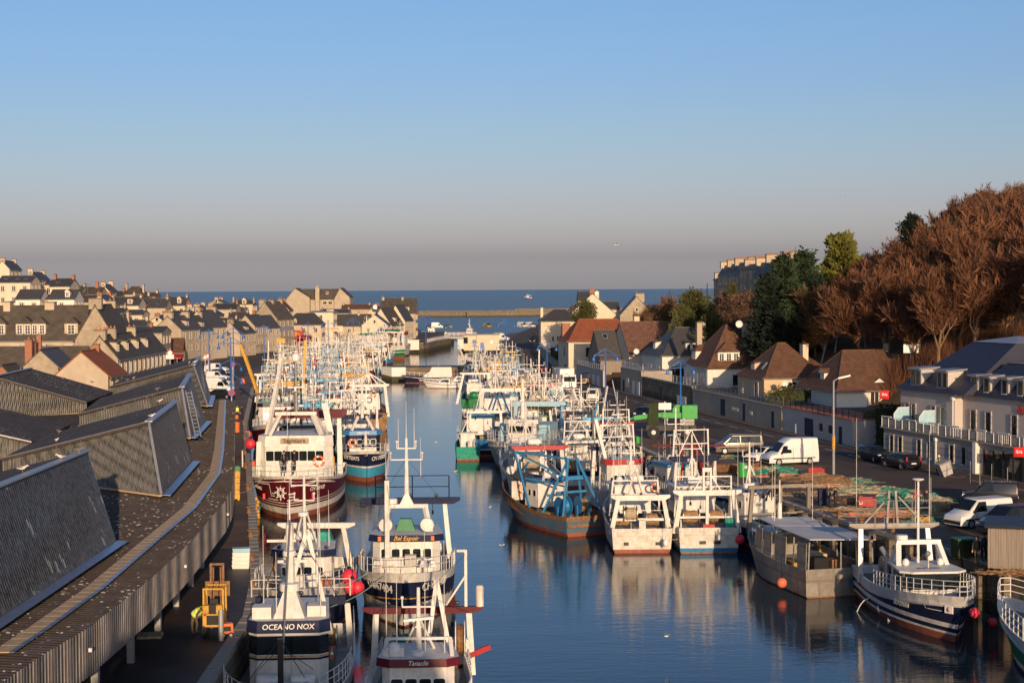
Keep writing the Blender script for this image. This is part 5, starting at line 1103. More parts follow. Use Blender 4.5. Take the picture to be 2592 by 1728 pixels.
# --- white boat with navy name band, at the bottom edge
b=Boat('white trawler with a navy name band and dark window strip, nearest the market quay',(-10.8,75.5),FW+.06,21,6.0,1.6,2.5,bnd(('w',.3,'antifoul'),('s',-.9,'navy'),('s',0,'white')),ft=.9)
b.house(.57,5.6,3.75,.95,2.75,nf=0,ns=0,board='navy',txt='OCEANO NOX',bh=.58,slope=.02,over=.12,shear=.12,ts=.62)
x=b.xf
mb=MB(); e=.05; pl=lambda z,o:[(b.xb+1.2,-1.74-o,z),(x-.41+.02,-1.875-o,z),(x+o+.03,-1.48,z),(x+o+.03,1.48,z),(x-.41+.02,1.875+o,z),(b.xb+1.2,1.74+o,z)]
mb.loft([pl(2.67,.02),pl(3.55,.02)],0); mb.loft([pl(2.55,.03),pl(2.61,.03)],1,caps=False); mb.loft([pl(2.41,.03),pl(2.51,.03)],2,caps=False); mb.loft([pl(3.58,.03),pl(3.67,.03)],3,caps=False); b.part(mb,'window_band',['glassdark','yellow','navy','whiteclean'])
for y in(-.85,.75):b.put(RAFT,'life_raft',(b.xf+.75,y,1.6),0)
b.blk('hatch','white',(b.xf+1.6,0,1.1),(1.3,2.0,.5)); b.blk('locker','white',(b.xf-1.0,-1.3,b.zt),(1.0,.9,.55)); b.blk('locker','white',(b.xf-1.4,1.3,b.zt),(1.0,.9,.5))
mb=MB(); mb.loft([[(b.xf-1.9,-.75,b.zt),(b.xf-.5,-.75,b.zt),(b.xf-.5,.75,b.zt),(b.xf-1.9,.75,b.zt)],[(b.xf-1.7,-.3,b.zt+1.2),(b.xf-1.1,-.3,b.zt+1.2),(b.xf-1.1,.3,b.zt+1.2),(b.xf-1.7,.3,b.zt+1.2)]]); b.part(mb,'mast_base','white')
mb=MB(); mb.bar((b.xf-1.5,0,b.zt+1.2),(b.xf-1.5,0,b.zt+4.4),.24,.19,8); mb.bar((b.xf-1.5,0,b.zt+4.4),(b.xf-1.5,0,b.zt+5.6),.05,n=5); mb.beam((b.xf-1.5,-1.1,b.zt+3.6),(b.xf-1.5,.3,b.zt+3.6),.16,.12); b.part(mb,'mast','white')
o=b.put(RADAR,'radar',(b.xf-1.2,0,b.zt+1.2),0,1.5); o=b.put(RADAR,'radar',(b.xf-1.2,0,b.zt+2.9),0,1.0)
mb=MB()
for sd in(-.1,.75):mb.beam((b.xf-4.6,sd*3.2-.6,2.6),(b.xf-5.0,.6,b.zt+3.6),.2,.2)
mb.beam((b.xf-4.9,-.9,b.zt+2.0),(b.xf-5.0,.6,b.zt+2.0),.14,.14); b.part(mb,'tripod','white')
b.derrick((b.xf+2.6,-.15,1.6),(b.xf-1.2,.05,b.zt+4.6),'steel',.16,True); b.derrick((b.xf+2.6,-.15,1.6),(b.xf+2.6,-.15,4.0),'black',.22)
b.gantry(.14,5.2,2.5,'white','navy',over=.1,lean=-.3,beam=.42,wings=False); b.rails(.0,.2,.95); mb=MB()
for sd in(-1,1):rail(mb,[(b.gx,sd*.9,b.gz+.42),(b.gx,sd*2.6,b.gz+.42)],.9,.8,.03,2)
b.part(mb,'gantry_railing','white'); b.rails(.5,.995,1.0,3,n=12); b.put(LB_,'lifebuoy',(b.xf-1.2,2.0,2.4)); b.blk('fender_board','deckgrey',(b.xf-3.2,2.35,1.1),(4.6,.5,.6)); b.drum(.2,-1.6,1.9,.55,.9,'netgreen'); b.drum(.2,1.5,1.9,.5,.9,'net')
for x_,y_,l_ in((-.6,-.6,3.2),(-.8,1.5,5.0),(-2.4,1.3,6.2),(-2.6,-1.4,4.2)):b.antenna(b.xf+x_,y_,b.zt,l_)
b.stays([((b.xf-1.5,0,b.zt+4.5),(b.gx,2.2,b.gz)),((b.xf-1.5,0,b.zt+4.5),(b.gx,-2.2,b.gz)),((b.xf+2.6,-.15,4),(b.xf+6,1.2,3)),((b.xf+2.6,-.15,4),(b.xf+6,-1.2,3)),((b.xf+2.6,-.15,3.6),(b.xf+.3,-1.4,2)),((b.xf+2.6,-.15,3.6),(b.xf+.3,1.2,2))],r=.02)
# --- cream-legged boat with blue name board behind it
b=Boat('fishing boat with rusty cream gantry and navy name board, behind the nearest trawler',(-12.7,95),FW-.02,16,5.6,2.4,3.5,bnd(('w',.3,'antifoul'),('s',-.85,'navy'),('s',-.8,'yellow'),('s',0,'white')),bul=.7,full=2.8)
b.house(.56,3.4,3.4,2.0,2.0,nf=4,ns=2,board='navy',txt='Ma confiance II',bh=.42,ts=.75,shear=.25,slope=.05); b.gantry(.16,3.8,3.1,'whiteworn','white',foot=.5,over=.5,lean=.5)
b.mast(b.xf-.9,b.zt,4.6,cross=(1.2,1.6),ants=((0,.9,0,4.2),(0,-.9,0,4.6),(-.6,1.4,0,3.4)),radar=1); b.clutter(4,3); b.rails(.45,.99,.8); b.put(LB_,'lifebuoy',(b.xf-.8,-1.75,3.3))
b.blk('net_heap','teal',(b.xb-.6,.8,b.zt-.2),(1.1,1.1,.7),tx=.6,ty=.6); b.blk('door','rust',(b.xf+.03,-.25,2.1),(.05,.55,1.3)); b.drum(.26,0,2.9,.6,2.0,'net'); mb=MB(); mb.lathe((b.xf+1.6,1.6,2.4),[(.3,0),(.38,.6),(.42,.62)],10); b.part(mb,'tub','terracotta')
for sd in(-1,1):b.blk('trawl_door','yellow' if sd>0 else 'rust',(b.X(.1),sd*2.75,2.3),(1.6,.14,.8))
b.gear(5,41)
# --- white boat with dark red band, bottom centre
b=Boat('white fishing boat with a dark red roof band and red gantry, bottom centre',(-4.4,72.5),FW+.03,16,5.0,1.2,2.1,bnd(('w',.3,'antifoul'),('s',-.8,'white'),('s',-.55,'darkred'),('s',0,'white')))
b.house(.62,3.2,3.3,.55,2.35,nf=4,ns=2,board='darkred',txt='Tanaclis',bh=.36,ts=.8,shear=.3,slope=.06,wh=.95,ww=.64,wz=.58)
mb=MB(); z=b.zt; mb.beam((b.xf-1.2,-1.5,z+.65),(b.xf-1.2,1.5,z+.65),.16,.12)
for sd in(-1,1):mb.beam((b.xf-.4,sd*1.55,z),(b.xf-1.2,sd*1.45,z+.65),.18,.14)
b.part(mb,'roof_frame','white'); b.mast(b.xf-1.3,z,3.0,cross=(1.5,),r=.15,ants=((.2,1.2,0,5.2),(.2,-1.0,0,4.0),(0,.3,0,5.6),(-.2,-1.5,0,4.6)),radar=2)
b.put(DOME,'satellite_dome',(b.xf-.5,-1.1,b.zt-.05),0,1.1); b.put(RADAR,'radar',(b.xf-.5,0,z),0,.9); b.blk('locker','white',(b.xf-.7,-1.05,z),(.6,.8,.4))
b.gantry(.06,5.0,3.1,'white','darkred',over=.45,lean=.2,beam=.32); g=b.gx; mb=MB(); mb.beam((g,2.2,b.gz+.3),(g,2.2,b.gz+3.2),.14,.14); mb.beam((g,2.2,b.gz+3.15),(g,1.75,b.gz+3.15),.12,.12); mb.beam((g,2.2,b.gz+1.9),(g,1.2,b.gz+.4),.09,.09); o=b.part(mb,'davit','white'); o.scale=(1,-1,1)if False else(1,1,1)
mb=MB(); mb.lathe((g,2.9,b.gz+.3),[(.05,0),(.2,.02),(.2,1.0),(.15,1.08),(.02,1.1)],10); b.part(mb,'gas_cylinder','whiteworn')
mb=MB(); mb.ball((g,.6,b.gz+.8),.05); mb.add([(g,1.2,b.gz+.3),(g,1.7,b.gz+.3),(g,1.6,b.gz+1.3)],[(0,1,2),(2,1,0)]); b.part(mb,'gantry_bracket','darkred')
mb=MB()
for sd in(.2,1.5):mb.beam((b.X(.2),sd,1.6),(b.X(.16),.75,5.6),.2,.2)
b.part(mb,'tripod','white'); b.drum(.15,1.9,2.6,.75,.5,'rust','white'); b.drum(.15,-1.0,2.3,.6,1.0,'netgreen'); b.rails(.5,.98,.9,2); b.rails(.0,.3,.9,3); b.derrick((b.X(.08),2.3,1.5),(b.X(.06),3.4,1.9),'red',.22); b.stays([((b.xf-1.3,0,z+2.8),(g,2.4,b.gz)),((b.xf-1.3,0,z+2.8),(g,-2.4,b.gz)),((g,2.2,b.gz+3),(b.xf-1.3,0,z+2.4))]); b.gear(4,12)
# --- navy and white trawler with yellow lettering
b=Boat('navy and white trawler with yellow name and thin yellow stripe, mid channel left',(-6.75,100.5),FW+.03,17,6.1,2.3,3.4,bnd(('w',.12,'antifoul'),('w',1.32,'white'),('s',-1.62,'navy'),('s',-1.54,'yellow'),('s',-.55,'navy'),('s',0,'white')),bul=.55,rake=1.2,full=3.6,wl=2.3)
b.house(.69,4.2,4.2,2.05,2.3,nf=5,ns=4,board='navy',txt='Bel Espoir',tm='yellow',bh=.4,ts=.95,shear=.3,slope=.03,wh=.72,ww=.6,wz=.66)
for y in(-1.65,1.65):b.blk('crest','orange',(b.xf+.25,y,b.zt-.36),(.03,.2,.3))
mb=MB(); z=b.zt
for sd in(-1,1):mb.beam((b.xf-1.1,sd*1.5,z),(b.xf-1.5,sd*1.15,z+1.55),.26,.24)
mb.beam((b.xf-1.5,-1.35,z+1.6),(b.xf-1.5,1.35,z+1.6),.3,.24); b.part(mb,'roof_frame','white')
mb=MB(); mb.loft([[(b.xf-1.7,-.45,z+1.7),(b.xf-1.3,-.45,z+1.7),(b.xf-1.3,.45,z+1.7),(b.xf-1.7,.45,z+1.7)],[(b.xf-1.6,-.1,z+2.4),(b.xf-1.4,-.1,z+2.4),(b.xf-1.4,.1,z+2.4),(b.xf-1.6,.1,z+2.4)]]); b.part(mb,'mast_base','white'); b.mast(b.xf-1.5,z+2.3,3.6,cross=(2.0,1.2),tri=False,radar=0,r=.16,ants=((0,0,3.5,2.4),(0,.5,2.9,2.6),(0,-.5,2.9,1.9),(0,.9,1.2,2.4),(0,-1.3,1.0,2.6)))
mb=MB(); mb.beam((b.xf+.6,-1.15,2.4),(b.xf+.4,-1.15,8.2),.24,.28); b.part(mb,'derrick_post','whiteworn')
for y in(-1.3,1.3):
 mb=MB(); mb.lathe((b.xf-.5,y,z+.55),[(.02,-.2),(.42,-.18),(.45,0),(.42,.18),(.02,.2)],14,0,'x'); b.part(mb,'horn_housing','white')
b.put(RADAR,'radar',(b.xf-1.5,-1.0,z+1.75),0,1.3); b.blk('net_heap','green',(b.xf-2.2,-.1,z),(1,1.2,.7),tx=.6,ty=.6)
b.gantry(.1,4.9,3.6,'white','navy',over=.8,lean=.9,beam=.42,foot=.2); mb=MB(); rail(mb,[(b.gx,-2.4,b.gz+.42),(b.gx,2.6,b.gz+.42)],1.5,2.0,.03,2); b.part(mb,'gantry_railing','navy')
b.rails(.42,.985,.9,2,n=12); b.hulltext('CH667404',-1,2.35,2.3,.72); b.hulltext('CH667404',1,3.1,2.3,.72); b.put(LB_,'lifebuoy',(b.xb+.6,-2.1,4.2),0,1.2); b.gear(5,5)
for y in(-2.2,2.1,1.4):b.blk('bollard','white',(b.X(.78),y*.8,3.0),(.3,.5,.4),ty=.6)
b.blk('winch','steel',(b.xf+.9,.3,2.95),(.6,.7,.7)); b.blk('locker','white',(b.xf+.3,-.6,2.7),(.3,1.6,.7))
b.stays([((b.xf-1.5,0,z+4.6),(b.gx,2.3,b.gz)),((b.xf-1.5,0,z+4.6),(b.gx,-2.3,b.gz)),((b.xf+.4,-1.15,8.1),(b.xf+4.2,-.3,3.6))])
# --- dark red trawler with ship's wheel emblem
b=Boat('dark red and white trawler with a ship-wheel emblem on its bow',(-20.0,147.6),FW+.02,23,8.0,2.5,3.95,bnd(('w',.5,'antifoul'),('w',1.05,'white'),('w',1.22,'darkred'),('w',1.29,'white'),('w',1.45,'darkred'),('w',1.52,'white'),('s',-.24,'darkred'),('s',0,'white')),bul=.5,rake=1.4,full=4.2,wl=2.6)
b.house(.70,5.2,6.8,2.75,3.0,nf=7,ns=3,roofm='white',board='white',bh=1.0,slope=.0,wh=1.0,ww=.82,wz=.72,over=.1); mb=MB(); mb.box((b.xf+.13,0,b.zt-.72),(.06,2.6,.52)); b.part(mb,'name_board','nettan'); o=b.put(text_mesh('Sagittaire',.55,'ropedark',.0),'lettering',(b.xf+.19,0,b.zt-.46)); o.rotation_euler=(pi/2,0,pi/2)
mb=MB(); z=b.zt
for sd in(-1,1):mb.beam((b.xf-.6,sd*2.4,z),(b.xf-1.3,sd*1.5,z+1.9),.34,.3); mb.beam((b.xf-3.6,sd*2.6,z),(b.xf-1.4,sd*1.5,z+1.9),.3,.28)
mb.beam((b.xf-1.3,-1.9,z+1.95),(b.xf-1.3,1.9,z+1.95),.5,.3); b.part(mb,'roof_frame','white'); b.mast(b.xf-1.3,z+2.1,4.6,cross=(2.2,),tri=False,radar=2,r=.2,m='steel',ants=((0,1.6,0,4.2),(0,-1.2,0,5.0))); b.put(DOME,'satellite_dome',(b.xf-1.4,0,z+6.7),0,1.3)
b.gantry(.16,6.4,5.4,'white','darkred',over=.5,lean=.8,beam=.8,leg=.5); b.derrick((b.xf-.4,-3.3,3.2),(b.xf-4.2,-1.6,13.6),'white',.32); b.derrick((b.xf-.2,-3.4,2.9),(b.xf-.4,-3.3,6.2),'white',.36); b.derrick((b.xf-4.4,2.9,z-.4),(b.xf-5,2.3,z+2.6),'white',.5)
b.rails(.5,.97,.95,2,n=11); b.put(LB_,'lifebuoy',(b.xf+.1,2.2,4.4),pi/2,1.5)
for sd,a0,a1 in((-1,4.2,1.9),(1,.5,3.4)):b.stripe(sd,a0,a1,3.0,3.12,'paint',.1)
b.stripe(-1,1.9,1.9,1.95,3.12,'paint',.11); b.stripe(-1,2.6,.9,1.72,1.72,'paint',.09); b.stripe(1,.1,1.3,1.72,1.78,'paint',.09); b.stripe(-1,1.75,1.2,2.3,2.3,'paint',.12); b.stripe(1,.25,.7,2.3,2.3,'paint',.12); b.stripe(-1,1.75,1.3,2.05,2.05,'paint',.1); b.stripe(1,.3,.9,2.02,2.02,'paint',.1)
mb=MB(); c=b.at(.42,2.45,-1,.06); R_=.4; nx=(b.at(.1,2.45,-1)-b.at(.8,2.45,-1)).normalized()
def onbow(a,r):return c+nx*r*sin(a)+V((.02,0,r*cos(a)))
for i in range(20):a,a2=2*pi*i/20,2*pi*(i+1)/20; mb.bar(onbow(a,R_),onbow(a2,R_),.05,n=4); mb.bar(onbow(a,R_*.55),onbow(a2,R_*.55),.03,n=4)
for i in range(8):a=2*pi*i/8; mb.bar(onbow(a,R_*.55),onbow(a,R_*1.5),.04,n=4); mb.ball(onbow(a,R_*1.55),.07,5,4)
b.part(mb,'wheel_emblem','paint'); b.hulltext('CN 701132',1,3.9,2.5,.5,shear=.2); b.hulltext('CN 701132',-1,4.8,2.5,.46,shear=.2); b.gear(6,9)
for y in(-3,3):b.blk('anchor','pinkbuoy',(b.X(.93),y*.72,1.62),(.25,.2,.5))
b.stays([((b.xf-4.2,-1.6,13.5),(b.gx,-2.8,b.gz)),((b.xf-1.3,0,z+6),(b.gx,2.5,b.gz)),((b.xf-1.3,0,z+6),(b.xf+6.5,0,4.8))],r=.02)
for x_,y_,l_ in((-.5,2.9,5),(-.4,-.7,4)):b.antenna(b.xf+x_,y_,b.zt,l_)
# --- navy over light blue boat
b=Boat('navy and sky-blue trawler with blue wheelhouse, outside the dark red one',(-16.4,171.5),FW+.16,17,5.6,2.3,3.35,bnd(('w',.5,'antifoul'),('w',1.5,'skyblue'),('w',1.7,'white'),('s',-.3,'navy'),('s',0,'white')),bul=.5,rake=1.0,full=4,wl=2.6)
b.house(.66,3.4,3.7,2.4,2.05,m='navy',nf=4,ns=2,board='blue',txt='DROOPY',bh=.45,ts=.72,slope=.0,roofm='blue',wh=.7,ww=.66,wz=.62); mb=MB(); mb.box((b.xf+.02,0,2.4),(.1,2.9,.75)); b.part(mb,'house_front','white')
mb=MB()
for sd in(-1,1):mb.beam((b.xf-.5,sd*1.2,b.zt),(b.xf-1.0,sd*.45,b.zt+1.5),.24,.22)
b.part(mb,'roof_frame','white'); b.mast(b.xf-1.0,b.zt+1.3,4.2,cross=(1.6,1.4),tri=False,r=.18,ants=((0,.8,0,3),(0,-.8,0,3.6))); b.gantry(.12,4.6,3.6,'white','navy',lean=.8,beam=.5); b.rails(.45,.98,.8); b.put(LB_,'lifebuoy',(b.xf+.1,-1.2,3.6),pi/2,1.3); b.hulltext('CN 750475',1,2.0,2.45,.62,shear=.2); b.hulltext('CN 750475',-1,2.4,2.45,.62); mb=MB(); mb.lathe((b.X(.93),0,3.7),[(.2,0),(.15,.9),(.02,1.6)],8); b.part(mb,'bow_post','white'); b.derrick((b.X(.5),1.6,3),(b.X(.36),2.0,8.6),'white',.2); b.derrick((b.X(.3),-1.5,3),(b.X(.25),-.9,8.4),'steel',.16,True); b.gear(5,15)
# --- black boat half hidden by the quay
b=Boat('black-hulled boat with white rim and red stripe, squeezed against the left quay',(-22.9,171),FW+.12,19,5.6,2.6,4.0,bnd(('w',.6,'darkred'),('w',.9,'white'),('s',-.5,'black'),('s',0,'white')),bul=.5,full=3)
b.house(.62,4,3.6,2.8,2.4,nf=4,ns=2,board='black',txt='',bh=.3); b.mast(b.xf-1,b.zt,4.6,m='black',cross=(1.4,)); b.gantry(.12,4.4,3.6,'black','black'); b.rails(.6,.98,1.0,3,m='nettan'); b.clutter(31,3); b.gear(5,16)
b=Boat('dark red bowed trawler with white house and black name band, behind the black-hulled boat',(-29.6,198),FW+.16,20,6.2,2.8,4.2,bnd(('w',.5,'antifoul'),('s',-.5,'darkred'),('s',0,'white')),bul=.5,full=3)
b.house(.64,4.2,4.4,3.0,2.6,nf=4,ns=3,board='black',txt='LA ROSSAIA',bh=.4,ts=.8,frame='black',wh=.8); b.mast(b.xf-1,b.zt,4.8,m='black',cross=(1.4,1.8),ants=((0,1,0,4),)); b.gantry(.1,5,4,'black','black'); b.rails(.6,.98); b.clutter(32,4); b.gear(6,17); b.derrick((b.X(.55),2.0,3),(b.X(.5),1.0,10.5),'steel',.2,True); mb=MB(); mb.lathe((b.X(.9),1.5,4.0),[(.05,-.2),(.4,0),(.6,.5),(.5,.9),(.02,1.1)],10); b.part(mb,'hood','white')
# --- rusty stern with hanging chain dredges
b=Boat('scallop boat showing its rusty yellow stern hung with chain dredges',(-21.2,233),Q+.1,17,5.4,2.4,3.2,bnd(('w',.4,'rust'),('w',1.0,'rustwood'),('s',-.25,'rustwood'),('s',0,'rust')),ft=.94,bul=.6)
b.house(.74,3.4,3.8,2.4,2.3,nf=4,ns=2,board='teal',txt='',bh=.3); b.gantry(.06,4.8,4.3,'white','white',foot=.3,leg=.45,beam=.4,lean=.4,inner=False,knee=.5); mb=MB()
for y in(-2.4,-1.2,0,1.2,2.4):mb.beam((b.gx,y,b.gz+.4),(b.gx,0,b.gz+2.0),.14,.14)
b.part(mb,'gantry_fan','white'); b.mast(b.xf-1,b.zt,5,cross=(1.6,)); b.gear(6,18); b.put(LB_,'lifebuoy',(b.gx-.1,-.6,b.gz-1),pi/2,1.3)
for i in range(6):
 mb=MB(); y=-2.1+i*.82; random.seed(i)
 for j in range(30):mb.box((b.X(0)-.28-random.random()*.1,y+random.uniform(-.3,.3),.5+random.random()*1.9),(.12,.13,.22))
 mb.box((b.X(0)-.3,y,2.4),(.2,.66,.1)); b.part(mb,'dredge','rust')
b.clutter(33,3)
# --- boat with yellow arch and two yellow derricks
b=Boat('boat with a broad yellow arch gantry and two tall yellow derricks off the left quay',(-35.0,238),Q+.2,20,6.0,2.4,3.4,bnd(('w',.4,'antifoul'),('s',-.5,'white'),('s',0,'white')))
b.house(.72,4,4.2,2.4,2.6,nf=4,ns=3,board='white',bh=.3); b.gantry(.1,5.2,4.4,'yellow','yellow',beam=.7,leg=.5,lean=.2,knee=.9,wings=False,over=.2); b.mast(b.xf-1,b.zt,6,cross=(2.4,1.6),ants=((0,1,0,4),(0,-1,0,4.6))); b.rails(.0,.4); b.gear(6,19); b.clutter(34,4)
b.derrick((b.X(.06),2.6,2.0),(b.X(.16),6.0,12.2),'yellow',.36); b.derrick((b.X(.30),-2.9,2.6),(b.X(.36),-3.6,12.6),'yellow',.36); b.drum(.2,0,3.1,.9,3.2,'black')
for y in(1.5,-1.2):b.derrick((b.X(.1),y,2.4),(b.X(.3),y*.5,8.0),'galv',.22,True)
# --- right bank, near to far
b=Boat('navy and white trawler with white stripes, moored bow-on at the right, water pouring beside it',(24.5,94.6),FW+.06,14.5,4.9,1.9,2.85,bnd(('w',.42,'antifoul'),('w',.56,'white'),('w',.82,'navy'),('w',1.1,'white'),('s',-.66,'navy'),('s',.0,'white')),bul=.55,rake=1.5,full=2.9,wl=1.7)
b.house(.70,3.2,3.3,1.75,1.5,m='white',nf=0,ns=0,slope=-.16,over=.34,aft=.9); x=b.xf; mb=MB(); pl=lambda z,o:[(b.xb+.3,-1.5,z),(x-.42+o,-1.66,z),(x+o+.02,-1.3,z),(x+o+.02,1.3,z),(x-.42+o,1.66,z),(b.xb+.3,1.5,z)]
mb.loft([pl(2.25,-.1),pl(3.2,.03)]); b.part(mb,'window_band','glass')
for y in(-1.32,-.45,.45,1.32):mb=MB(); mb.beam((x-.06,y,2.25),(x+.06,y,3.2),.06,.09); b.part(mb,'window_pillar','black')
for sd in(-1,1):
 for k in(.5,1.4,2.2):mb=MB(); mb.beam((x-k,sd*1.66,2.25),(x-k+.1,sd*1.69,3.2),.07,.05); b.part(mb,'window_pillar','black')
mb=MB(); z=b.zt
for sd in(-1,1):mb.beam((x-2.0,sd*1.45,z-.1),(x-2.9,sd*1.2,z+1.2),.3,.26); mb.beam((x-3.4,sd*1.45,z-.1),(x-2.9,sd*1.2,z+1.2),.26,.24)
mb.beam((x-2.9,-1.35,z+1.25),(x-2.9,1.35,z+1.25),.36,.26); b.part(mb,'roof_frame','whiteclean'); b.put(RADAR,'radar',(x-2.9,-1.0,z+1.4),0,1.1)
mb=MB(); mb.bar((x-2.9,0,z),(x-2.9,0,z+5),.09,.06,6); mb.lathe((x-2.9,0,z+4.9),[(.1,0),(.36,.12),(.32,.18),(.02,.2)],12); mb.lathe((x-2.9,0,z+4.0),[(.02,0),(.3,.06),(.02,.12)],12); b.part(mb,'mast','pole')
mb=MB(); mb.bar((x-1.0,0,z),(x-1.0,0,z+.7),.06); mb.ball((x-1.0,0,z+.85),.17,8,6); b.part(mb,'searchlight','steel')
for y in(-1.1,1.0):b.put(DOME,'satellite_dome',(x-1.8,y,z),0,.7)
text_part('BL925658',b.T,(x-.9,0,z+.006),pi/2,.36,'black').rotation_euler=(0,0,pi/2)
b.rails(.42,.99,.85,3,n=13); b.gantry(.14,4.6,3.3,'galv','alu',over=.5,beam=.34,lean=.5,inner=False); mb=MB(); rail(mb,[(b.gx,-2.4,b.gz+.34),(b.gx,2.4,b.gz+.34)],1.4,1.0,.035,3); mb.beam((b.gx,.25,b.gz+.2),(b.gx,.1,b.gz+2.4),.14,.14); mb.beam((b.gx,-.45,b.gz+.2),(b.gx,-.3,b.gz+2.4),.14,.14); mb.beam((b.gx,-1.9,b.gz+.3),(b.gx,-.3,b.gz+2.0),.1,.1); mb.beam((b.gx,1.9,b.gz+.3),(b.gx,.3,b.gz+2.0),.1,.1); b.part(mb,'gantry_railing','alu')
for y,l_ in((-2.4,7),(2.3,6.2),(1.4,3.0),(-.6,2.6),(3.0-.6,3.2)):b.antenna(b.gx,y,b.gz,l_)
b.hulltext('BL925658',-1,4.9,1.5,.42,slope=.02);
for sd in(-1,1):
 b.stripe(sd,6.2,2.7,1.85,2.05,'paint',.08,14); b.stripe(sd,2.75,2.5,2.05,1.72,'paint',.1,2); b.stripe(sd,2.4,1.2,2.06,2.1,'paint',.06,6); b.stripe(sd,2.4,1.2,1.74,1.78,'paint',.06,6)
mb=MB(); p=b.at(.75,1.98,-1,.03); mb.box((p.x+.02,p.y-.02,p.z-.22),(.08,.52,.44),-.95); b.part(mb,'emblem','paint'); mb=MB(); q=[(0,-.13),(.12,-.13),(.17,0),(.12,.13),(0,.13)]; d=V((sin(.95),cos(.95)))
mb.tube([(p.x+.075+.0,p.y-.055+0,p.z)]*1+[(p.x+.07+u*.0,p.y-.06-u*.8+.08,p.z+w)for u,w in q],.022,n=4); b.part(mb,'emblem_letter','red')
b.drum(.28,.9,2.6,.6,1.0,'rustwood'); b.drum(.28,-.9,2.6,.55,.9,'rust'); mb=MB(); mb.bar((b.X(.42),-1.6,2.0),(b.X(.42),-1.6,3.6),.13,n=8); mb.bar((b.X(.42),-1.6,3.6),(b.X(.38),-1.75,4.0),.15,n=8); b.part(mb,'exhaust','galv'); b.gear(5,51)
mb=MB(); q=b.surf(.35,.8,-1)
for k in range(14):t=k/13; mb.bar((q.x,q.y-.1-t*.7,.8-t*t*.8),(q.x+random.gauss(0,.03),q.y-.1-(t+.08)*.7,.8-(t+.08)**2*.8),.03,n=4)
b.part(mb,'water_jet','whiteclean')
# grey aluminium catamaran workboat with a canopy
b=Boat('grey aluminium workboat with a flat white canopy and side screens',(19.5,108.6),Q+.25,14,5.3,1.75,2.6,bnd(('w',.1,'rust'),('s',-.1,'alu'),('s',0,'alu')),cat='workboat',name='workboat',ft=.98,bul=.5,full=2.6,rake=.8,deckm='alu')
b.house(.80,2.4,3.6,1.4,1.5,m='alu',roofm='paleblue',nf=4,ns=3,wh=.5,frame='nettan',over=.2); mb=MB(); z0=1.4
mb.slab([(b.X(.0),-2.45,3.55),(b.X(.42),-2.45,3.62),(b.X(.42),2.2,3.85),(b.X(.0),2.2,3.75)][::-1],.06); mb.slab([(b.X(.42)+.02,-1.9,3.66),(b.X(.66),-1.7,3.9),(b.X(.66),2.1,3.95),(b.X(.42)+.02,2.2,3.86)][::-1],.06); b.part(mb,'canopy','tarp')
mb=MB()
for x_ in(.0,.18,.4,.62):
 for sd in(-1,1):mb.bar((b.X(x_)+.05,sd*2.3,1.3),(b.X(x_)+.05,sd*2.2,3.6),.05,n=5)
mb.bar((b.X(0)+.03,0,1.3),(b.X(0)+.03,0,3.55),.05,n=5); b.part(mb,'canopy_frame','galv')
for i,(a_,c_)in enumerate(((.0,.1),(.24,.38),(.42,.52),(.54,.62))):
 mb=MB()
 for sd in(1,):mb.slab([(b.X(a_),sd*2.46,1.7),(b.X(c_),sd*2.46,1.75),(b.X(c_),sd*2.4,3.5),(b.X(a_),sd*2.4,3.5)],.04)
 b.part(mb,'side_screen','alu')
text_part('PIRANHA',b.T,(b.X(0)-.30,-1.4,.95),-pi/2,.5,'blue'); b.put(RAFT,'life_raft',(b.xb+.8,-.2,b.zt+.4),0,1.1); mb=MB(); mb.bar((b.xb+.3,.6,b.zt),(b.xb+.3,.6,b.zt+2),.2,.14,8); mb.bar((b.xb+.3,.6,b.zt+2),(b.xb+.3,.6,b.zt+3.6),.05,n=5); b.part(mb,'mast','white')
for x_,y_,l_ in((.2,1.2,5.5),(.4,.9,4.8),(-.3,-1.6,6.4),(-.6,1.4,4)):b.antenna(b.xb+x_,y_,b.zt,l_)
mb=MB();
for sd in(-.25,.25):mb.tube([(b.X(.78),1.6+sd,2.4),(b.X(.78),1.6+sd,3.9),(b.X(.76),1.6+sd,4.0),(b.X(.74),1.6+sd,3.9),(b.X(.74),1.6+sd,2.4)],.03,n=4)
b.part(mb,'ladder_hoops','galv'); b.blk('winch','black',(b.X(.06),1.2,1.3),(.8,1.0,1.2)); b.blk('engine_box','rust',(b.X(.12),-.4,1.3),(.9,1.0,.9)); b.gear(3,52)
b=Boat('boat with a rusty tube gantry and dark wheelhouse behind the grey workboat',(19.0,125.5),Q+.28,13,4.4,2.0,3.0,bnd(('w',.3,'antifoul'),('s',-.5,'navy'),('s',0,'white')))
b.house(.66,3,3.0,1.8,2.0,nf=3,ns=2); b.gantry(.1,5.0,3.4,'woodgrey','woodgrey',over=.5,wings=False,beam=.25,leg=.3,inner=True); b.mast(b.xf-.9,b.zt,3.8,cross=(1.2,),ants=((0,1,0,4),(0,-1,0,4.6))); b.gear(6,53); b.clutter(35,4); mb=MB()
for _ in range(60):c=V((b.X(.2),random.uniform(-.4,.4),5.0+random.uniform(-1.2,.8))); mb.face([c+rv(.3),c+rv(.3),c+rv(.3)])
b.part(mb,'hung_net','ropedark')
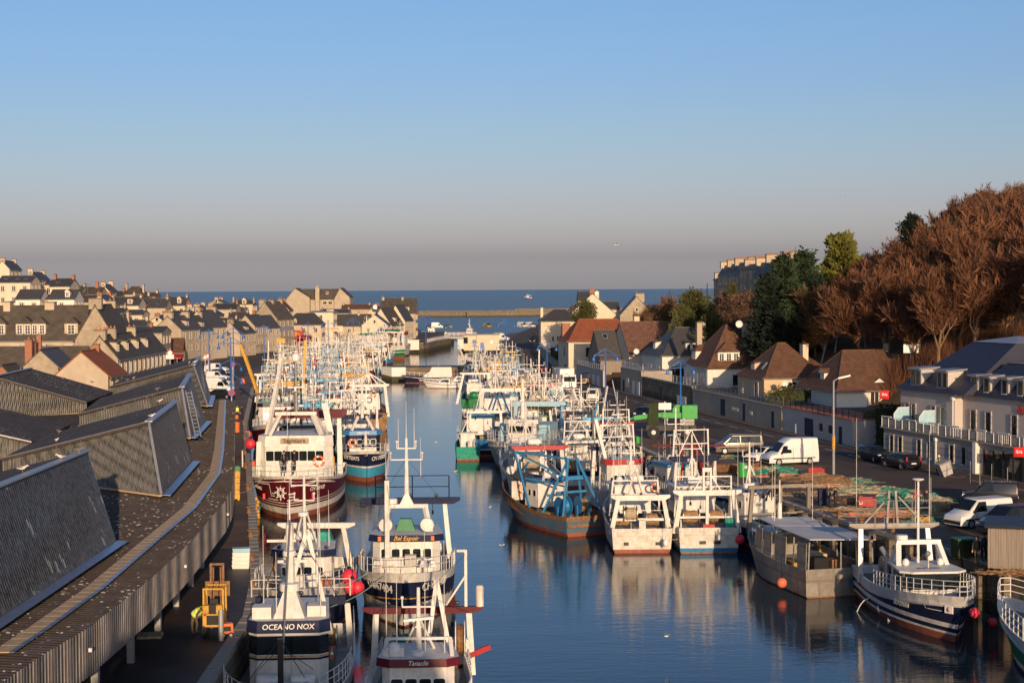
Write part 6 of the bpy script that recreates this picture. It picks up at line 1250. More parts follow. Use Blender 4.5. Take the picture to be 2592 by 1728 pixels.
# two white transoms
b=Boat('white transom with a red waterline and twin rope drums, stern to camera at the right',(9.6,126.6),Q+.02,15,4.7,1.75,3.0,bnd(('w',.28,'antifoul'),('s',-.0,'whiteworn')),ft=.98,bul=.55)
b.house(.74,3.2,3.4,2.0,2.2,nf=3,ns=2); b.gantry(.06,3.8,2.6,'white','white',foot=.35,lean=.35,beam=.42,leg=.36,over=.25,knee=.3); mb=MB(); mb.beam((b.X(.1),-2.3,2.35),(b.X(.1),2.3,2.35),.22,.2); mb.beam((b.X(.12),-2.2,3.0),(b.X(.12),2.2,3.0),.06,.06); b.part(mb,'cross_bar','white')
b.drum(.1,.75,2.8,.5,1.05,'nettan',tw=False); b.drum(.22,-1.2,2.1,.5,1.2,'rustwood'); b.drum(.22,1.2,2.1,.5,1.2,'rustwood'); mb=MB(); mb.box((b.X(.05),-.1,1.2),(.3,.5,1.2)); b.part(mb,'post','whiteworn'); mb=MB(); mb.lathe((b.X(.05),-.95,1.3),[(.22,0),(.28,.5),(.3,.52)],10); b.part(mb,'tub','terracotta')
mb=MB()
for sd in(-1,1):mb.beam((b.X(.4),sd*2.0,2.0),(b.X(.36),sd*1.75,4.9),.16,.14)
mb.beam((b.X(.36),-1.8,4.9),(b.X(.36),1.8,4.9),.1,.1); mb.beam((b.X(.38),-1.9,3.8),(b.X(.38),1.9,3.8),.07,.07); mb.beam((b.X(.36),-.6,3.8),(b.X(.34),0,5.8),.14,.14); mb.beam((b.X(.36),.6,3.8),(b.X(.34),0,5.8),.14,.14); b.part(mb,'derrick_frame','white'); b.mast(b.xf-1.4,b.zt,3.4,cross=(1.6,),ants=((0,.8,0,4),(0,-.9,0,4.4),(-.4,1.4,0,3))); b.blk('scupper','black',(b.X(0)-.24,-1.2,.62),(.05,.34,.24)); b.blk('scupper','black',(b.X(0)-.24,1.2,.62),(.05,.34,.24)); b.put(LB_,'lifebuoy',(b.X(.38),-1.6,4.3),pi/2); b.clutter(36,3)
b.stays([((b.X(.34),0,5.7),(b.X(.06),1.6,4.4)),((b.X(.34),0,5.7),(b.X(.06),-1.6,4.4)),((b.X(.34),0,5.7),(b.X(.9),0,3.4))])
b=Boat('scuffed transom with a blue waterline and inner gantry post, right of the white one',(14.55,126.2),Q+.03,15,4.7,1.85,3.0,bnd(('w',.12,'rust'),('w',.42,'blue'),('w',.62,'white'),('s',0,'whiteworn')),ft=.98,bul=.55)
b.house(.74,3.4,3.6,2.0,2.1,nf=4,ns=2); b.gantry(.06,4.3,2.9,'white','white',foot=.3,lean=.3,beam=.42,leg=.38,over=.35,inner=True,knee=.25); mb=MB(); mb.ext([(-.12,0),(.12,0),(.12,1.5),(-.12,1.5)],-.35,-.2); mb.ext([(-.12,0),(.12,0),(.12,1.5),(-.12,1.5)],.2,.35); mb.ext([(-.12,1.5),(.12,1.5),(0,1.8)],-.36,.36); o=b.part(mb,'head_frame','white'); o.location=(b.gx,0,b.gz+.3)
mb=MB()
for sd in(-1,1):mb.beam((b.gx,sd*1.0,b.gz+.4),(b.gx,sd*.2,b.gz+1.7),.09,.09); mb.beam((b.X(.22),sd*2.2,2.0),(b.X(.2),sd*2.15,5.5),.14,.12); mb.beam((b.X(.2),sd*2.15,5.4),(b.X(.5),sd*1.4,3.4),.08,.08)
mb.beam((b.X(.2),-2.2,5.5),(b.X(.2),2.2,5.5),.1,.1); mb.beam((b.X(.21),-2.2,4.7),(b.X(.21),2.2,4.7),.08,.08); b.part(mb,'derrick_frame','white'); b.drum(.2,-1.0,2.4,.5,1.3,'rustwood'); b.drum(.2,1.0,2.4,.5,1.3,'rustwood'); b.mast(b.xf-1.2,b.zt,4.0,cross=(1.6,),ants=((0,1,0,4),(0,-1,0,4.6))); b.blk('winch','red',(b.X(.07),-.1,1.3),(.7,.9,.8)); b.blk('winch_base','whiteworn',(b.X(.03),.0,1.3),(.5,1.2,.35)); b.blk('locker','teal',(b.X(.08),-1.7,1.3),(.8,.7,1.2)); b.blk('scupper','black',(b.X(0)-.24,.5,.75),(.05,.46,.24)); b.blk('scupper','black',(b.X(0)-.24,-.6,.75),(.05,.5,.24)); b.clutter(37,3)
# blue rusty trawler
make('bluerust',(.04,.19,.33),.7,var=.3,scale=.5,col2=(.12,.13,.13),streak=(.24,.115,.05),streak_amt=.95,bump=.01)
b=Boat('rust-streaked blue trawler with sky-blue lattice gantry and whaleback at the bow',(2.9,134.6),radians(116),15,4.8,1.5,3.0,bnd(('w',.3,'antifoul'),('s',-.35,'bluerust'),('s',0,'rust')),bul=.9,ft=.92)
mb=MB(); mb.add([(b.X(.72),-2.1,1.8),(b.X(.72),2.1,1.8),(b.X(.72),2.1,3.5),(b.X(.72),-2.1,3.5),(b.X(1.0),-.6,2.9),(b.X(1.0),.6,2.9),(b.X(1.0),.6,3.7),(b.X(1.0),-.6,3.7)],[(0,3,2,1),(4,5,6,7),(0,4,7,3),(1,2,6,5)],0); mb.add([(b.X(.70),-2.2,3.5),(b.X(.70),2.2,3.5),(b.X(1.01),.7,3.74),(b.X(1.01),-.7,3.74)],[(0,3,2,1),(0,1,2,3)],1); b.part(mb,'whaleback',['whiteworn','deckgrey'])
b.house(.66,2.4,2.8,1.5,2.1,nf=0,ns=2,roofm='blue'); mb=MB(); mb.lathe((b.X(.9),1.0,4.1),[(.02,-.18),(.36,-.16),(.4,0),(.36,.16),(.02,.18)],14,0,'x'); b.part(mb,'horn_housing','white')
mb=MB(); z=1.0
for a_,c_ in((.34,.2),(.06,.2)):
 for sd in(-1,1):mb.beam((b.X(a_),sd*2.0,z),(b.X(c_),sd*.4,6.0),.17,.17)
mb.beam((b.X(.2),-1.1,4.4),(b.X(.2),1.1,4.4),.45,.3); mb.beam((b.X(.22),-1.4,3.2),(b.X(.22),1.4,3.2),.18,.18); b.part(mb,'lattice_gantry','gantryblue'); b.derrick((b.X(.2),0,5.9),(b.X(.66),2.2,6.1),'gantryblue',.13); b.derrick((b.X(.66),2.2,6.1),(b.X(.46),2.2,1.6),'gantryblue',.14); b.derrick((b.X(.66),2.2,6.1),(b.X(.26),-.4,4.0),'gantryblue',.12); b.derrick((b.X(.54),2.0,4.0),(b.X(.26),.3,3.6),'gantryblue',.11)
b.drum(.2,.9,2.1,.65,.9,'blue','blue'); b.drum(.2,-.9,2.1,.6,.9,'net','blue'); b.put(LB_,'lifebuoy',(b.X(.71),1.2,2.8),pi/2+pi,1.2); b.gear(6,54); b.mast(b.X(.55),3.6,2.6,cross=(1.2,)); b.clutter(38,2)
# white one with red bar
b=Boat('white boat with dark red stripe and a red gantry beam, beside the blue rusty trawler',(1.5,156.5),Q+.13,20,5.4,2.2,3.2,bnd(('w',.5,'darkred'),('s',-.35,'white'),('s',-.3,'darkred'),('s',0,'white')),bul=.7)
b.house(.68,3.8,3.4,2.4,2.0,nf=4,ns=3,roofm='white'); b.gantry(.1,4.4,3.3,'white','red',beam=.42,lean=.9,foot=.3,leg=.42,over=.4); b.drum(.2,.6,3.6,.7,1.6,'nettan'); b.mast(b.xf-1,b.zt,4,cross=(1.4,)); b.gear(6,55); b.rails(.5,.97,.8); b.clutter(39,4); b.blk('bulwark_box','red',(b.X(.04),0,1.7),(1.2,3.2,.9))
# JADE
b=Boat('big pale trawler with a light blue deckhouse and tall white wheelhouse, right of the channel',(1.3,182.5),FW-.2,24,7.2,2.5,3.5,bnd(('w',.5,'antifoul'),('s',-.4,'#a8b0b4'),('s',0,'white')),bul=.6,full=3.4)
b.house(.62,4.6,3.5,2.5,2.1,nf=4,ns=3,board='white',txt='JADE',tm='ropedark',bh=.5,shear=.2,ts=.9,slope=-.05,frame='black',wh=.8,ww=.7,wz=.7,lower=.6); b.blk('deckhouse','paleblue',(b.X(.4),0,2.0),(5.4,6.0,2.3)); b.mast(b.xf-1.4,b.zt,4.6,cross=(1.8,),r=.3,ants=((0,1,0,5),(0,-1,0,4))); b.gantry(.1,6,3.8,'paleblue','paleblue',beam=.6,leg=.5); b.rails(.55,.985,1.1,3,n=12); b.rails(.1,.5,1.0,2); b.mast(b.X(.85),3.2,4.6,cross=(),tri=True,r=.08,radar=0); b.gear(5,56); b.clutter(40,3)
b=Boat('blue-hulled boat with white rubbing strip, stern lettered, left of the pale trawler',(-3.9,196),Q+.1,15,4.6,2.0,3.0,bnd(('w',.3,'antifoul'),('w',.8,'navy'),('w',.95,'white'),('s',-.1,'blue'),('s',0,'blue')),ft=.92)
b.house(.72,3.2,3.2,2,2.2,nf=3,ns=2,roofm='skyblue',board='skyblue',bh=.3); b.gantry(.08,4.0,3.8,'white','white',lean=-.4); b.mast(b.xf-1,b.zt,5,cross=(1.4,),tri=True); b.gear(6,57); b.clutter(41,3)
b=Boat('teal workboat tucked against the blue-hulled boat',(-5.4,188.5),Q+.05,8,3.0,1.5,2.0,bnd(('w',.2,'antifoul'),('s',0,'teal')),ft=.95,name='workboat',cat='workboat'); b.house(.6,2,2.0,1.2,1.7,nf=2,ns=1); b.mast(b.xf-.6,b.zt,2.6,cross=(.8,)); b.gear(3,58)
b=Boat('navy trawler with white raised bow rail and wide white gantry, right side of the channel',(-2.2,220),Q+.1,20,6.4,2.8,3.8,bnd(('w',.5,'antifoul'),('s',-1.1,'navy'),('s',0,'white')),bul=1.0)
b.house(.7,4,4.2,2.8,2.5,nf=4,ns=3); b.gantry(.1,5.6,4.4,'white','white',beam=.5,leg=.6,lean=.8,foot=.3); b.rails(.1,.6,1.0,3); b.mast(b.xf-1,b.zt,5,cross=(1.8,1.2)); b.gear(6,59); b.clutter(42,4); b.derrick((b.X(.2),1.6,2.2),(b.X(.3),0,6.5),'blue',.16); b.derrick((b.X(.2),-1.6,2.2),(b.X(.3),0,6.5),'blue',.16)
b=Boat('green-sterned boat with red waterline and leaning white gantry by the open water',(-5.9,256),Q+.02,14,4.8,2.6,3.4,bnd(('w',.45,'antifoul'),('w',1.2,'white'),('s',0,'green')),ft=.95)
b.house(.72,3.4,3.4,2.4,2.4,nf=3,ns=2); b.gantry(.06,4.2,4.6,'white','white',lean=-.2,foot=.9,leg=.4); b.mast(b.xf-1,b.zt,5,cross=(1.6,)); b.gear(5,60); b.clutter(43,3); b.drum(.2,0,3.1,.7,2,'green','green')
# boat at the right edge
b=Boat('green and white boat cut off by the right edge, with a curved bow rail',(28.5,79.5),Q+.16,15,5.0,1.7,2.8,bnd(('w',.2,'antifoul'),('w',.5,'white'),('s',-.75,'green'),('s',0,'white')),bul=.6,full=2.8); b.rails(.6,.985,1.1,3,n=9,r=.03); b.house(.6,3.4,3.2,1.7,2.2,nf=4,ns=3); b.put(RAFT,'life_raft',(b.X(.75),.8,2.4),.3); b.gear(4,61); b.blk('hatch','white',(b.X(.78),0,1.95),(1.3,1.3,.35))
# far left: green and white trawler broadside, stern boat, blue one
b=Boat('green and white trawler with a red waterline, bow to the left beyond the white fleet',(-41.5,452),radians(228),24,7.2,3.8,6.0,bnd(('w',.9,'antifoul'),('w',1.9,'green'),('w',2.1,'white'),('s',-1.2,'green'),('s',0,'white')),bul=.9,rake=2.4); b.house(.62,6,5.0,4.0,3.2,nf=5,ns=4,roofm='green',board='green',bh=.5); b.mast(b.xf-1.4,b.zt,5,cross=(2.4,1.8),r=.25); b.gantry(.1,6,5,'white','green',leg=.6,beam=.6); b.rails(.5,.98,1.1,2); b.hulltext('N. JOSEPH',1,6,3.4,.9); b.hulltext('N. JOSEPH',-1,6,3.4,.9); b.gear(6,62); b.clutter(44,4)
b=Boat('weathered white-sterned trawler with rust-red deck gear at the lock head',(-34.6,484),Q-.12,18,6.6,2.8,3.6,bnd(('w',.4,'rust'),('s',0,'whiteworn')),ft=.96); b.house(.72,4,4.4,2.8,2.6,nf=4,ns=3); b.gantry(.08,5.6,5,'white','white',leg=.5,beam=.45,inner=True); b.mast(b.xf-1,b.zt,5,cross=(2,1.4)); b.gear(8,63); b.drum(.2,-1,3.2,.9,1.8,'rust'); b.drum(.2,1.2,3.2,.9,1.6,'rust'); b.clutter(45,3)
# the crowd of boats further along both quays
HC={'white':'white','navy':'navy','blue':'blue','green':'green','dark red':'darkred','sky-blue':'skyblue','black':'black','red':'red'}
used=set(); random.seed(19)
def qx(E,y):
 for(xa,ya),(xb,yb)in zip(E,E[1:]):
  if ya<=y<=yb:return xa+(xb-xa)*(y-ya)/(yb-ya),atan2(yb-ya,xb-xa)
 return E[-1][0],Q
def crowd(x,y,ang,seed,side,L=None,where=''):
 random.seed(seed); hulls=['white','white','white','navy','blue','green','dark red','sky-blue','black','red']
 for _ in range(200):
  h,bd,g=random.choice(hulls),random.choice(['white','red','navy','sky-blue','green','dark red','white']),random.choice(['white','white','blue','navy','red','yellow','sky-blue'])
  if(h,bd,g)not in used:break
 used.add((h,bd,g)); gm=dict(HC,yellow='yellow')[g]; bm=HC[bd]; hm=HC[h]; stern=random.random()<.5; L=L or 14; B_=random.uniform(3.9,4.6); zs=random.uniform(1.5,2.2)
 b=Boat('%s-hulled boat, %s roof band, %s gantry, %s-on, %s'%(h,bd,g,'stern' if stern else 'bow',where),(x,y),ang if stern else ang+pi,L,B_,zs,zs+random.uniform(1.0,1.6),bnd(('w',.35,'antifoul'),('s',-random.uniform(.3,.9),hm),('s',0,'white' if h!='white' else random.choice(['white','blue','navy','whiteworn']))),group='moored fishing fleet',ft=.92)
 fw=random.random()<.6; tf=random.uniform(.66,.74)if fw else random.uniform(.45,.55)
 b.house(tf,random.uniform(3.0,4.4),B_*.72,zs-.2,random.uniform(2.2,2.8),nf=random.choice((3,4,5)),ns=random.choice((2,3)),board=bm,bh=random.uniform(.3,.5),roofm=random.choice(['white','white','deckgrey','paleblue']),frame=random.choice(['whiteclean','black']),slope=random.uniform(-.05,.12))
 b.gantry(.1 if fw else .16,B_*.84,random.uniform(3.2,4.6),'white',gm,lean=random.uniform(-.2,.8),foot=random.uniform(0,.4),beam=random.uniform(.3,.5),inner=random.random()<.3)
 b.mast(b.xf-random.uniform(.8,1.8),b.zt,random.uniform(3.6,5.6),cross=random.choice(((1.6,),(1.8,1.2),(2.2,))),ants=((0,1,0,random.uniform(3,5)),(0,-1,0,random.uniform(3,5))),radar=random.choice((1,2)),m=random.choice(['white','white','galv']))
 gx,gz,xf,zt=b.gx,b.gz,b.xf,b.zt
 if random.random()<.75:
  mb=MB(); xx=gx+random.uniform(1.0,2.4); hh=random.uniform(1.4,3.0)
  for sd in(-1,1):mb.beam((xx,sd*B_*.4,zs-.5),(xx-.3,sd*B_*.34,gz+hh),.13,.13); mb.beam((xx-.1,sd*B_*.38,gz-.6),(gx,sd*.4,gz+.3),.08,.08)
  for q in(.1,hh*.55,hh):mb.beam((xx-.3,-B_*.36,gz+q-.05),(xx-.3,B_*.36,gz+q-.05),.1,.09)
  mb.beam((xx-.3,-B_*.3,gz),(xx-.3,0,gz+hh),.08,.08); mb.beam((xx-.3,B_*.3,gz),(xx-.3,0,gz+hh),.08,.08); b.part(mb,'derrick_frame',random.choice(['white','white','white',gm]))
 if random.random()<.6:s_=random.choice((-1,1)); b.derrick((b.X(tf)-3.5,s_*1.6,zs),(b.X(tf)-random.uniform(4.5,7),s_*random.uniform(.2,2.6),zs+random.uniform(6,9)),random.choice(['white','steel','white',gm]),.15,random.random()<.35)
 for sd in random.choice(((-1,),(1,),(-1,1))):b.drum(.2,sd*B_*.2,zs+random.uniform(.4,1.0),random.uniform(.45,.75),1.3,random.choice(['net','netgreen','nettan','rustwood','teal','black']),random.choice(['white','steel','blue']))
 b.stays([((xf-1.2,0,zt+3.4),(gx,1.8,gz)),((xf-1.2,0,zt+3.4),(gx,-1.8,gz)),((xf-1.2,0,zt+3.4),(b.X(.97),0,b.zb)),((gx,1.2,gz),(gx+3,.6,zs)),((gx,-1.2,gz),(gx+3,-.6,zs))],r=.022)
 for q in range(2):v=random.uniform(-.3,.3)*B_; b.stays([((gx,v,gz+.3),(gx+random.uniform(1,4),v*.4,zs))],r=.02)
 if random.random()<.55:
  mb=MB(); y0=random.uniform(-1,1)
  for q in range(34):c=V((gx+random.uniform(.1,.8),y0+random.gauss(0,.4),gz-random.random()*2.2)); mb.face([c+rv(.26),c+rv(.26),c+rv(.26)])
  b.part(mb,'hung_net',random.choice(['ropedark','netgreen','net','rope','black']))
 b.rails(.5,.97,.85,2);
 if random.random()<.5:b.rails(.02,.4,.9,2)
 st=random.getstate(); b.gear(9,seed+500); b.clutter(seed+900,6)
 return b
QLx=[(a,c)for a,c in QL]; k=0; busy=[(-35.0,238,9.5,3.4),(-21.2,233,8,3),(-29.6,198,10,3.2),(-16.4,171,9,3),(1.3,182.5,11.5,4.6),(-3.9,196,7.5,2.6),(-2.2,220,10,3.4),(-5.9,256,7,2.6),(1.5,156.5,10,3),(9.6,126.6,8,2.6),(14.6,126,8,2.6),(2.9,134.6,7.5,4),(19,125,6.5,2.4),(-41.5,452,11,9),(-34.6,484,9,3.5)]
def free(x,y,L,B_):
 return all(abs(x-a)>(B_/2+w)*.88 or abs(y-c)>(L/2+l)*.92 for a,c,l,w in busy)
ORD=['against the quay','second from quay','third from quay','fourth from quay','fifth from quay']
SPL=[(250,'market end'),(292,'left, near the yellow arch'),(340,'mid basin left'),(385,'left, below the town'),(430,'left, before the bar'),(999,'left, far end')]
SPR=[(152,'right, behind twin transoms'),(178,'right, near the nets'),(205,'right, by the green crane'),(240,'right, below slate houses'),(275,'right, below ribbed roof'),(310,'right, below orange roof'),(999,'right, by the jetty')]
for E,sgn,rows,SP,lim in((QLx,1,[188,206,222,238,254,270,286,302,318,334,350,366,382,398,414,430,446,461],SPL,lambda y:-16-max(0,y-200)*.085 if y<350 else -31-max(0,y-350)*.02),(QR,-1,[141,152,163.5,175.5,188,200,212.5,225,237.5,250,262,274,286,298,310,322,334],SPR,lambda y:-6.5-max(0,y-250)*.045 if y>184 else 2.5)):
 for y in rows:
  x0,a=qx(E,y)
  for j in range(6):
   B_=random.uniform(3.9,4.6); x=x0+sgn*(3.0+j*4.7)+random.uniform(-.25,.25); yy=y+random.uniform(-1,1); L=random.uniform(10.8,12.4)if sgn<0 else random.uniform(13.5,15.5)
   if(x-lim(y))*sgn>-1.5 or not free(x,yy,L,B_):continue
   busy.append((x,yy,L/2,B_/2)); k+=1; w=next(n for q,n in SP if yy<q)
   bb=crowd(x,yy,a+random.uniform(-.04,.04),1000+k*7,'',L=L,where=w)
   if sgn<0 and k%4==0:bb.derrick((bb.X(.45),-1.0,2.2),(bb.X(.3),random.uniform(-4,3),8.2),'white',.26)
   if sgn<0 and y in(141,152)and j==0:
    for u in(-1.6,1.6):bb.derrick((bb.X(.3),u,2.2),(bb.X(.25),u*.3,6.2),'red',.16); bb.derrick((bb.X(.25),u*.3,6.2),(bb.X(.05),u,2.0),'red',.14)
    bb.derrick((bb.X(.25),-3.4,6.1),(bb.X(.25),3.4,6.3),'darkred',.16)
# small craft by the jetty and beyond
def cruiser(label,loc,rz,L,B_,hull='whiteclean',band='navy',cab=True,txt=None,cm='whiteclean',cat='motor boat',name='motor_boat'):
 b=Boat(label,loc,rz,L,B_,.95,1.4,bnd(('w',.12,'antifoul'),('s',-.3,hull),('s',-.2,band),('s',0,hull)),cat=cat,name=name,bul=.35,rake=1.0,ft=.9,full=2.4,deckm=hull)
 if cab:
  mb=MB(); a,c=b.X(.3),b.X(.72); w=B_*.36; mb.loft([[(a,-w,.6),(c,-w*.8,.9),(c,w*.8,.9),(a,w,.6)],[(a+.1,-w*.85,1.9),(c-L*.14,-w*.7,1.9),(c-L*.14,w*.7,1.9),(a+.1,w*.85,1.9)],[(a,-w*.9,2.0),(c-L*.13,-w*.75,2.0),(c-L*.13,w*.75,2.0),(a,w*.9,2.0)]]); b.part(mb,'cabin',cm)
  for sd in(-1,1):mb=MB(); mb.face([(a+.3,sd*(w*.92+.02),1.25),(c-L*.1,sd*(w*.8+.03),1.25),(c-L*.15,sd*(w*.72+.03),1.75),(a+.35,sd*(w*.87+.02),1.75)][::sd]); b.part(mb,'window','glass')
 b.rails(.5,.97,.55,1,n=6); b.xf,b.xb,b.ww,b.zt=b.X(.6),b.X(.3),B_*.6,2; b.antenna(b.X(.4),.3,2,2.4)
 if txt:b.hulltext(txt,1,6,.5,.55); b.hulltext(txt,-1,6,.5,.55)
 return b
b=cruiser('navy passenger boat with a white slab cabin and red trim at the jetty',(-17.5,340),pi+.04,12.5,3.8,'navy','white',txt='LE ROUTE DES MERS',cat='passenger boat',name='passenger_boat'); b.T.scale=(1,1,1.25); mb=MB(); mb.loft([[(-4.6,-1.6,1.0),(.8,-1.6,1.0),(.8,1.6,1.0),(-4.6,1.6,1.0)],[(-4.4,-1.3,2.7),(-.2,-1.3,2.7),(-.2,1.3,2.7),(-4.4,1.3,2.7)]]); b.part(mb,'upper_cabin','wallwhite'); b.blk('stripe','red',(-5.2,0,.8),(1.6,3.2,.4))
for lb,px,py,rz,L,c in[('white cabin cruiser lying nearest the open water by the jetty',1122,982,pi-.1,7.2,'whiteclean'),('second white cruiser just behind the nearest one at the jetty',1158,975,pi+.15,7.0,'whiteclean'),('cream open launch beside the two white cruisers',1190,968,pi+.05,6.4,'nettan'),('white motor boat with a blue canopy near the jetty root',1215,990,pi-.2,6.6,'paleblue'),('small white boat with raised frame by the jetty gangway',1245,980,pi+.3,6.2,'whiteclean'),('little red and white boat lying under the gangway',1150,962,pi,5.2,'red')]:
 p=W(px,py,0); cruiser(lb,(p.x,p.y),rz,L,2.4,'whiteclean' if c!='red' else 'red','navy' if c=='whiteclean' else 'red',True,cm=c)
b=Boat('white and red trawler heading along the open sea off the mole',(33,3300),pi-.9,22,7,2.6,4.5,bnd(('w',.5,'antifoul'),('s',-1,'red'),('s',0,'whiteclean'))); b.house(.7,6,5,2.6,4.6,nf=4,ns=3); b.gantry(.1,6,6,'white'); b.mast(b.xf-1.5,b.zt,6)
b=Boat('red and white harbour boat lying beyond the swing bridge',(-18.5,664),pi-.3,8,3.0,1.6,2.2,bnd(('w',.3,'antifoul'),('s',-.9,'red'),('s',0,'red'))); b.house(.62,2.6,2.0,1.4,2.2,nf=2,ns=2); b.mast(b.xf-1,b.zt,4,cross=(2,),m='whiteclean'); b.gear(3,66)
b=Boat('white boat with a blue tarpaulin moored by the far quay under the brasserie',(-33,640),.2,12,4,2.2,3,bnd(('w',.3,'antifoul'),('s',0,'whiteclean'))); b.house(.7,3,3,2,2.4,nf=3,ns=2); b.blk('tarpaulin','blue',(b.X(.3),0,1.6),(4,3.2,2),tx=.5,ty=.4)
# trees
random.seed(31)
def rv(s):return V((random.gauss(0,s),random.gauss(0,s),random.gauss(0,s)))
def bare_meshes(seed,h=12.0,spread=.42,tw=900,trunkm='bark',twigm='twig',leaf=0,width=.05):
 random.seed(seed); tr=MB(); cw=MB(); segs=[]
 def limb(p,d,ln,r,lev):
  n=3; q=p
  for i in range(n):
   d=(d+rv(.10+.05*lev)+V((0,0,.16))).normalized(); e=q+d*ln/n; tr.bar(q,e,max(.022,r*(1-i/n*.55)),max(.016,r*(1-(i+1)/n*.55)),n=5 if lev<2 else 3)
   if lev<3 and(i>0 or lev>0):
    for k in range(2 if lev<2 else 3):
     a=d.cross(rv(1)).normalized(); limb(e,(d*.72+a*(spread+.25*random.random())+V((0,0,.12))).normalized(),ln*random.uniform(.5,.72),r*.42,lev+1)
   if lev>=2:segs.append((q,e,lev))
   q=e
 limb(V((0,0,-1.0)),V((0,0,1)),h*.40,h*.0155,0)
 for k in range(tw):
  p,q,lev=random.choice(segs); ln=h*random.uniform(.045,.12); d=(q-p).normalized()
  b=p.lerp(q,random.uniform(0,1.1))+rv(.16); dd=(d*.7+rv(.45)+V((0,0,.5))).normalized(); m=b+dd*ln*.5; e=m+(dd+rv(.3)+V((0,0,.15))).normalized()*ln*.55
  a=dd.cross(rv(1)).normalized()*width
  cw.add([b-a*.7,b+a*.7,m,e],[(0,1,2),(1,3,2)])
  if not leaf:
   for j in range(2):
    g=b.lerp(m,.3+.5*j); f=g+(dd+rv(.55)+V((0,0,.2))).normalized()*ln*.55; a=rv(1).normalized()*width*.7; cw.add([g-a,g+a,f],[(0,1,2)])
  for j in range(leaf):
   c=m+rv(.32); cw.face([c+rv(.10),c+rv(.10),c+rv(.10)])
 return tr.mesh('trunk',trunkm),cw.mesh('crown',twigm)
BARE=[bare_meshes(100+i,12,.36+.05*(i%3),4200,width=.010)for i in range(5)]
GOLD=[bare_meshes(140+i,12,.4,3600,twigm='twiggold',width=.010)for i in range(2)]
def tree(name,label,me,loc,s,rz=None,group=None,cat='tree',sz=None):
 T=thing(name,label,cat,loc,random.uniform(0,6.28)if rz is None else rz,group); T.scale=(s,s,sz or s)
 child(me[0],'trunk',T); child(me[1],'crown',T); return T
n=0; G='bare trees of the wood on the hill'; spots=[]
cand=[(random.uniform(24,132),random.uniform(172,330))for _ in range(5200)]
cand.sort(key=lambda c:c[1])
for x,y in cand:
 px=1296+4000*x/y
 if px<2060 or px>2690:continue
 u=x-wallx(y)
 if px<2290 and y<206 or u<17.5 or(y<190 and u<25):continue
 if px<2130 and(u<20 or y<228):continue
 if 2075<px<2185 and y<258:continue
 if any((x-a)**2+(y-b)**2<17 for a,b in spots):continue
 z=zr(x,y); top=ztop(x,y)+random.uniform(-1.6,.9)-z
 if top<5.5:continue
 h=min(random.uniform(12.5,17),top); spots.append((x,y)); n+=1
 me=random.choice(BARE if random.random()<.8 else GOLD)
 row='front row' if u<27 or px>2290 and y<212 else('upper slope' if y<260 else 'far crest')
 lb='bare brown tree on the %s of the wood, %s'%(row,'beside the dark conifers' if px<2160 else 'above the shaded brown roof' if px<2290 else 'above the first hotel dormers' if px<2410 else 'above the flat hotel roof' if px<2510 else 'toward the right edge')
 tree('bare_tree',lb,me,(x,y,z),h/12.0*random.uniform(1.02,1.1),group=G,sz=h/12*1.0)
 if n>=150:break
# birches with old gold leaves
BIR=[bare_meshes(170+i,12,.3,1300,'barkpale','birchleaf',leaf=5,width=.02)for i in range(2)]
for px,Yd,yt,lb in[(2078,226,735,'golden birch with a pale leaning trunk, left of the pair behind the peach house'),(2112,228,700,'taller golden birch with white trunk right of the leaning one'),(2215,232,745,'sparse golden birch among the brown trees above the shaded brown roof'),(2040,232,800,'low golden birch crown at the foot of the dark conifers')]:
 x=(px-1296)/4000*Yd; z=zr(x,Yd); h=hz(px,Yd,yt)-z; tree('birch_tree',lb,random.choice(BIR),(x,Yd,z),h/12*.95,sz=h/12*1.05)
# conifers and evergreens: leaf-sized faces through the crown's volume
def ever_meshes(seed,h,w,shape,n,m,size=.34,droop=-.25,lump=.35):
 random.seed(seed); tr=MB(); cw=MB(); tr.bar((0,0,-1),(0,0,h*.9),h*.02,.05,n=6)
 br=[]
 for k in range(int(n/55)):
  t=random.random()**.8; z=h*(.10+.88*t); r=w*shape(t)*random.uniform(.55,1.12); a=random.uniform(0,2*pi)
  e=V((r*cos(a),r*sin(a),z+r*.25)); b=V((0,0,z-r*.15)); tr.bar(b,e,.05,.02,n=3); br.append((b,e,r))
 for k in range(n):
  b,e,r=random.choice(br); t=random.uniform(.35,1.05); s=size*random.uniform(.6,1.3)
  c=b.lerp(e,t)+rv(lump*(1.15-t*.4)); d=((e-b).normalized()+rv(.35)+V((0,0,droop))).normalized(); a=d.cross(rv(1)).normalized()*s*.34
  cw.add([c-a,c+a,c+d*s+rv(.04)],[(0,1,2)])
  a=d.cross(a).normalized()*s*.34; cw.add([c-a,c+a,c+d*s*.8],[(0,1,2)])
 return tr.mesh('trunk','bark'),cw.mesh('crown',m)
cone=lambda t:(1-t)**.75*.92+.06
rnd=lambda t:sqrt(max(0,1-(2*t-1)**2))*.95+.05
CON=[ever_meshes(201+i,12,3.2,cone,9000,'needle',.5,-.1,.42)for i in range(2)]
COD=ever_meshes(211,12,3.4,lambda t:(1-t)**.6,8000,'needledark',.5,-.2,.42)
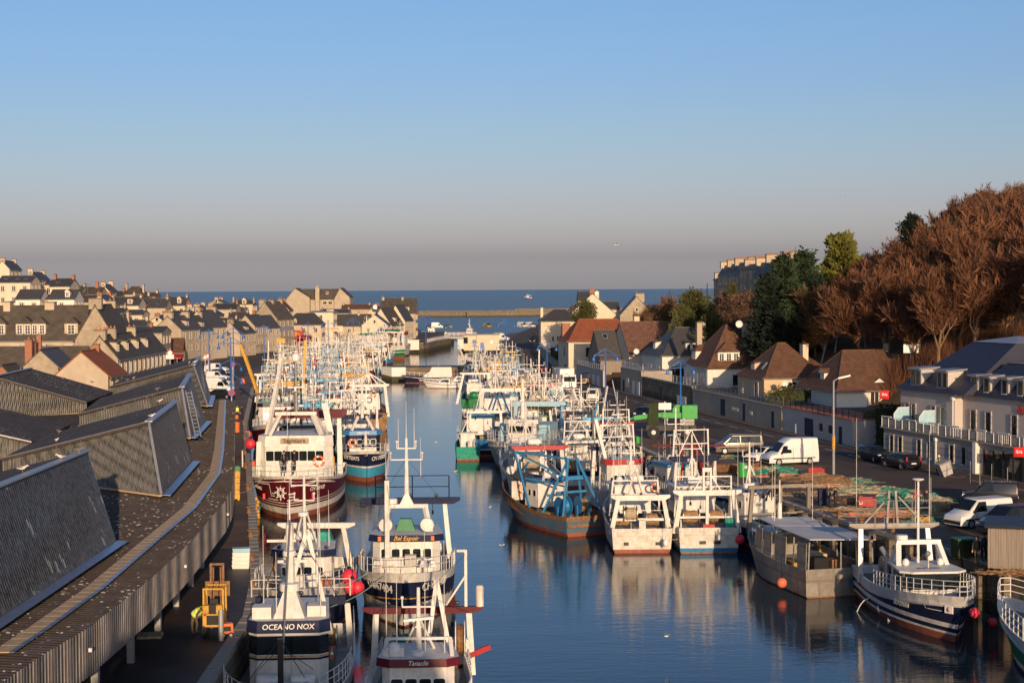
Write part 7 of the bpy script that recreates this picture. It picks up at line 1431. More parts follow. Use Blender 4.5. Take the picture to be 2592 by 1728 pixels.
for px,Yd,yt,wd_,me,lb in[(1985,238,655,1.25,CON[0],'tall dark green conifer, left peak of the clump before the stone terrace'),(2034,240,640,1.3,CON[1],'tallest dark green conifer of the clump before the stone terrace'),(1945,236,700,1.1,COD,'dark conifer at the left side of the clump'),(2010,234,720,1.2,CON[0],'dense green conifer in front of the clump'),(2060,236,705,1.1,COD,'blackish conifer at the right side of the clump'),(1965,232,790,1.0,COD,'low black-green conifer under the clump behind the white house')]:
 x=(px-1296)/4000*Yd; z=zr(x,Yd); h=hz(px,Yd,yt)-z; tree('conifer_tree',lb,me,(x,Yd,z),wd_,sz=h/12)
gm=ever_meshes(221,12,4.2,lambda t:(1-t)**.5*.8+.2,7000,'needlegold',.75,.25,.35)
x=(2130-1296)/4000*262; z=zr(x,262); tree('cypress_tree','yellow-green cypress standing out above the brown wood',gm,(x,262,z),1.0,sz=(hz(2130,262,596)-z)/12)
pm=ever_meshes(223,12,3.6,rnd,6000,'needledark',.5,0,.4); x=(2308-1296)/4000*262; zt_=hz(2308,262,540); tree('pine_tree','dark round-headed pine on the skyline of the hill',pm,(x,262,zt_-9),.62,sz=.72)
rm=ever_meshes(225,8,3.4,rnd,7000,'bush',.36,.1,.4)
for px,Yd,yt,sx,lb in[(1760,285,744,1.05,'rounded evergreen tree right of the big bare tree on the bank'),(1482,395,768,.95,'rounded dark evergreen bush below the raking cream gable'),(1735,276,790,.8,'olive evergreen shrub at the foot of the rounded evergreen tree'),(1800,262,800,.8,'dark evergreen shrub left of the conifer clump'),(1855,300,735,.34,'narrow green column shrub at the end of the stone terrace')]:
 x=(px-1296)/4000*Yd; z=zr(x,Yd); h=hz(px,Yd,yt)-z; tree('evergreen_tree',lb,rm,(x,Yd,z),sx,sz=max(.5,h/8))
for px,Yd,yt,s,lb in[(1665,300,722,1.0,'large bare spreading tree against the sea right of the stone gable'),(1700,306,735,.8,'second bare tree close behind the large spreading one'),(1630,312,752,.7,'smaller bare tree in front of the stone gable')]:
 x=(px-1296)/4000*Yd; z=zr(x,Yd); h=hz(px,Yd,yt)-z; tree('bare_tree',lb,GOLD[0]if px==1665 else BARE[1],(x,Yd,z),s,sz=h/12*1.05)
# brown scrub on the bank: one mass nobody could count
def scrub(name,label,pts,zf,n,hgt,m,dens=26,kind='stuff',size=.35):
 mb=MB()
 for k in range(n):
  i=random.randrange(len(pts)-1); t=random.random(); (x0,y0,w0),(x1,y1,w1)=pts[i],pts[i+1]
  x=x0+(x1-x0)*t+random.uniform(-1,1)*w0; y=y0+(y1-y0)*t+random.uniform(-1,1)*w0; z=zf(x,y); h=hgt*random.uniform(.5,1.1)
  for j in range(dens):
   b=V((x,y,z))+V((random.gauss(0,.5),random.gauss(0,.5),0)); e=b+V((random.gauss(0,.5),random.gauss(0,.5),h*random.uniform(.5,1)))
   a=rv(1).normalized()*.04; mb.add([b-a,b+a,e],[(0,1,2)])
   for q in range(3):c=b.lerp(e,random.uniform(.4,1)); mb.face([c+rv(size*.45),c+rv(size*.45),c+rv(size*.45)])
 o=mb.build(name,m); tag(o,label,None,None,kind); return o
scrub('undergrowth','brown leafless scrub on the bank below the stone terrace',[(30,262,5),(36,270,6),(42,290,7),(38,310,6),(30,300,5)],zr,330,3.2,'shrub')
scrub('undergrowth','brown scrub and ivy at the foot of the wood behind the houses',[(42,206,2.5),(38,232,3),(34,250,3),(29,268,3)],zr,200,2.4,'hedge')
scrub('undergrowth','leafless brown brush along the foot of the wood',[(43,208,3),(47,200,3),(52,197,3),(58,194,4),(66,190,5)],zr,190,3.4,'twig',40,size=.05)
for px,Yd,h,lb,m in[(1990,205,2.2,'yellowing garden shrub in front of the peach house','bush'),(1962,204,1.6,'low garden shrub by the white garage of the peach house','bush'),(1690,252,1.4,'small garden shrub before the slate-roofed white house','bush'),(15,300,4.5,'leafless shrub against the long cream house at the left edge','shrub'),(52,210,3.4,'tangled leafless climber on the low wall behind the market roof','shrub')]:
 p=D(px,900,Yd); z=5.0 if px>1000 else zl(p.x,Yd); o=MB(); random.seed(px)
 for k in range(420):
  b=V((random.gauss(0,.3)*h,random.gauss(0,.25)*h,0)); e=b*1.15+V((0,0,h*random.uniform(.3,1))); a=rv(1).normalized()*.03; o.add([b*.4-a,b*.4+a,e],[(0,1,2)]); c=e+rv(.15); o.face([c+rv(.12),c+rv(.12),c+rv(.12)])
 ob=o.build('shrub',m); ob.location=(p.x,Yd,z); tag(ob,lb,'shrub')
# vehicles
random.seed(88)
def wheel_mesh(r):
 mb=MB(); mb.lathe((0,0,0),[(r*(.62 if r<.5 else .37),-.1),(r,-.09),(r,.09),(r*(.62 if r<.5 else .37),.1)],14,0,'y'); mb.lathe((0,0,0),[(.02,-.105),(r*(.6 if r<.5 else .36),-.1),(r*(.6 if r<.5 else .36),.1),(.02,.105)],10,1,'y'); return mb.mesh('wheel',['rubber','galv'])
WH={r:wheel_mesh(r)for r in(.31,.32,.34,.45,.72)}
KIND={'hatch':(3.8,1.68,1.46,[(-1.9,.5,.95,0),(-1.75,.95,1.0,1),(-1.15,.97,1.42,2),(.25,.95,1.46,2),(1.0,.92,.96,1),(1.75,.72,.78,1),(1.9,.5,.62,0)],.31),'estate':(4.5,1.75,1.48,[(-2.25,.5,.98,0),(-2.15,.95,1.02,1),(-1.6,.98,1.44,2),(.3,.96,1.48,2),(1.1,.94,.98,1),(2.1,.74,.8,1),(2.25,.5,.64,0)],.32),'van':(4.9,1.9,1.98,[(-2.45,.5,1.1,0),(-2.42,1.1,1.3,1),(-2.3,1.12,1.96,2),(.7,1.1,1.98,2),(1.65,1.05,1.2,1),(2.3,.85,.95,1),(2.45,.5,.7,0)],.34),'high_van':(5.2,1.95,2.55,[(-2.6,.5,1.1,0),(-2.57,1.1,1.5,1),(-2.5,1.15,2.52,2),(.3,1.12,2.55,2),(.9,1.1,2.2,2),(1.7,1.05,1.22,1),(2.4,.9,1.0,1),(2.6,.5,.72,0)],.34),'small_van':(4.2,1.75,1.82,[(-2.1,.5,1.0,0),(-2.07,1.0,1.2,1),(-2.0,1.02,1.8,2),(.3,1.0,1.82,2),(1.15,.95,1.02,1),(1.95,.78,.85,1),(2.1,.5,.66,0)],.32)}
def vehicle(kind,label,p,head,m,cat=None,group=None,panel=True,name=None,scale=1.0):
 L,w,H,st,r=KIND[kind]; T=thing(name or('parked_van' if 'van' in kind else 'parked_car'),label,cat or('van' if 'van' in kind else 'car'),(p[0],p[1],3.012),atan2(head[1],head[0]),group)
 mb=MB(); rings=[]
 for x,zb_,zt,lv in st:
  wb,wt=w/2*(.9 if lv==0 else 1),w/2*(.84 if lv==2 else .93); e=.12
  rings.append([(x,-wb*.95,.24),(x,-wb,.5),(x,-wb,zb_),(x,-wt,zt-.08),(x,-wt*.86,zt),(x,wt*.86,zt),(x,wt,zt-.08),(x,wb,zb_),(x,wb,.5),(x,wb*.95,.24)])
 mb.loft(rings); mb.build('body',m,T,35)
 up=[i for i,s_ in enumerate(st)if s_[3]==2]; f=up[-1]; a,b=st[f],st[f+1]
 def win(pts):q=MB(); q.face(pts); q.face(pts[::-1]); q.build('window','glass',T)
 d=V((b[0]-a[0],0,b[2]-a[2])); n=V((-d.z,0,d.x)).normalized()*(1 if d.x*1>0 else -1); n=V((abs(n.x),0,abs(n.z)))*.02
 win([V((a[0]+d.x*.1,-w*.36,a[2]+d.z*.1))+n,V((b[0]-d.x*.06,-w*.42,b[2]-d.z*.06))+n,V((b[0]-d.x*.06,w*.42,b[2]-d.z*.06))+n,V((a[0]+d.x*.1,w*.36,a[2]+d.z*.1))+n])
 c=st[up[0]-1]; e=st[up[0]]; win([(e[0]*.8+c[0]*.2-.03,-w*.36,e[2]-.14),(c[0]-.02,-w*.42,e[1]+.06),(c[0]-.02,w*.42,e[1]+.06),(e[0]*.8+c[0]*.2-.03,w*.36,e[2]-.14)])
 xs=[(b[0]-.25,a[0]-.05 if 'van' not in kind else a[0]-.6)]if panel and 'van' in kind else[(b[0]-.25,a[0]-.75),(a[0]-.82,st[up[0]][0]+.15)]
 for sd in(-1,1):
  for x1,x0 in xs:
   zt=a[2]-.14 if 'high' not in kind else 1.85; z0=a[1]+.06; xt=min(x1,a[0]+(a[2]-zt)*.6)if x1>a[0]else x1
   k=lambda z:sd*(w/2-(w/2*.16)*(z-a[1])/max(.3,a[2]-a[1])+.012); win([(x0,k(z0),z0),(x1,k(z0),z0),(min(x1,max(xt,x0+.3)),k(zt),zt),(x0+.04,k(zt),zt)])
  for x in(-L/2+L*.19,L/2-L*.185):child(WH[r],'wheel',T,(x,sd*(w/2-.08),r))
  q=MB(); q.box((L/2-.16,sd*w*.36,.66),(.2,.34,.18),0,0,ty=.8); q.build('headlight','reflect',T); q=MB(); q.box((-L/2+.04,sd*w*.41,.85),(.1,.16,.4)); q.build('tail_light','red',T)
  q=MB(); q.box((b[0]-.3,sd*(w/2+.09),a[1]),(.12,.18,.16)); q.build('mirror','black',T)
 if 'van' in kind:
  for sd in(-1,1):
   q=MB(); q.box((0,sd*(w/2+.004),.6),(L*.84,.02,.1))
   for x in(a[0]+.35,a[0]-.75,-L*.12):q.box((x,sd*(w/2+.003),.44),(.025,.014,a[1]+(.5 if 'high' in kind else .1)-.44))
   q.build('side_trim','rubber',T)
 q=MB(); q.box((L/2-.06,0,.3),(.16,w*.86,.24)); q.box((-L/2+.06,0,.3),(.16,w*.86,.24)); q.build('bumper','rubber' if kind!='estate' else m,T)
 q=MB(); q.box((-L/2-.03,0,.58),(.03,.5,.12)); q.build('number_plate','whiteclean',T); return T
for nm,c in(('carwhite',(.72,.71,.68)),('cardark',(.012,.014,.022)),('carbrown',(.20,.165,.13)),('carred',(.32,.02,.02)),('carblue',(.03,.16,.42)),('carteal',(.02,.14,.18)),('carcream',(.50,.42,.27)),('caryellow',(.5,.32,.08))):make(nm,c,.28,.15 if c[0]<.6 else 0,var=.05,coat=.5)
for k,lb,px,py,hd,m in[('van','brown-grey minivan parked side-on beside the nets',1868,1147,(-1,-.06),'carbrown'),('hatch','small white hatchback between the brown-grey minivan and the tall white van',1935,1168,(-.8,-.6),'carwhite'),('high_van','tall white van with raised roof beside the fishing nets',2000,1174,(-.96,-.28),'carwhite'),('estate','dark car parked at the hotel wall, the farther of two',2212,1166,(.3,-.95),'cardark'),('estate','dark blue car parked at the hotel wall, nearer of two',2280,1184,(-.3,.95),'cardark'),('small_van','dark van with its back open behind the net menders',2505,1276,(-.95,.3),'cardark'),('van','white van nosing in by the dark van at the right edge',2478,1330,(-.9,-.44),'carwhite'),('van','dark blue van beside the white one at the right edge',2562,1350,(-.92,-.4),'cardark'),('estate','black off-road car on the quay behind the green crane',1628,1058,(-.3,-.95),'cardark'),('van','white van seen from behind on the right-hand quay',1506,1014,(.2,1),'carwhite'),('hatch','dark red car at the pillar of the stone garden wall',1378,941,(-.2,-1),'carred'),('hatch','teal car driving away up the harbour road',1311,893,(.02,1),'carteal'),('hatch','bright blue car parked beside the harbour office',1256,876,(1,-.1),'carblue'),('hatch','dark car in the shade at the top of the harbour road',1347,868,(0,-1),'cardark'),('small_van','cream old van by the jetty root',1263,935,(.1,1),'carcream'),('high_van','white camper parked behind the bright blue car',1270,862,(.9,-.3),'carwhite'),('high_van','left of two white vans on the far quay',1322,828,(.6,-.8),'carwhite'),('high_van','right of two white vans on the far quay',1343,828,(.6,-.8),'carwhite'),('van','yellow van on the far quay',1233,829,(.5,-.9),'caryellow'),('van','farthest white van of the row behind the market roof',549,943,(1,-.25),'carwhite'),('hatch','dark grey car second in the row behind the market roof',556,952,(1,-.25),'cardark'),('small_van','white delivery van third in the row behind the market roof',552,963,(1,-.25),'carwhite'),('hatch','white car fourth in the row behind the market roof',560,976,(1,-.25),'carwhite'),('high_van','big white van nearest but one behind the market roof',552,993,(1,-.25),'carwhite'),('hatch','red-lit dark car nearest behind the market roof',562,1008,(1,-.25),'cardark'),('high_van','white van parked past the brasserie point',1107,830,(1,0),'carwhite'),('hatch','dark car parked past the brasserie point',1090,831,(1,0),'cardark'),('hatch','second dark car right of the van past the brasserie point',1135,830,(1,0),'cardark')]:
 p=W(px,py,3.0)
 if py<835:p=D(px,py,700)
 vehicle(k,lb,p,hd,m,panel='brown-grey' not in lb)
def truck():
 p=W(1432,985,3.0); T=thing('box_truck','white box truck with an open back unloading by the right-hand boats','truck',(p.x,p.y,3.01),radians(-80)); m=MB(); m.box((-1.6,0,.9),(5.4,2.4,2.6)); m.build('box_body','carwhite',T); m=MB(); m.box((2.3,0,.5),(1.9,2.3,2.1),tx=.8,ox=-.15); m.build('cab','carwhite',T); m=MB(); m.box((3.16,0,1.5),(.06,1.9,.8)); m.build('window','glass',T)
 for x in(-2.6,2.2):
  for s in(-1,1):child(WH[.45],'wheel',T,(x,s*1.05,.45))
 m=MB(); m.box((-.8,0,.7),(5.5,1.0,.2)); m.build('chassis','black',T)
truck()
def buggy():
 p=W(1483,972,3.0); T=thing('utility_buggy','brown open utility buggy with roll bars by the garage doors','buggy',(p.x,p.y,3.01),radians(-100)); m=MB(); m.box((0,0,.5),(2.8,1.4,.6),tx=.9); m.build('body','rust',T); m=MB()
 for x in(-.9,.4):
  for s in(-.6,.6):m.bar((x,s,1.1),(x,s*.85,1.95),.04)
  m.bar((x,-.5,1.95),(x,.5,1.95),.04)
 for s in(-.5,.5):m.bar((-.9,s,1.95),(.4,s,1.95),.04)
 m.build('roll_bars','black',T)
 for x in(-.95,.95):
  for s in(-1,1):child(WH[.34],'wheel',T,(x,s*.65,.34))
buggy()
def crane():
 p=W(1712,1108,3.0); T=thing('mobile_crane','green mobile crane with a folded jib and green winch drum on the right quay','crane',(p.x,p.y,3.01),radians(176)); m=MB(); m.box((.6,0,.9),(5.6,2.0,.55)); m.build('chassis','black',T); m=MB(); m.box((-1.5,0,2.25),(1.7,1.7,1.5)); m.box((.4,.1,2.3),(2.4,.8,.6)); m.build('housing','brightgreen',T); m=MB(); m.lathe((-.2,-.55,3.1),[(.05,-.35),(.62,-.35),(.62,-.28),(.4,-.27),(.4,.27),(.62,.28),(.62,.35),(.05,.35)],16,0,'y'); m.build('winch_drum','brightgreen',T)
 m=MB(); m.beam((1.2,.1,2.7),(4.8,.1,2.3),.45,.5); m.beam((4.8,.1,2.3),(7.2,.2,1.7),.14,.14); m.build('jib','brightgreen',T); m=MB(); m.box((-1.2,0,1.5),(1.6,1.6,.7)); m.build('engine_box','hotelbase',T); m=MB(); m.box((2.6,0,1.45),(1.3,1.8,2.6),tx=.7,ty=.8); m.build('tarpaulin','hedge',T)
 for x in(-1.2,2.6):
  for s in(-1,1):child(WH[.72],'wheel',T,(x,s*1.05,.72))
 m=MB(); m.bar((-1.9,-.9,1),(-1.9,-.9,3.2),.05); m.build('exhaust','pole',T)
crane()
def forklift():
 p=W(545,1606,3.0); T=thing('forklift','big yellow rough-terrain forklift with a rusty mast on the shaded market quay','forklift',(p.x,p.y,3.02),radians(92)); T.scale=(.72,.72,.92); m=MB(); m.box((-.2,0,.6),(1.9,1.35,.75)); m.box((-.9,0,1.3),(.5,1.3,.45)); m.build('body','yellow',T); m=MB()
 for x in(.7,-.7):
  for s in(-.66,.66):m.beam((x,s,1.2),(x*.9,s,2.55),.14,.12)
 for s in range(7):m.beam((-.75,-.62+s*.206,2.56),(.75,-.62+s*.206,2.56),.05,.06)
 for x in(-.75,.75):m.beam((x,-.7,2.58),(x,.7,2.58),.1,.08)
 m.build('cab_frame','yellow',T); m=MB(); m.box((-1.17,0,.72),(.06,.8,.5)); m.box((-1.1,0,1.3),(.2,.5,.5))
 for s in(-.45,.45):m.tube([(-.6,s*.3,1.5),(.2,s*.5,2.1),(1.05,s*.4,2.9),(1.1,s*.3,3.5)],.03)
 m.build('engine_grille','black',T); m=MB(); m.bar((-.9,.5,1.6),(-.9,.5,2.3),.05); m.build('exhaust','rust',T)
 for s in(-.5,.5):m=MB(); m.box((-1.18,s,1.2),(.05,.16,.12)); m.build('tail_light','red',T); m=MB()
 for s in(-.42,.42):m.beam((1.15,s,.15),(1.15,s,3.7),.14,.16); m.beam((1.1,s*.6,.3),(1.1,s*.6,3.5),.08,.1)
 for z in(.5,2.1,3.65):m.beam((1.15,-.45,z),(1.15,.45,z),.12,.12)
 m.build('mast','rust',T); m=MB(); m.box((1.32,0,1.9),(.12,1.7,.8)); m.build('carriage','rust',T); m=MB(); m.box((-.1,0,1.15),(.6,.6,.35)); m.box((-.4,0,1.4),(.16,.55,.6)); m.build('seat','black',T)
 for s in(-.4,.4):m=MB(); m.box((1.9,s,1.95),(1.1,.14,.07)); m.build('fork','rust',T)
 for x,r in((.85,.45),(-.75,.45)):
  for s in(-1,1):child(WH[r],'wheel',T,(x,s*.62,r))
forklift()
# people
def person(label,p,face,top,legs,hat=None,bend=0,vest=None,arm=0,z=3.01,s=1.0,number=None,up=None):
 h=1.74; me=bpy.data.meshes.new('person'); sk=[]; ed=[]; rd=[]
 def add(q,r,par=None):
  q=V(q)
  if bend and q.z>.9:d=q-V((0,0,.92)); c,s_=cos(bend),sin(bend); q=V((d.x*c+d.z*s_,d.y,.92-d.x*s_+d.z*c))
  sk.append(q); rd.append(r)
  if par is not None:ed.append((par,len(sk)-1))
  return len(sk)-1
 pel=add((0,0,.92),.15); ch=add((0,0,1.2),.165,pel); nk=add((0,0,1.44),.1,ch); n2=add((.01,0,1.52),.055,nk); hd=add((.02,0,1.6),.1,n2); add((.02,0,1.70),.085,hd)
 for sd in(-1,1):
  st=.1 if sd>0 else -.06
  hp=add((0,sd*.1,.88),.11,pel); kn=add((st,sd*.11,.48),.075,hp); an=add((st*.6,sd*.115,.1),.052,kn); add((st*.6+.17,sd*.12,.04),.042,an)
  sh=add((0,sd*.2,1.4),.075,nk); el=add((.05+arm*.12,sd*.26,1.12),.055,sh); wr=add((.12+arm*.3,sd*(.24-arm*.1),.88+arm*.2),.038,el); hn=add((.15+arm*.34,sd*(.23-arm*.1),.80+arm*.2),.04,wr)
  for f in range(5):add((.17+arm*.36+(.03 if f==4 else 0),sd*(.20+f*.018-arm*.1),.71+arm*.2+(.03,.01,0,.015,.06)[f]),.010,hn)
 me.from_pydata(sk,ed,[]); o=bpy.data.objects.new('person',me); COL.objects.link(o); md=o.modifiers.new('skin','SKIN'); md.use_smooth_shade=True; sv=me.skin_vertices[0].data
 for i,r in enumerate(rd):sv[i].radius=(r,r)
 sv[0].use_root=True; o.modifiers.new('sub','SUBSURF').levels=1; dg=bpy.context.evaluated_depsgraph_get(); m2=bpy.data.meshes.new_from_object(o.evaluated_get(dg)); o.modifiers.clear(); o.data=m2; m2.materials.clear()
 for k in('skin',top,legs,'black'):m2.materials.append(M_(k))
 inv=lambda q:q
 for f in m2.polygons:
  q=V(f.center)
  if bend and q.z>.7 and q.x>.05 or bend and q.z>.95:d=q-V((0,0,.92)); c,s_=cos(-bend),sin(-bend); q=V((d.x*c+d.z*s_,d.y,.92-d.x*s_+d.z*c))
  hand=abs(q.y)>.12 and(q-V((.15+arm*.34,math.copysign(.23-arm*.1,q.y),.78+arm*.2))).length<.13
  f.material_index=0 if q.z>1.5 or hand else(1 if q.z>.9 or abs(q.y)>.19 and q.z>.7 else(3 if q.z<.1 else 2))
 o.location=(p[0],p[1],z); o.rotation_euler=(0,0,atan2(face[1],face[0])); o.scale=(s,)*3; tag(o,label,'person')
 B_=Matrix.Translation((0,0,.92))@Matrix.Rotation(bend,4,'Y')@Matrix.Translation((0,0,-.92))if bend else Matrix()
 mb=MB(); mb.lathe((.005,0,1.62),[(.112,0),(.116,.06),(.1,.12),(.06,.155),(.01,.17)],10); mb.xf(B_); mb.build('hat' if hat else 'hair',hat or 'hair',o)
 mb=MB(); mb.ball((.125,0,1.63),.022,6,4)
 for sd in(-1,1):mb.ball((.112,sd*.035,1.655),.012,5,4); mb.ball((.02,sd*.105,1.63),.025,5,4)
 mb.beam((.118,-.03,1.58),(.118,.03,1.58),.01,.01); mb.xf(B_); mb.build('face','skin',o)
 if vest:
  mb=MB(); R_=lambda z,a,b:[(a*cos(t),b*sin(t),z)for t in[2*pi*i/12 for i in range(12)]]
  mb.loft([R_(.9,.185,.215),R_(1.2,.2,.24),R_(1.42,.15,.235)],0,caps=False); mb.loft([R_(1.0,.2,.232),R_(1.06,.202,.235)],1,caps=False); mb.loft([R_(1.18,.207,.248),R_(1.24,.204,.246)],1,caps=False); mb.xf(B_); mb.build('safety_vest',['hivis','reflect'],o)
 if number:text_part(number,o,(-.19,0,1.22),-pi/2,.3,'paint')
 return o
def at(px,py,z=3.0):return W(px,py,z)
person('worker in a yellow safety vest bending down beside the forklift',at(492,1604),(1,-.2),'browncloth','browncloth','white',.95,True,.5,s=1.05)
person('person in a yellow safety vest on the market quay by the orange buckets',at(601,1058),(.3,-1),'darkcloth','darkcloth',None,0,True)
person('person in dark clothes beside the yellow vest on the market quay',at(613,1060),(-1,.2),'darkcloth','darkcloth','darkcloth')
person('man in a black jacket on the dark red trawler deck, left of two',(-20.3,139.9),(.3,-1),'black','darkcloth',None,z=3.85,s=1.12); person('man in a navy jacket on the dark red trawler deck, right of two',(-19.4,140.1),(-1,-.2),'navy','darkcloth',None,z=3.85,s=1.12)
person('bald man in a grey jacket talking on the quay next to a blue bin',at(2097,1284),(1,.2),'#4a4640','darkcloth','skin'); person('person with a red woolly hat and black clothes facing the man in grey',at(2115,1289),(-1,-.1),'black','black','red',arm=.5)
person('person in a red hooded jacket with a number on the back, mending nets',at(2322,1294),(.2,.98),'red','jeans','red',number='3'); person('person in a dark vest and jeans next to the red jacket at the nets',at(2345,1296),(-.1,1),'darkcloth','jeans',None)
person('worker in a yellow vest wheeling a grey bin along the hotel wall',at(2373,1200),(.9,-.4),'darkcloth','darkcloth','white',.15,True,.8)
person('man in a black coat and brown trousers at the right edge of the quay',at(2473,1428),(-.6,-.8),'black','browncloth',None); person('person in a grey coat half behind the man in brown trousers',at(2490,1420),(.6,-.7),'#4c4a46','darkcloth','hair')
person('person in a bright yellow jacket walking on the harbour road',at(1285,912),(0,1),'hivis','darkcloth',None); person('dark figure standing beside the brown buggy',at(1494,968),(-1,0),'darkcloth','darkcloth',None)
# lamps and signs
def bell(T,x,y,z,k=1.0):
 m=MB(); m.lathe((x,y,z),[(.05,.5),(.1,.42),(.2,.3),(.24,.05),(.36,-.12),(.02,-.06)],10); m.build('lamp_shade','lampblue',T)
def lamp(px,yt,yb,label,span=1.8,two=True,z=3.0,Yd=None,name='street_lamp'):
 p=W(px,yb,z)if Yd is None else D(px,yb,Yd); H=D(px,yt,p.y).z-z; T=thing(name,label,'street lamp',(p.x,p.y,z)); m=MB(); m.bar((0,0,0),(0,0,H),.14,.09,8); m.bar((0,0,0),(0,0,.8),.2,.16,8); m.build('pole','lampblue',T); m=MB()
 for s in((-1,1)if two else(1,)):m.bar((0,0,H),(s*span,0,H-1.1),.05); m.bar((0,0,H-.9),(s*span,0,H-1.1),.05); m.bar((s*span*.55,0,H-.6),(s*span*.55,0,H-1.0),.035); m.bar((s*span,0,H-1.1),(s*span,0,H-1.3),.04)
 m.build('bracket','lampblue',T)
 for s in((-1,1)if two else(1,)):bell(T,s*span,0,H-1.75)
 return T
for px,yt,yb,lb in[(1385,863,955,'blue double lamp beside the stone garden wall pillar'),(1533,882,1015,'blue double lamp in front of the cream garage block'),(1723,913,1043,'blue double lamp behind the green crane'),(1282,808,921,'tall blue lamp pole at the jetty root'),(592,829,985,'blue double lamp rising behind the row of parked vans'),(530,833,950,'slender blue lamp in front of the shuttered quay houses'),(669,822,905,'blue lamp beside the small gabled quay house'),(728,822,893,'blue lamp before the lilac-grey stone house'),(780,816,885,'blue lamp before the hip-roofed quay house'),(831,811,880,'blue lamp left of the long slate-roofed house'),(895,805,876,'blue lamp above the green trawler'),(974,821,884,'pale blue lamp at the brasserie quay'),(1078,796,868,'blue lamp on the lock wall below the point'),(345,928,985,'blue lamp cluster beside the red restaurant tent')]:lamp(px,yt,yb,lb)
T=lamp(586,853,1014,'big blue lamp post with four bells and a round road sign behind the market roof',1.9)
H=8.6
for s,z in((-1,5.2),(1,5.0),(1,2.9)):m=MB(); m.bar((0,0,z+1.2),(s*1.6,0,z+.4),.05); m.bar((s*1.6,0,z+.5),(s*1.6,0,z+.2),.04); m.build('bracket','lampblue',T); bell(T,s*1.6,0,z-.2)
p=W(2110,1200,3.0); T=thing('street_lamp','tall grey street lamp with yellow bands opposite the garage front','street lamp',(p.x,p.y,3)); m=MB(); m.bar((0,0,0),(0,0,8.5),.13,.07,8); m.bar((0,0,8.5),(.5,0,8.8),.06); m.build('pole','galv',T); m=MB(); m.beam((.4,0,8.75),(1.5,0,9.0),.3,.14); m.build('lamp_head','whiteclean',T); m=MB(); m.bar((0,0,2.3),(0,0,3.5),.145,n=8); m.build('banding','yellow',T)
def sign(px,py,Yd,label,shape,m,r=.4,band=None):
 p=D(px,py,Yd); T=thing('road_sign',label,'road sign',(p.x,Yd,3)); h=p.z-3; mb=MB(); mb.bar((0,.05,0),(0,.05,h+r),.05,n=6); mb.build('pole','whiteclean',T); n=3 if shape=='tri' else 16
 pts=lambda q,y:[(q*sin(2*pi*i/n),y,h+q*cos(2*pi*i/n))for i in range(n)][::-1]
 if shape=='box':mb=MB(); mb.box((0,0,h-r*.7),(r*2.6,.06,r*1.4)); mb.build('plate',m,T)
 else:
  mb=MB(); mb.face(pts(r,0)); mb.face(pts(r,.02)[::-1]); mb.build('rim','red',T); mb=MB(); mb.face(pts(r*.72,-.012)); mb.build('plate',m,T)
 if band:mb=MB(); mb.box((0,-.03,h-r*.14),(r*1.1,.01,r*.28)); mb.build('bar',band,T)
 return T
sign(430,893,300,'round red-rimmed road sign over white plates before the restaurant awning','disc','whiteclean',.62); sign(430,903,299.7,'white plate below the round sign before the awning','box','whiteclean',.6); sign(519,904,320,'triangular red-rimmed warning sign left of the parked vans','tri','whiteclean',.75); sign(527,901,322,'round red-rimmed sign beside the warning triangle','disc','whiteclean',.55); sign(586,994,243,'round blue and red no-parking sign on the big lamp post','disc','lampblue',.55,'red'); sign(589,922,256,'small round blue sign high on the lamp beside the vans','disc','lampblue',.42,'red')
sign(1683,1028,180,'white blank board with a red lamp on a post above the green crane','box','whiteclean',.55); sign(1408,985,262,'tall white board standing before the box truck','box','whiteclean',.75); sign(711,862,420,'yellow and black diamond sign on the pharmacy-style bracket','box','yellow',.9)
def flagpole():
 p=D(362,900,322); T=thing('flag','blue flag on a leaning pole beside the red restaurant tent','flag',(p.x,322,3)); m=MB(); m.bar((0,0,0),(.6,0,9),.07,n=6); m.build('pole','pole',T); m=MB()
 for i in range(6):m.face([(.5-.1*i*.2,0+.1*sin(i),8.7-i*.5),(1.0+.5*i*.3,.15*sin(i*2),8.2-i*.55),(1.1+.5*(i+1)*.25,.15*sin(i*2+2),7.6-i*.55),(.45,.1*sin(i+1),8.2-i*.5)])
 m.build('cloth','lampblue',T)
flagpole()
# quay clutter
def mound(name,label,px,py,a,b_,h,mats,cat,rz=0.0,n=260,seed=1):
 random.seed(seed); p=W(px,py,3.0); mb=MB(); N,M2=22,12; vs=[]; fs=[]
 for j in range(M2+1):
  for i in range(N):
   r=j/M2; t=2*pi*i/N; q=noise.noise((cos(t)*1.7+seed*3,sin(t)*1.7,r*2.5)); rr=r*(1+.38*q); z=max(0,h*(1-r**1.5)*(.55+.9*abs(noise.noise((r*cos(t)*3+seed,r*sin(t)*3,1.7))))+.05*random.random())if r<1 else -.02
   vs.append((a*rr*cos(t),b_*rr*sin(t),z))
 for j in range(M2):
  for i in range(N):k=j*N+i; k2=j*N+(i+1)%N; fs.append((k,k2,k2+N,k+N))
 for f in fs:mb.add([vs[i]for i in f],[(3,2,1,0)],random.randrange(len(mats))if random.random()<.3 else(0 if noise.noise((vs[f[0]][0]*.9+seed,vs[f[0]][1]*.9,0))<.12 else len(mats)-1))
 for i in range(n):
  t=random.uniform(0,2*pi); r=random.random()**.6*1.1; c=V((a*r*cos(t),b_*r*sin(t),max(.03,h*.8*(1-r)))); d=V((random.gauss(0,.4),random.gauss(0,.25),random.gauss(0,.06))); mb.k=random.randrange(len(mats)); mb.bar(c,c+d,.022,n=3)
 o=mb.build(name,mats); o.location=p; o.rotation_euler=(0,0,rz); return tag(o,label,cat)
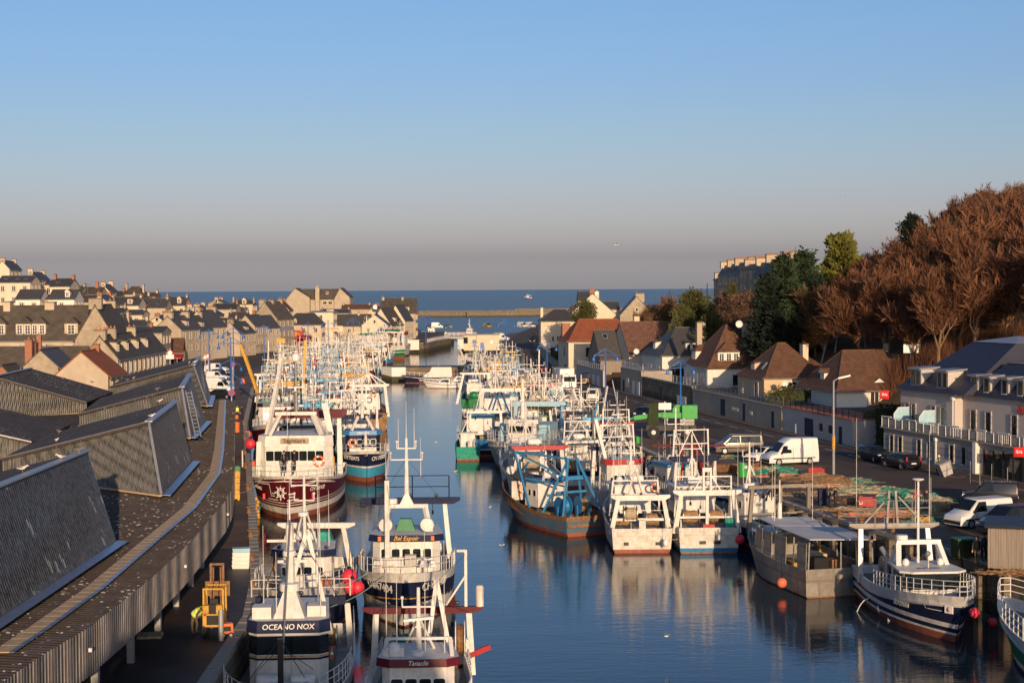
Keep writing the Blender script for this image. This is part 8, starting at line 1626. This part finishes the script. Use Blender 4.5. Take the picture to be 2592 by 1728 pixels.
for i,(lb,px,py,a,b_,h,mt,rz)in enumerate([('green net heap in front of the white vans',1965,1196,3.3,1.2,.7,['netgreen','nettan'],.1),('brown net heap beside the red crate with a torn edge',2072,1215,3.6,1.5,.7,['net','rust'],-.1),('rust-brown net bundle right of the red crate by the lamp',2110,1222,2.4,1.0,.5,['rust','net'],0),('long tan net strip laid towards the lamp foot',2105,1232,4.8,.6,.28,['nettan','net'],-.05),('small green and grey net pile at the end of the tan strip',2175,1221,1.3,.8,.5,['netgreen','nettan'],0),('tan and green net heap left of the long green one',2190,1245,3.0,1.0,.55,['nettan','netgreen'],0),('flat green net spread in the middle of the quay',2250,1244,2.3,1.0,.5,['netgreen','nettan'],-.1),('largest green net heap behind the crate marked with a letter',2280,1272,3.0,1.3,.95,['netgreen','netgreen','nettan'],-.1),('green net heap beside the red-jacketed net mender',2352,1270,2.6,1.1,.7,['netgreen','nettan'],.1),('tan net heap behind the dark vest net mender',2408,1290,2.6,1.2,.7,['nettan','net'],.15),('tan netting drawn up beside the dark vest',2362,1293,.5,.4,1.2,['nettan'],0),('long brown net roll along the quay edge below the letter crate',2290,1301,4.6,.7,.35,['net','nettan'],-.12),('second brown net roll nearest the quay edge',2250,1306,4.0,.7,.38,['net','orangebuoy','nettan'],-.1),('brown tangled net in front of the open-backed van',2440,1290,1.6,.8,.7,['rust','net'],0),('green and yellow net pile close to the right-hand gantry',2348,1322,1.8,.9,.5,['netgreen','yellow'],0),('tan net band beside the brown-grey minivan',1850,1158,4.2,.7,.3,['nettan','netgreen'],0),('green net strip behind the red scaffold boat',1800,1160,3.0,.7,.35,['netgreen','net'],0),('pale net heap right of the green barrel',1990,1205,3.0,.7,.3,['nettan','orangebuoy'],0),('brown heap of rope and chain at the quay edge near the man in grey',2165,1272,1.7,.9,.6,['rust','ropedark'],0),('brown scattered netting left of the man in grey',2060,1252,3.2,1.1,.3,['net','nettan'],0),('dry brown weed heap on the quay at the right edge',2560,1450,1.3,.5,.25,['net','rust'],0),('wide brown netting carpet under the small crates of floats',2150,1290,2.6,.8,.25,['net','nettan'],0)]):mound('net_pile',lb,px,py,a,b_,h,mt,'fishing net',rz,seed=i+1)
def crate(label,px,py,d,m,rz=0.0,letter=None,name='crate',z=3.0,cat='crate',lid=None):
 p=W(px,py,z); T=thing(name,label,cat,(p.x,p.y,z+.01),rz); a,b_,h=d; mb=MB()
 mb.box((0,0,.12),(a,b_,.1))
 for s in(-1,1):mb.box((0,s*(b_/2-.04),.22),(a,.08,h-.2)); mb.box((s*(a/2-.04),0,.22),(.08,b_-.17,h-.2))
 for s in(-1,0,1):mb.box((s*a*.4,0,0),(.12,b_,.12))
 for s in(-1,0,1):mb.box((s*a*.33,-b_/2-.012,.2),(.06,.03,h-.22))
 mb.build('box',m,T)
 if letter:text_part(letter,T,(-.5,-b_/2-.035,h*.56),0,h*.55,'paint')
 if lid:mb=MB(); mb.box((0,0,h),(a+.08,b_+.08,.08)); mb.build('lid',lid,T)
 return T
crate('red plastic crate with a white letter beside the green nets',2194,1283,(1.35,1.0,.72),'red',-.1,'D'); crate('plain red crate between the white van and the brown nets',2067,1205,(1.4,1.1,.72),'red',-.2); crate('dark red crate under the brown tangle by the open-backed van',2428,1300,(1.1,.8,.7),'darkred',0); crate('tall blue bin behind the man in grey',2086,1278,(.9,.7,1.2),'navy',0,name='bin',cat='bin',lid='navy'); crate('green lidded bin behind the man in brown trousers',2440,1410,(1.3,1.0,1.15),'hedge',.2,name='bin',cat='bin',lid='green'); crate('pale grey tub beside the green lidded bin',2508,1408,(1.2,1.0,1.0),'galv',.1,name='tub',cat='tub')
p=W(2397,1205,3.0); T=thing('wheelie_bin','pale grey wheelie bin tilted by the worker at the hotel wall','bin',(p.x,p.y,3.05),.2); T.rotation_euler=(0,-.35,.2); m=MB(); m.box((0,0,.1),(.9,.8,1.15),tx=1.25,ty=1.2); m.build('body','hotelbase',T); m=MB(); m.box((0,0,1.25),(1.2,1.05,.08)); m.build('lid','hotelbase',T)
for s in(-.35,.35):child(WH[.31],'wheel',T,(-.3,s,.12)).scale=(.4,)*3
def barrel(label,px,py,m,r,h,z=3.0,band=None,name='barrel'):
 p=W(px,py,z); mb=MB(); mb.lathe((0,0,0),[(.02,0),(r,.02),(r*1.03,h*.33),(r,h*.36),(r*1.03,h*.66),(r,h*.69),(r,h),(r*.9,h),(r*.85,h-.06),(.02,h-.06)],14); o=mb.build(name,m); o.location=(p.x,p.y,z+.01); return tag(o,label,'barrel' if name=='barrel' else name)
barrel('bright green drum between the minivan and the nets',1880,1207,'brightgreen',.42,1.25); barrel('small bright green drum under the green crane',1614,1122,'brightgreen',.3,.7); barrel('orange drum on the market quay',598,1094,'orange',.42,1.2); barrel('orange bucket between the two people on the market quay',599,1060,'orange',.25,.5,name='bucket'); barrel('second orange bucket further along the market quay',596,1080,'orange',.25,.45,name='bucket'); barrel('green-topped gas cylinder beside the forklift',560,1622,'galv',.13,1.5); barrel('white post on the market quay edge of shade',614,1182,'paint',.07,1.6,name='post')
def scrap():
 p=W(1862,1196,3.0); T=thing('trawl_gear','rusty trawl doors and bobbin gear left of the bright green drum','fishing gear',(p.x,p.y,3.0),.1); random.seed(4)
 for i in range(4):m=MB(); m.box((0,0,0),(1.5,.12,.8)); o=m.build('trawl_door','rust',T); o.location=(-1.6+i*1.0,random.uniform(-.3,.3),.15); o.rotation_euler=(random.uniform(.5,1.1),random.uniform(-.3,.3),random.uniform(-.6,.6))
 for i in range(5):m=MB(); m.lathe((0,0,0),[(.05,-.15),(.3,-.12),(.36,0),(.3,.12),(.05,.15)],12,0,'y'); o=m.build('bobbin','rust',T); o.location=(.4+i*.5,-.5,.34)
scrap()
def gen():
 p=W(573,1612,3.0); T=thing('generator','orange wheeled compressor parked beside the forklift','generator',(p.x,p.y,3.02),.3); T.scale=(.66,)*3; m=MB(); m.box((0,0,.3),(1.0,.7,.75),tx=.92,ty=.9); m.build('housing','orange',T); m=MB(); m.box((0,-.36,.5),(.6,.04,.35)); m.build('grille','black',T)
 for s in(-.3,.3):child(WH[.31],'wheel',T,(s,-.36,.2)).scale=(.65,)*3
gen()
p0_=W(611,1437,3.0)
for i in range(5):
 mb=MB(); mb.box((0,0,0),(1.0,.62,.2),tx=1.04,ty=1.05); mb.box((0,0,.2),(1.08,.7,.04)); o=mb.build('fish_box','whiteclean' if i<4 else 'paleblue'); o.location=(p0_.x,p0_.y,3.01+i*.25); o.rotation_euler=(0,0,.05*i); tag(o,'%s white fish box in the stack on the market quay'%['bottom','second','middle','fourth','blue-rimmed topmost'][i],'fish box','fish boxes stacked on the market quay')
for i,(px,py,m)in enumerate(((597,1248,'yellow'),(598,1232,'yellow'),(599,1216,'yellow'),(600,1203,'green'),(597,1265,'yellow'))):crate('%s crate of the yellow and green crates beside the market eave'%['second nearest yellow','middle yellow','second farthest yellow','green','nearest yellow'][i],px-6,py,(1.0,.8,.8),m,.2)
p=W(380,1612,3.0); T=thing('pallet','wooden pallet on the market quay in a patch of sun','pallet',(p.x,p.y,3.02),.1); m=MB()
for i in range(6):m.box((-.5+i*.2,0,.12),(.14,1.0,.03))
for s in(-.42,0,.42):m.box((0,s,0),(1.2,.1,.12))
m.build('slats','nettan',T)
def shed():
 p=W(2572,1445,3.0); T=thing('wooden_kiosk','grey wooden slatted kiosk with a dark flat roof at the right edge','kiosk',(p.x+.9,p.y+2.2,3),radians(-18)); m=MB(); m.box((0,0,.05),(3.6,4.0,2.45))
 for i in range(24):m.box((-1.75+i*.152,-2.01,.1),(.1,.05,2.35)); m.box((-1.81,-1.9+i*.165,.1),(.05,.11,2.35))
 m.build('wall','woodgrey',T); m=MB(); m.box((0,0,2.5),(4.0,4.5,.16)); m.build('roof','black',T)
shed()
bp=MB(); bp.lathe((0,0,0),[(.24,0),(.16,.1),(.14,.35),(.24,.42),(.22,.5),(.02,.54)],10); BM=bp.mesh('bollard','rust')
for i,(px,py)in enumerate([(617,1075),(619,1112),(620,1150),(622,1186),(627,1240),(630,1300),(634,1360),(637,1420),(640,1492),(2122,1312),(2180,1330),(2260,1352),(2050,1280)]):
 p=W(px,py,3.0); o=bpy.data.objects.new('bollard',BM); COL.objects.link(o); o.location=(p.x,p.y,3.06); tag(o,'rusty mooring bollard on the %s'%(['left quay edge, farthest of all','left quay edge, second farthest','left quay level with the white post','left quay edge just beyond the yellow crates','left quay beside the yellow crates','left quay in sun, just nearer than the yellow crates','left quay beside the dark red bow','left quay beyond the white fish boxes','left quay edge, nearest to the camera'][i]if i<9 else['right quay below the letter crate','right quay below the net rolls','right quay nearest the kiosk','right quay nearest the twin transoms'][i-9]),'bollard','bollards along the left quay' if i<9 else 'bollards along the right quay')
# fenders and floats hanging on the hulls
def fender(label,px,py,Yd,r,m,long=False):
 p=D(px,py,Yd); mb=MB(); mb.ball((0,0,0),r,12,8,sq=1.6 if long else 1.0); mb.k=1; mb.lathe((0,0,r*(1.55 if long else .95)),[(r*.25,0),(r*.2,r*.3),(.02,r*.32)],8); mb.bar((0,0,r*1.2),(0,.2,r*1.2+1.3),.02,n=4); o=mb.build('fender',[m,'white' if long else 'navy'],None,40); o.location=p; return tag(o,label,'fender')
for a in[('big red round fender at the left bow of the navy and white trawler',885,1458,93.4,.48,'pinkbuoy'),('red fender wedged above the water between the two left trawlers',892,1484,92.8,.5,'pinkbuoy'),('darker red fender right of the pair between the left trawlers',905,1486,92.6,.42,'pinkbuoy'),('upper red round fender on the black-hulled boat',634,1123,160,.55,'pinkbuoy'),('lower red round fender beside an orange one on the left quay',635,1180,157,.5,'pinkbuoy'),('orange round fender beside the lower red one',645,1176,156.5,.5,'orangebuoy'),('orange round fender on the dark red bowed trawler',627,1099,190,.5,'orangebuoy'),('pale pink round fender on the side of the grey workboat',1979,1474,103,.34,'orangebuoy'),('white long fender high on the navy hull at the right',2228,1538,95.4,.19,'whiteclean',True),('white long fender low on the navy hull at the right',2254,1568,94.3,.2,'whiteclean',True),('red round fender at the right bow of the navy hull',2467,1550,86.6,.3,'pinkbuoy'),('dark red fender beyond the right bow of the navy hull',2512,1574,89.5,.26,'pinkbuoy'),('white round fender at the white transom',1685,1373,118,.2,'whiteclean',True),('red fender on the bow of the grey workboat',1872,1364,115,.36,'pinkbuoy'),('orange fender by the tall blue lamp on the left quay',617,964,250,.5,'orangebuoy')]:fender(*a)
for px,py,n_,lb,Yd in((934,1152,9,'string of yellow floats on the right bow of the navy and sky-blue trawler',165.5),(650,1262,8,'string of yellow floats hanging at the left bow of the dark red trawler',139)):
 p=D(px,py,Yd); mb=MB(); random.seed(px)
 for i in range(n_):mb.ball((random.uniform(-.15,.15),random.uniform(-.1,.1),-.28*i),.17,8,6)
 o=mb.build('float_string','yellow',None,40); o.location=p; tag(o,lb,'floats')
def rope(label,a,b_,sag,m='rope'):
 a,b_=V(a),V(b_); mb=MB(); n=10; f=lambda t:a.lerp(b_,t)+V((0,0,-sag*4*t*(1-t)))
 for i in range(n):mb.bar(f(i/n)-a,f((i+1)/n)-a,.03,n=4)
 o=mb.build('mooring_rope',m); o.location=a; tag(o,label,'rope')
rope('pale green rope from the navy and white bow to the boat with rusty gantry',(-8.6,93,3.3),(-12,90,3.0),.4); rope('second pale rope below the first between the two left bows',(-7.6,92.5,3.2),(-12,86,2.5),.6); rope('tan rope from the dark red bow down to the market quay',(-21.6,137,3.9),(-23.0,131,3.2),.4,'nettan'); rope('rope from the navy bow to the right quay',(25.5,87.6,2.6),(31.3,91,3.3),.5,'ropedark'); rope('rope between the two transoms at the right',(11.6,119.3,1.3),(12.6,118.9,1.2),.25,'nettan')
# gulls
def gull_mesh(fly,m):
 mb=MB(); mb.loft([[(x,r*cos(t),z+r*.85*sin(t))for t in[2*pi*i/8 for i in range(8)]]for x,r,z in((-.34,.01,.15),(-.2,.06,.15),(-.05,.11,.15),(.1,.1,.17),(.18,.065,.23),(.25,.06,.28),(.31,.03,.275),(.34,.008,.265))],0)
 mb.bar((.33,0,.265),(.4,0,.255),.016,.004,4,2)
 if fly:
  for s in(-1,1):mb.add([(.1,s*.06,.2),(-.12,s*.06,.2),(-.08,s*.4,.34),(.1,s*.4,.36),(-.16,s*.72,.24),(-.06,s*.74,.25)],[(0,3,2,1),(2,3,5,4),(1,2,3,0),(4,5,3,2)],1)
 else:
  for s in(-1,1):mb.add([(.1,s*.1,.2),(-.05,s*.125,.16),(-.36,s*.03,.16),(-.1,s*.09,.23)],[(0,1,2,3),(3,2,1,0)],1); mb.bar((0,s*.035,.08),(0,s*.035,-.08),.01,n=4,k=2)
 return mb.mesh('gull',[m,'feathergrey','yellow'])
GM={k:gull_mesh(*k)for k in((0,'feather'),(0,'feathergrey'),(1,'feather'))}
def gull(label,loc,fly=0,m='feather',s=.8,rz=0.0):
 o=bpy.data.objects.new('gull',GM[(fly,m)]); COL.objects.link(o); o.location=loc; o.scale=(s,)*3; o.rotation_euler=(0,.1 if fly else 0,rz); tag(o,label,'gull','gulls')
for px,py,z,m,lb in[(57,1191,12.2,'feather','gull on the ridge of the nearest market shed, leftmost of three'),(154,1161,12.2,'feather','gull in the middle of the three on the nearest shed ridge'),(200,1144,12.2,'feathergrey','brown young gull at the end of the nearest shed ridge'),(143,1117,10.1,'feather','gull lying on the roof of the second market shed'),(149,1095,9.7,'feathergrey','brown gull near the valley of the second market shed'),(384,1056,12.2,'feather','white gull on the front corner of the second market shed'),(404,1018,12.0,'feather','gull at the foot of the third market shed wall'),(398,987,11.6,'feathergrey','grey gull on the edge of the third market shed'),(479,920,12.2,'feather','left gull of the pair on the farthest market shed'),(493,918,12.2,'feather','right gull of the pair on the farthest market shed'),(323,963,9.9,'feathergrey','brown gull low on the farthest market shed edge'),(338,959,10.2,'feather','white gull right of the brown one on the farthest shed edge'),(159,959,11.4,'feathergrey','upper brown gull on the inland market roof'),(233,969,10.4,'feathergrey','lower brown gull on the inland market roof'),(511,1045,8.1,'feather','gull on the flat market roof beside the walkway')]:
 gull(lb,W(px,py,z),0,m,rz=random.uniform(-1,4))
for px,py,Yd,lb,rz,s in[(1560,622,160,'gull gliding high against the hazy sky',.3,.75),(2135,503,220,'tiny gull high in the sky before the hill',1.0,.8),(1688,1613,85,'gull flying low over the dark water at the bottom',.6,.6),(1270,1382,110,'gull flying over open water in mid channel',.2,.6),(2155,300+900,130,'gull skimming past the quay crates',.9,.8)]:
 if py!=1200:gull(lb,D(px,py,Yd),1,'feather',s,rz)
for i,(px,py)in enumerate(((1152,1194),(1240,1285),(1350,1010),(1105,1120))):p=W(px,py,0); gull(['gull floating in mid channel ahead of the navy trawler','gull floating near the rusty blue trawler','gull floating by the jetty boats','gull floating off the scallop boat stern'][i],(p.x,p.y,-.06),0,'feather',.8,i)
# aerials on the roofs
for i,(px,py,Yd,h)in enumerate([(222,716,430,3.4),(312,722,450,4),(200,720,432,3),(556,760,530,4),(672,755,452,2),(801,722,640,3),(1612,732,440,4),(1976,640,302,3),(1925,650,330,2.5),(1910,655,345,2.4),(118,870,219,4.5),(545,835,400,3)]):
 p=D(px,py,Yd); mb=MB(); mb.bar((0,0,-h),(0,0,0),.04,n=4)
 for k in range(3):mb.bar((-.9,0,-.15-k*.3),(.9,.2,-.15-k*.3),.025,n=3)
 o=mb.build('aerial','galv'); o.location=p; tag(o,'roof aerial with three cross arms, '+['by the orange stack on the left skyline','on the big dark hipped roof','left of the orange stack','on the small stone gable by the sea','on the tall stone quay house','on the apartment house tower','on the broad-stacked stone gable','on the nearest hilltop terrace chimney','on the third hilltop terrace chimney','on the fourth hilltop terrace chimney','over the white gutter roof','over the low stone quay house'][i],'aerial','television aerials on the rooftops')
for px,py,Yd,r,lb in[(1871,820,238,.55,'white satellite dish on the chimney of the tall brown roof'),(1987,970,208,.45,'white satellite dish on the front of the peach house'),(1511,741,452,.6,'white satellite dish on the large raking cream gable'),(1611,889,275,.5,'white satellite dish on the ribbed-roof house'),(950,777,575,.9,'white dish on the small brown-roofed gable')]:
 p=D(px,py,Yd); mb=MB(); mb.lathe((0,0,0),[(.02,.12),(r*.6,.06),(r,-.08),(r*.98,-.1),(r*.6,.03),(.02,.08)],14,0,'y'); mb.bar((0,.1,0),(0,.5,-.3),.03,n=4); o=mb.build('satellite_dish','whiteclean'); o.location=p; tag(o,lb,'satellite dish')
p=D(2306,883,198); T=thing('basketball_backboard','white basketball backboard above the shaded brown roof','backboard',(p.x,198,9)); m=MB(); m.box((0,0,p.z-9-.5),(1.9,.06,1.1)); m.build('board','whiteclean',T); m=MB(); m.bar((0,.2,-2),(0,.1,p.z-9),.06); m.build('pole','galv',T)
for i,(px,yt,yb,Yd,lb)in enumerate([(1886,693,760,330,'leaning pale utility pole before the stone terrace'),(1870,692,750,345,'thin grey pole beside the leaning one at the terrace'),(1790,717,752,380,'wooden utility pole on the bare bank')]):
 p=D(px,yb,Yd); q=D(px+(4 if i==0 else 0),yt,Yd); mb=MB(); mb.bar((0,0,-3),tuple(q-p),.14,.1,6)
 if i==0:mb.bar((1.0*3,0,-1),tuple((q-p)*.55),.1,.1,5)
 o=mb.build('utility_pole','woodgrey'); o.location=p; tag(o,lb,'utility pole')
for i,(px,py)in enumerate([(2456,1222),(2480,1228),(2510,1230),(2550,1240)]):
 p=W(px,py,3.0); mb=MB(); mb.bar((0,0,0),(0,0,1.9),.03,n=5); o=mb.build('traffic_post','galv'); o.location=p; tag(o,'thin grey post before the hotel entrance, %s of four'%['leftmost','second','third','rightmost'][i],'post','posts before the hotel entrance')
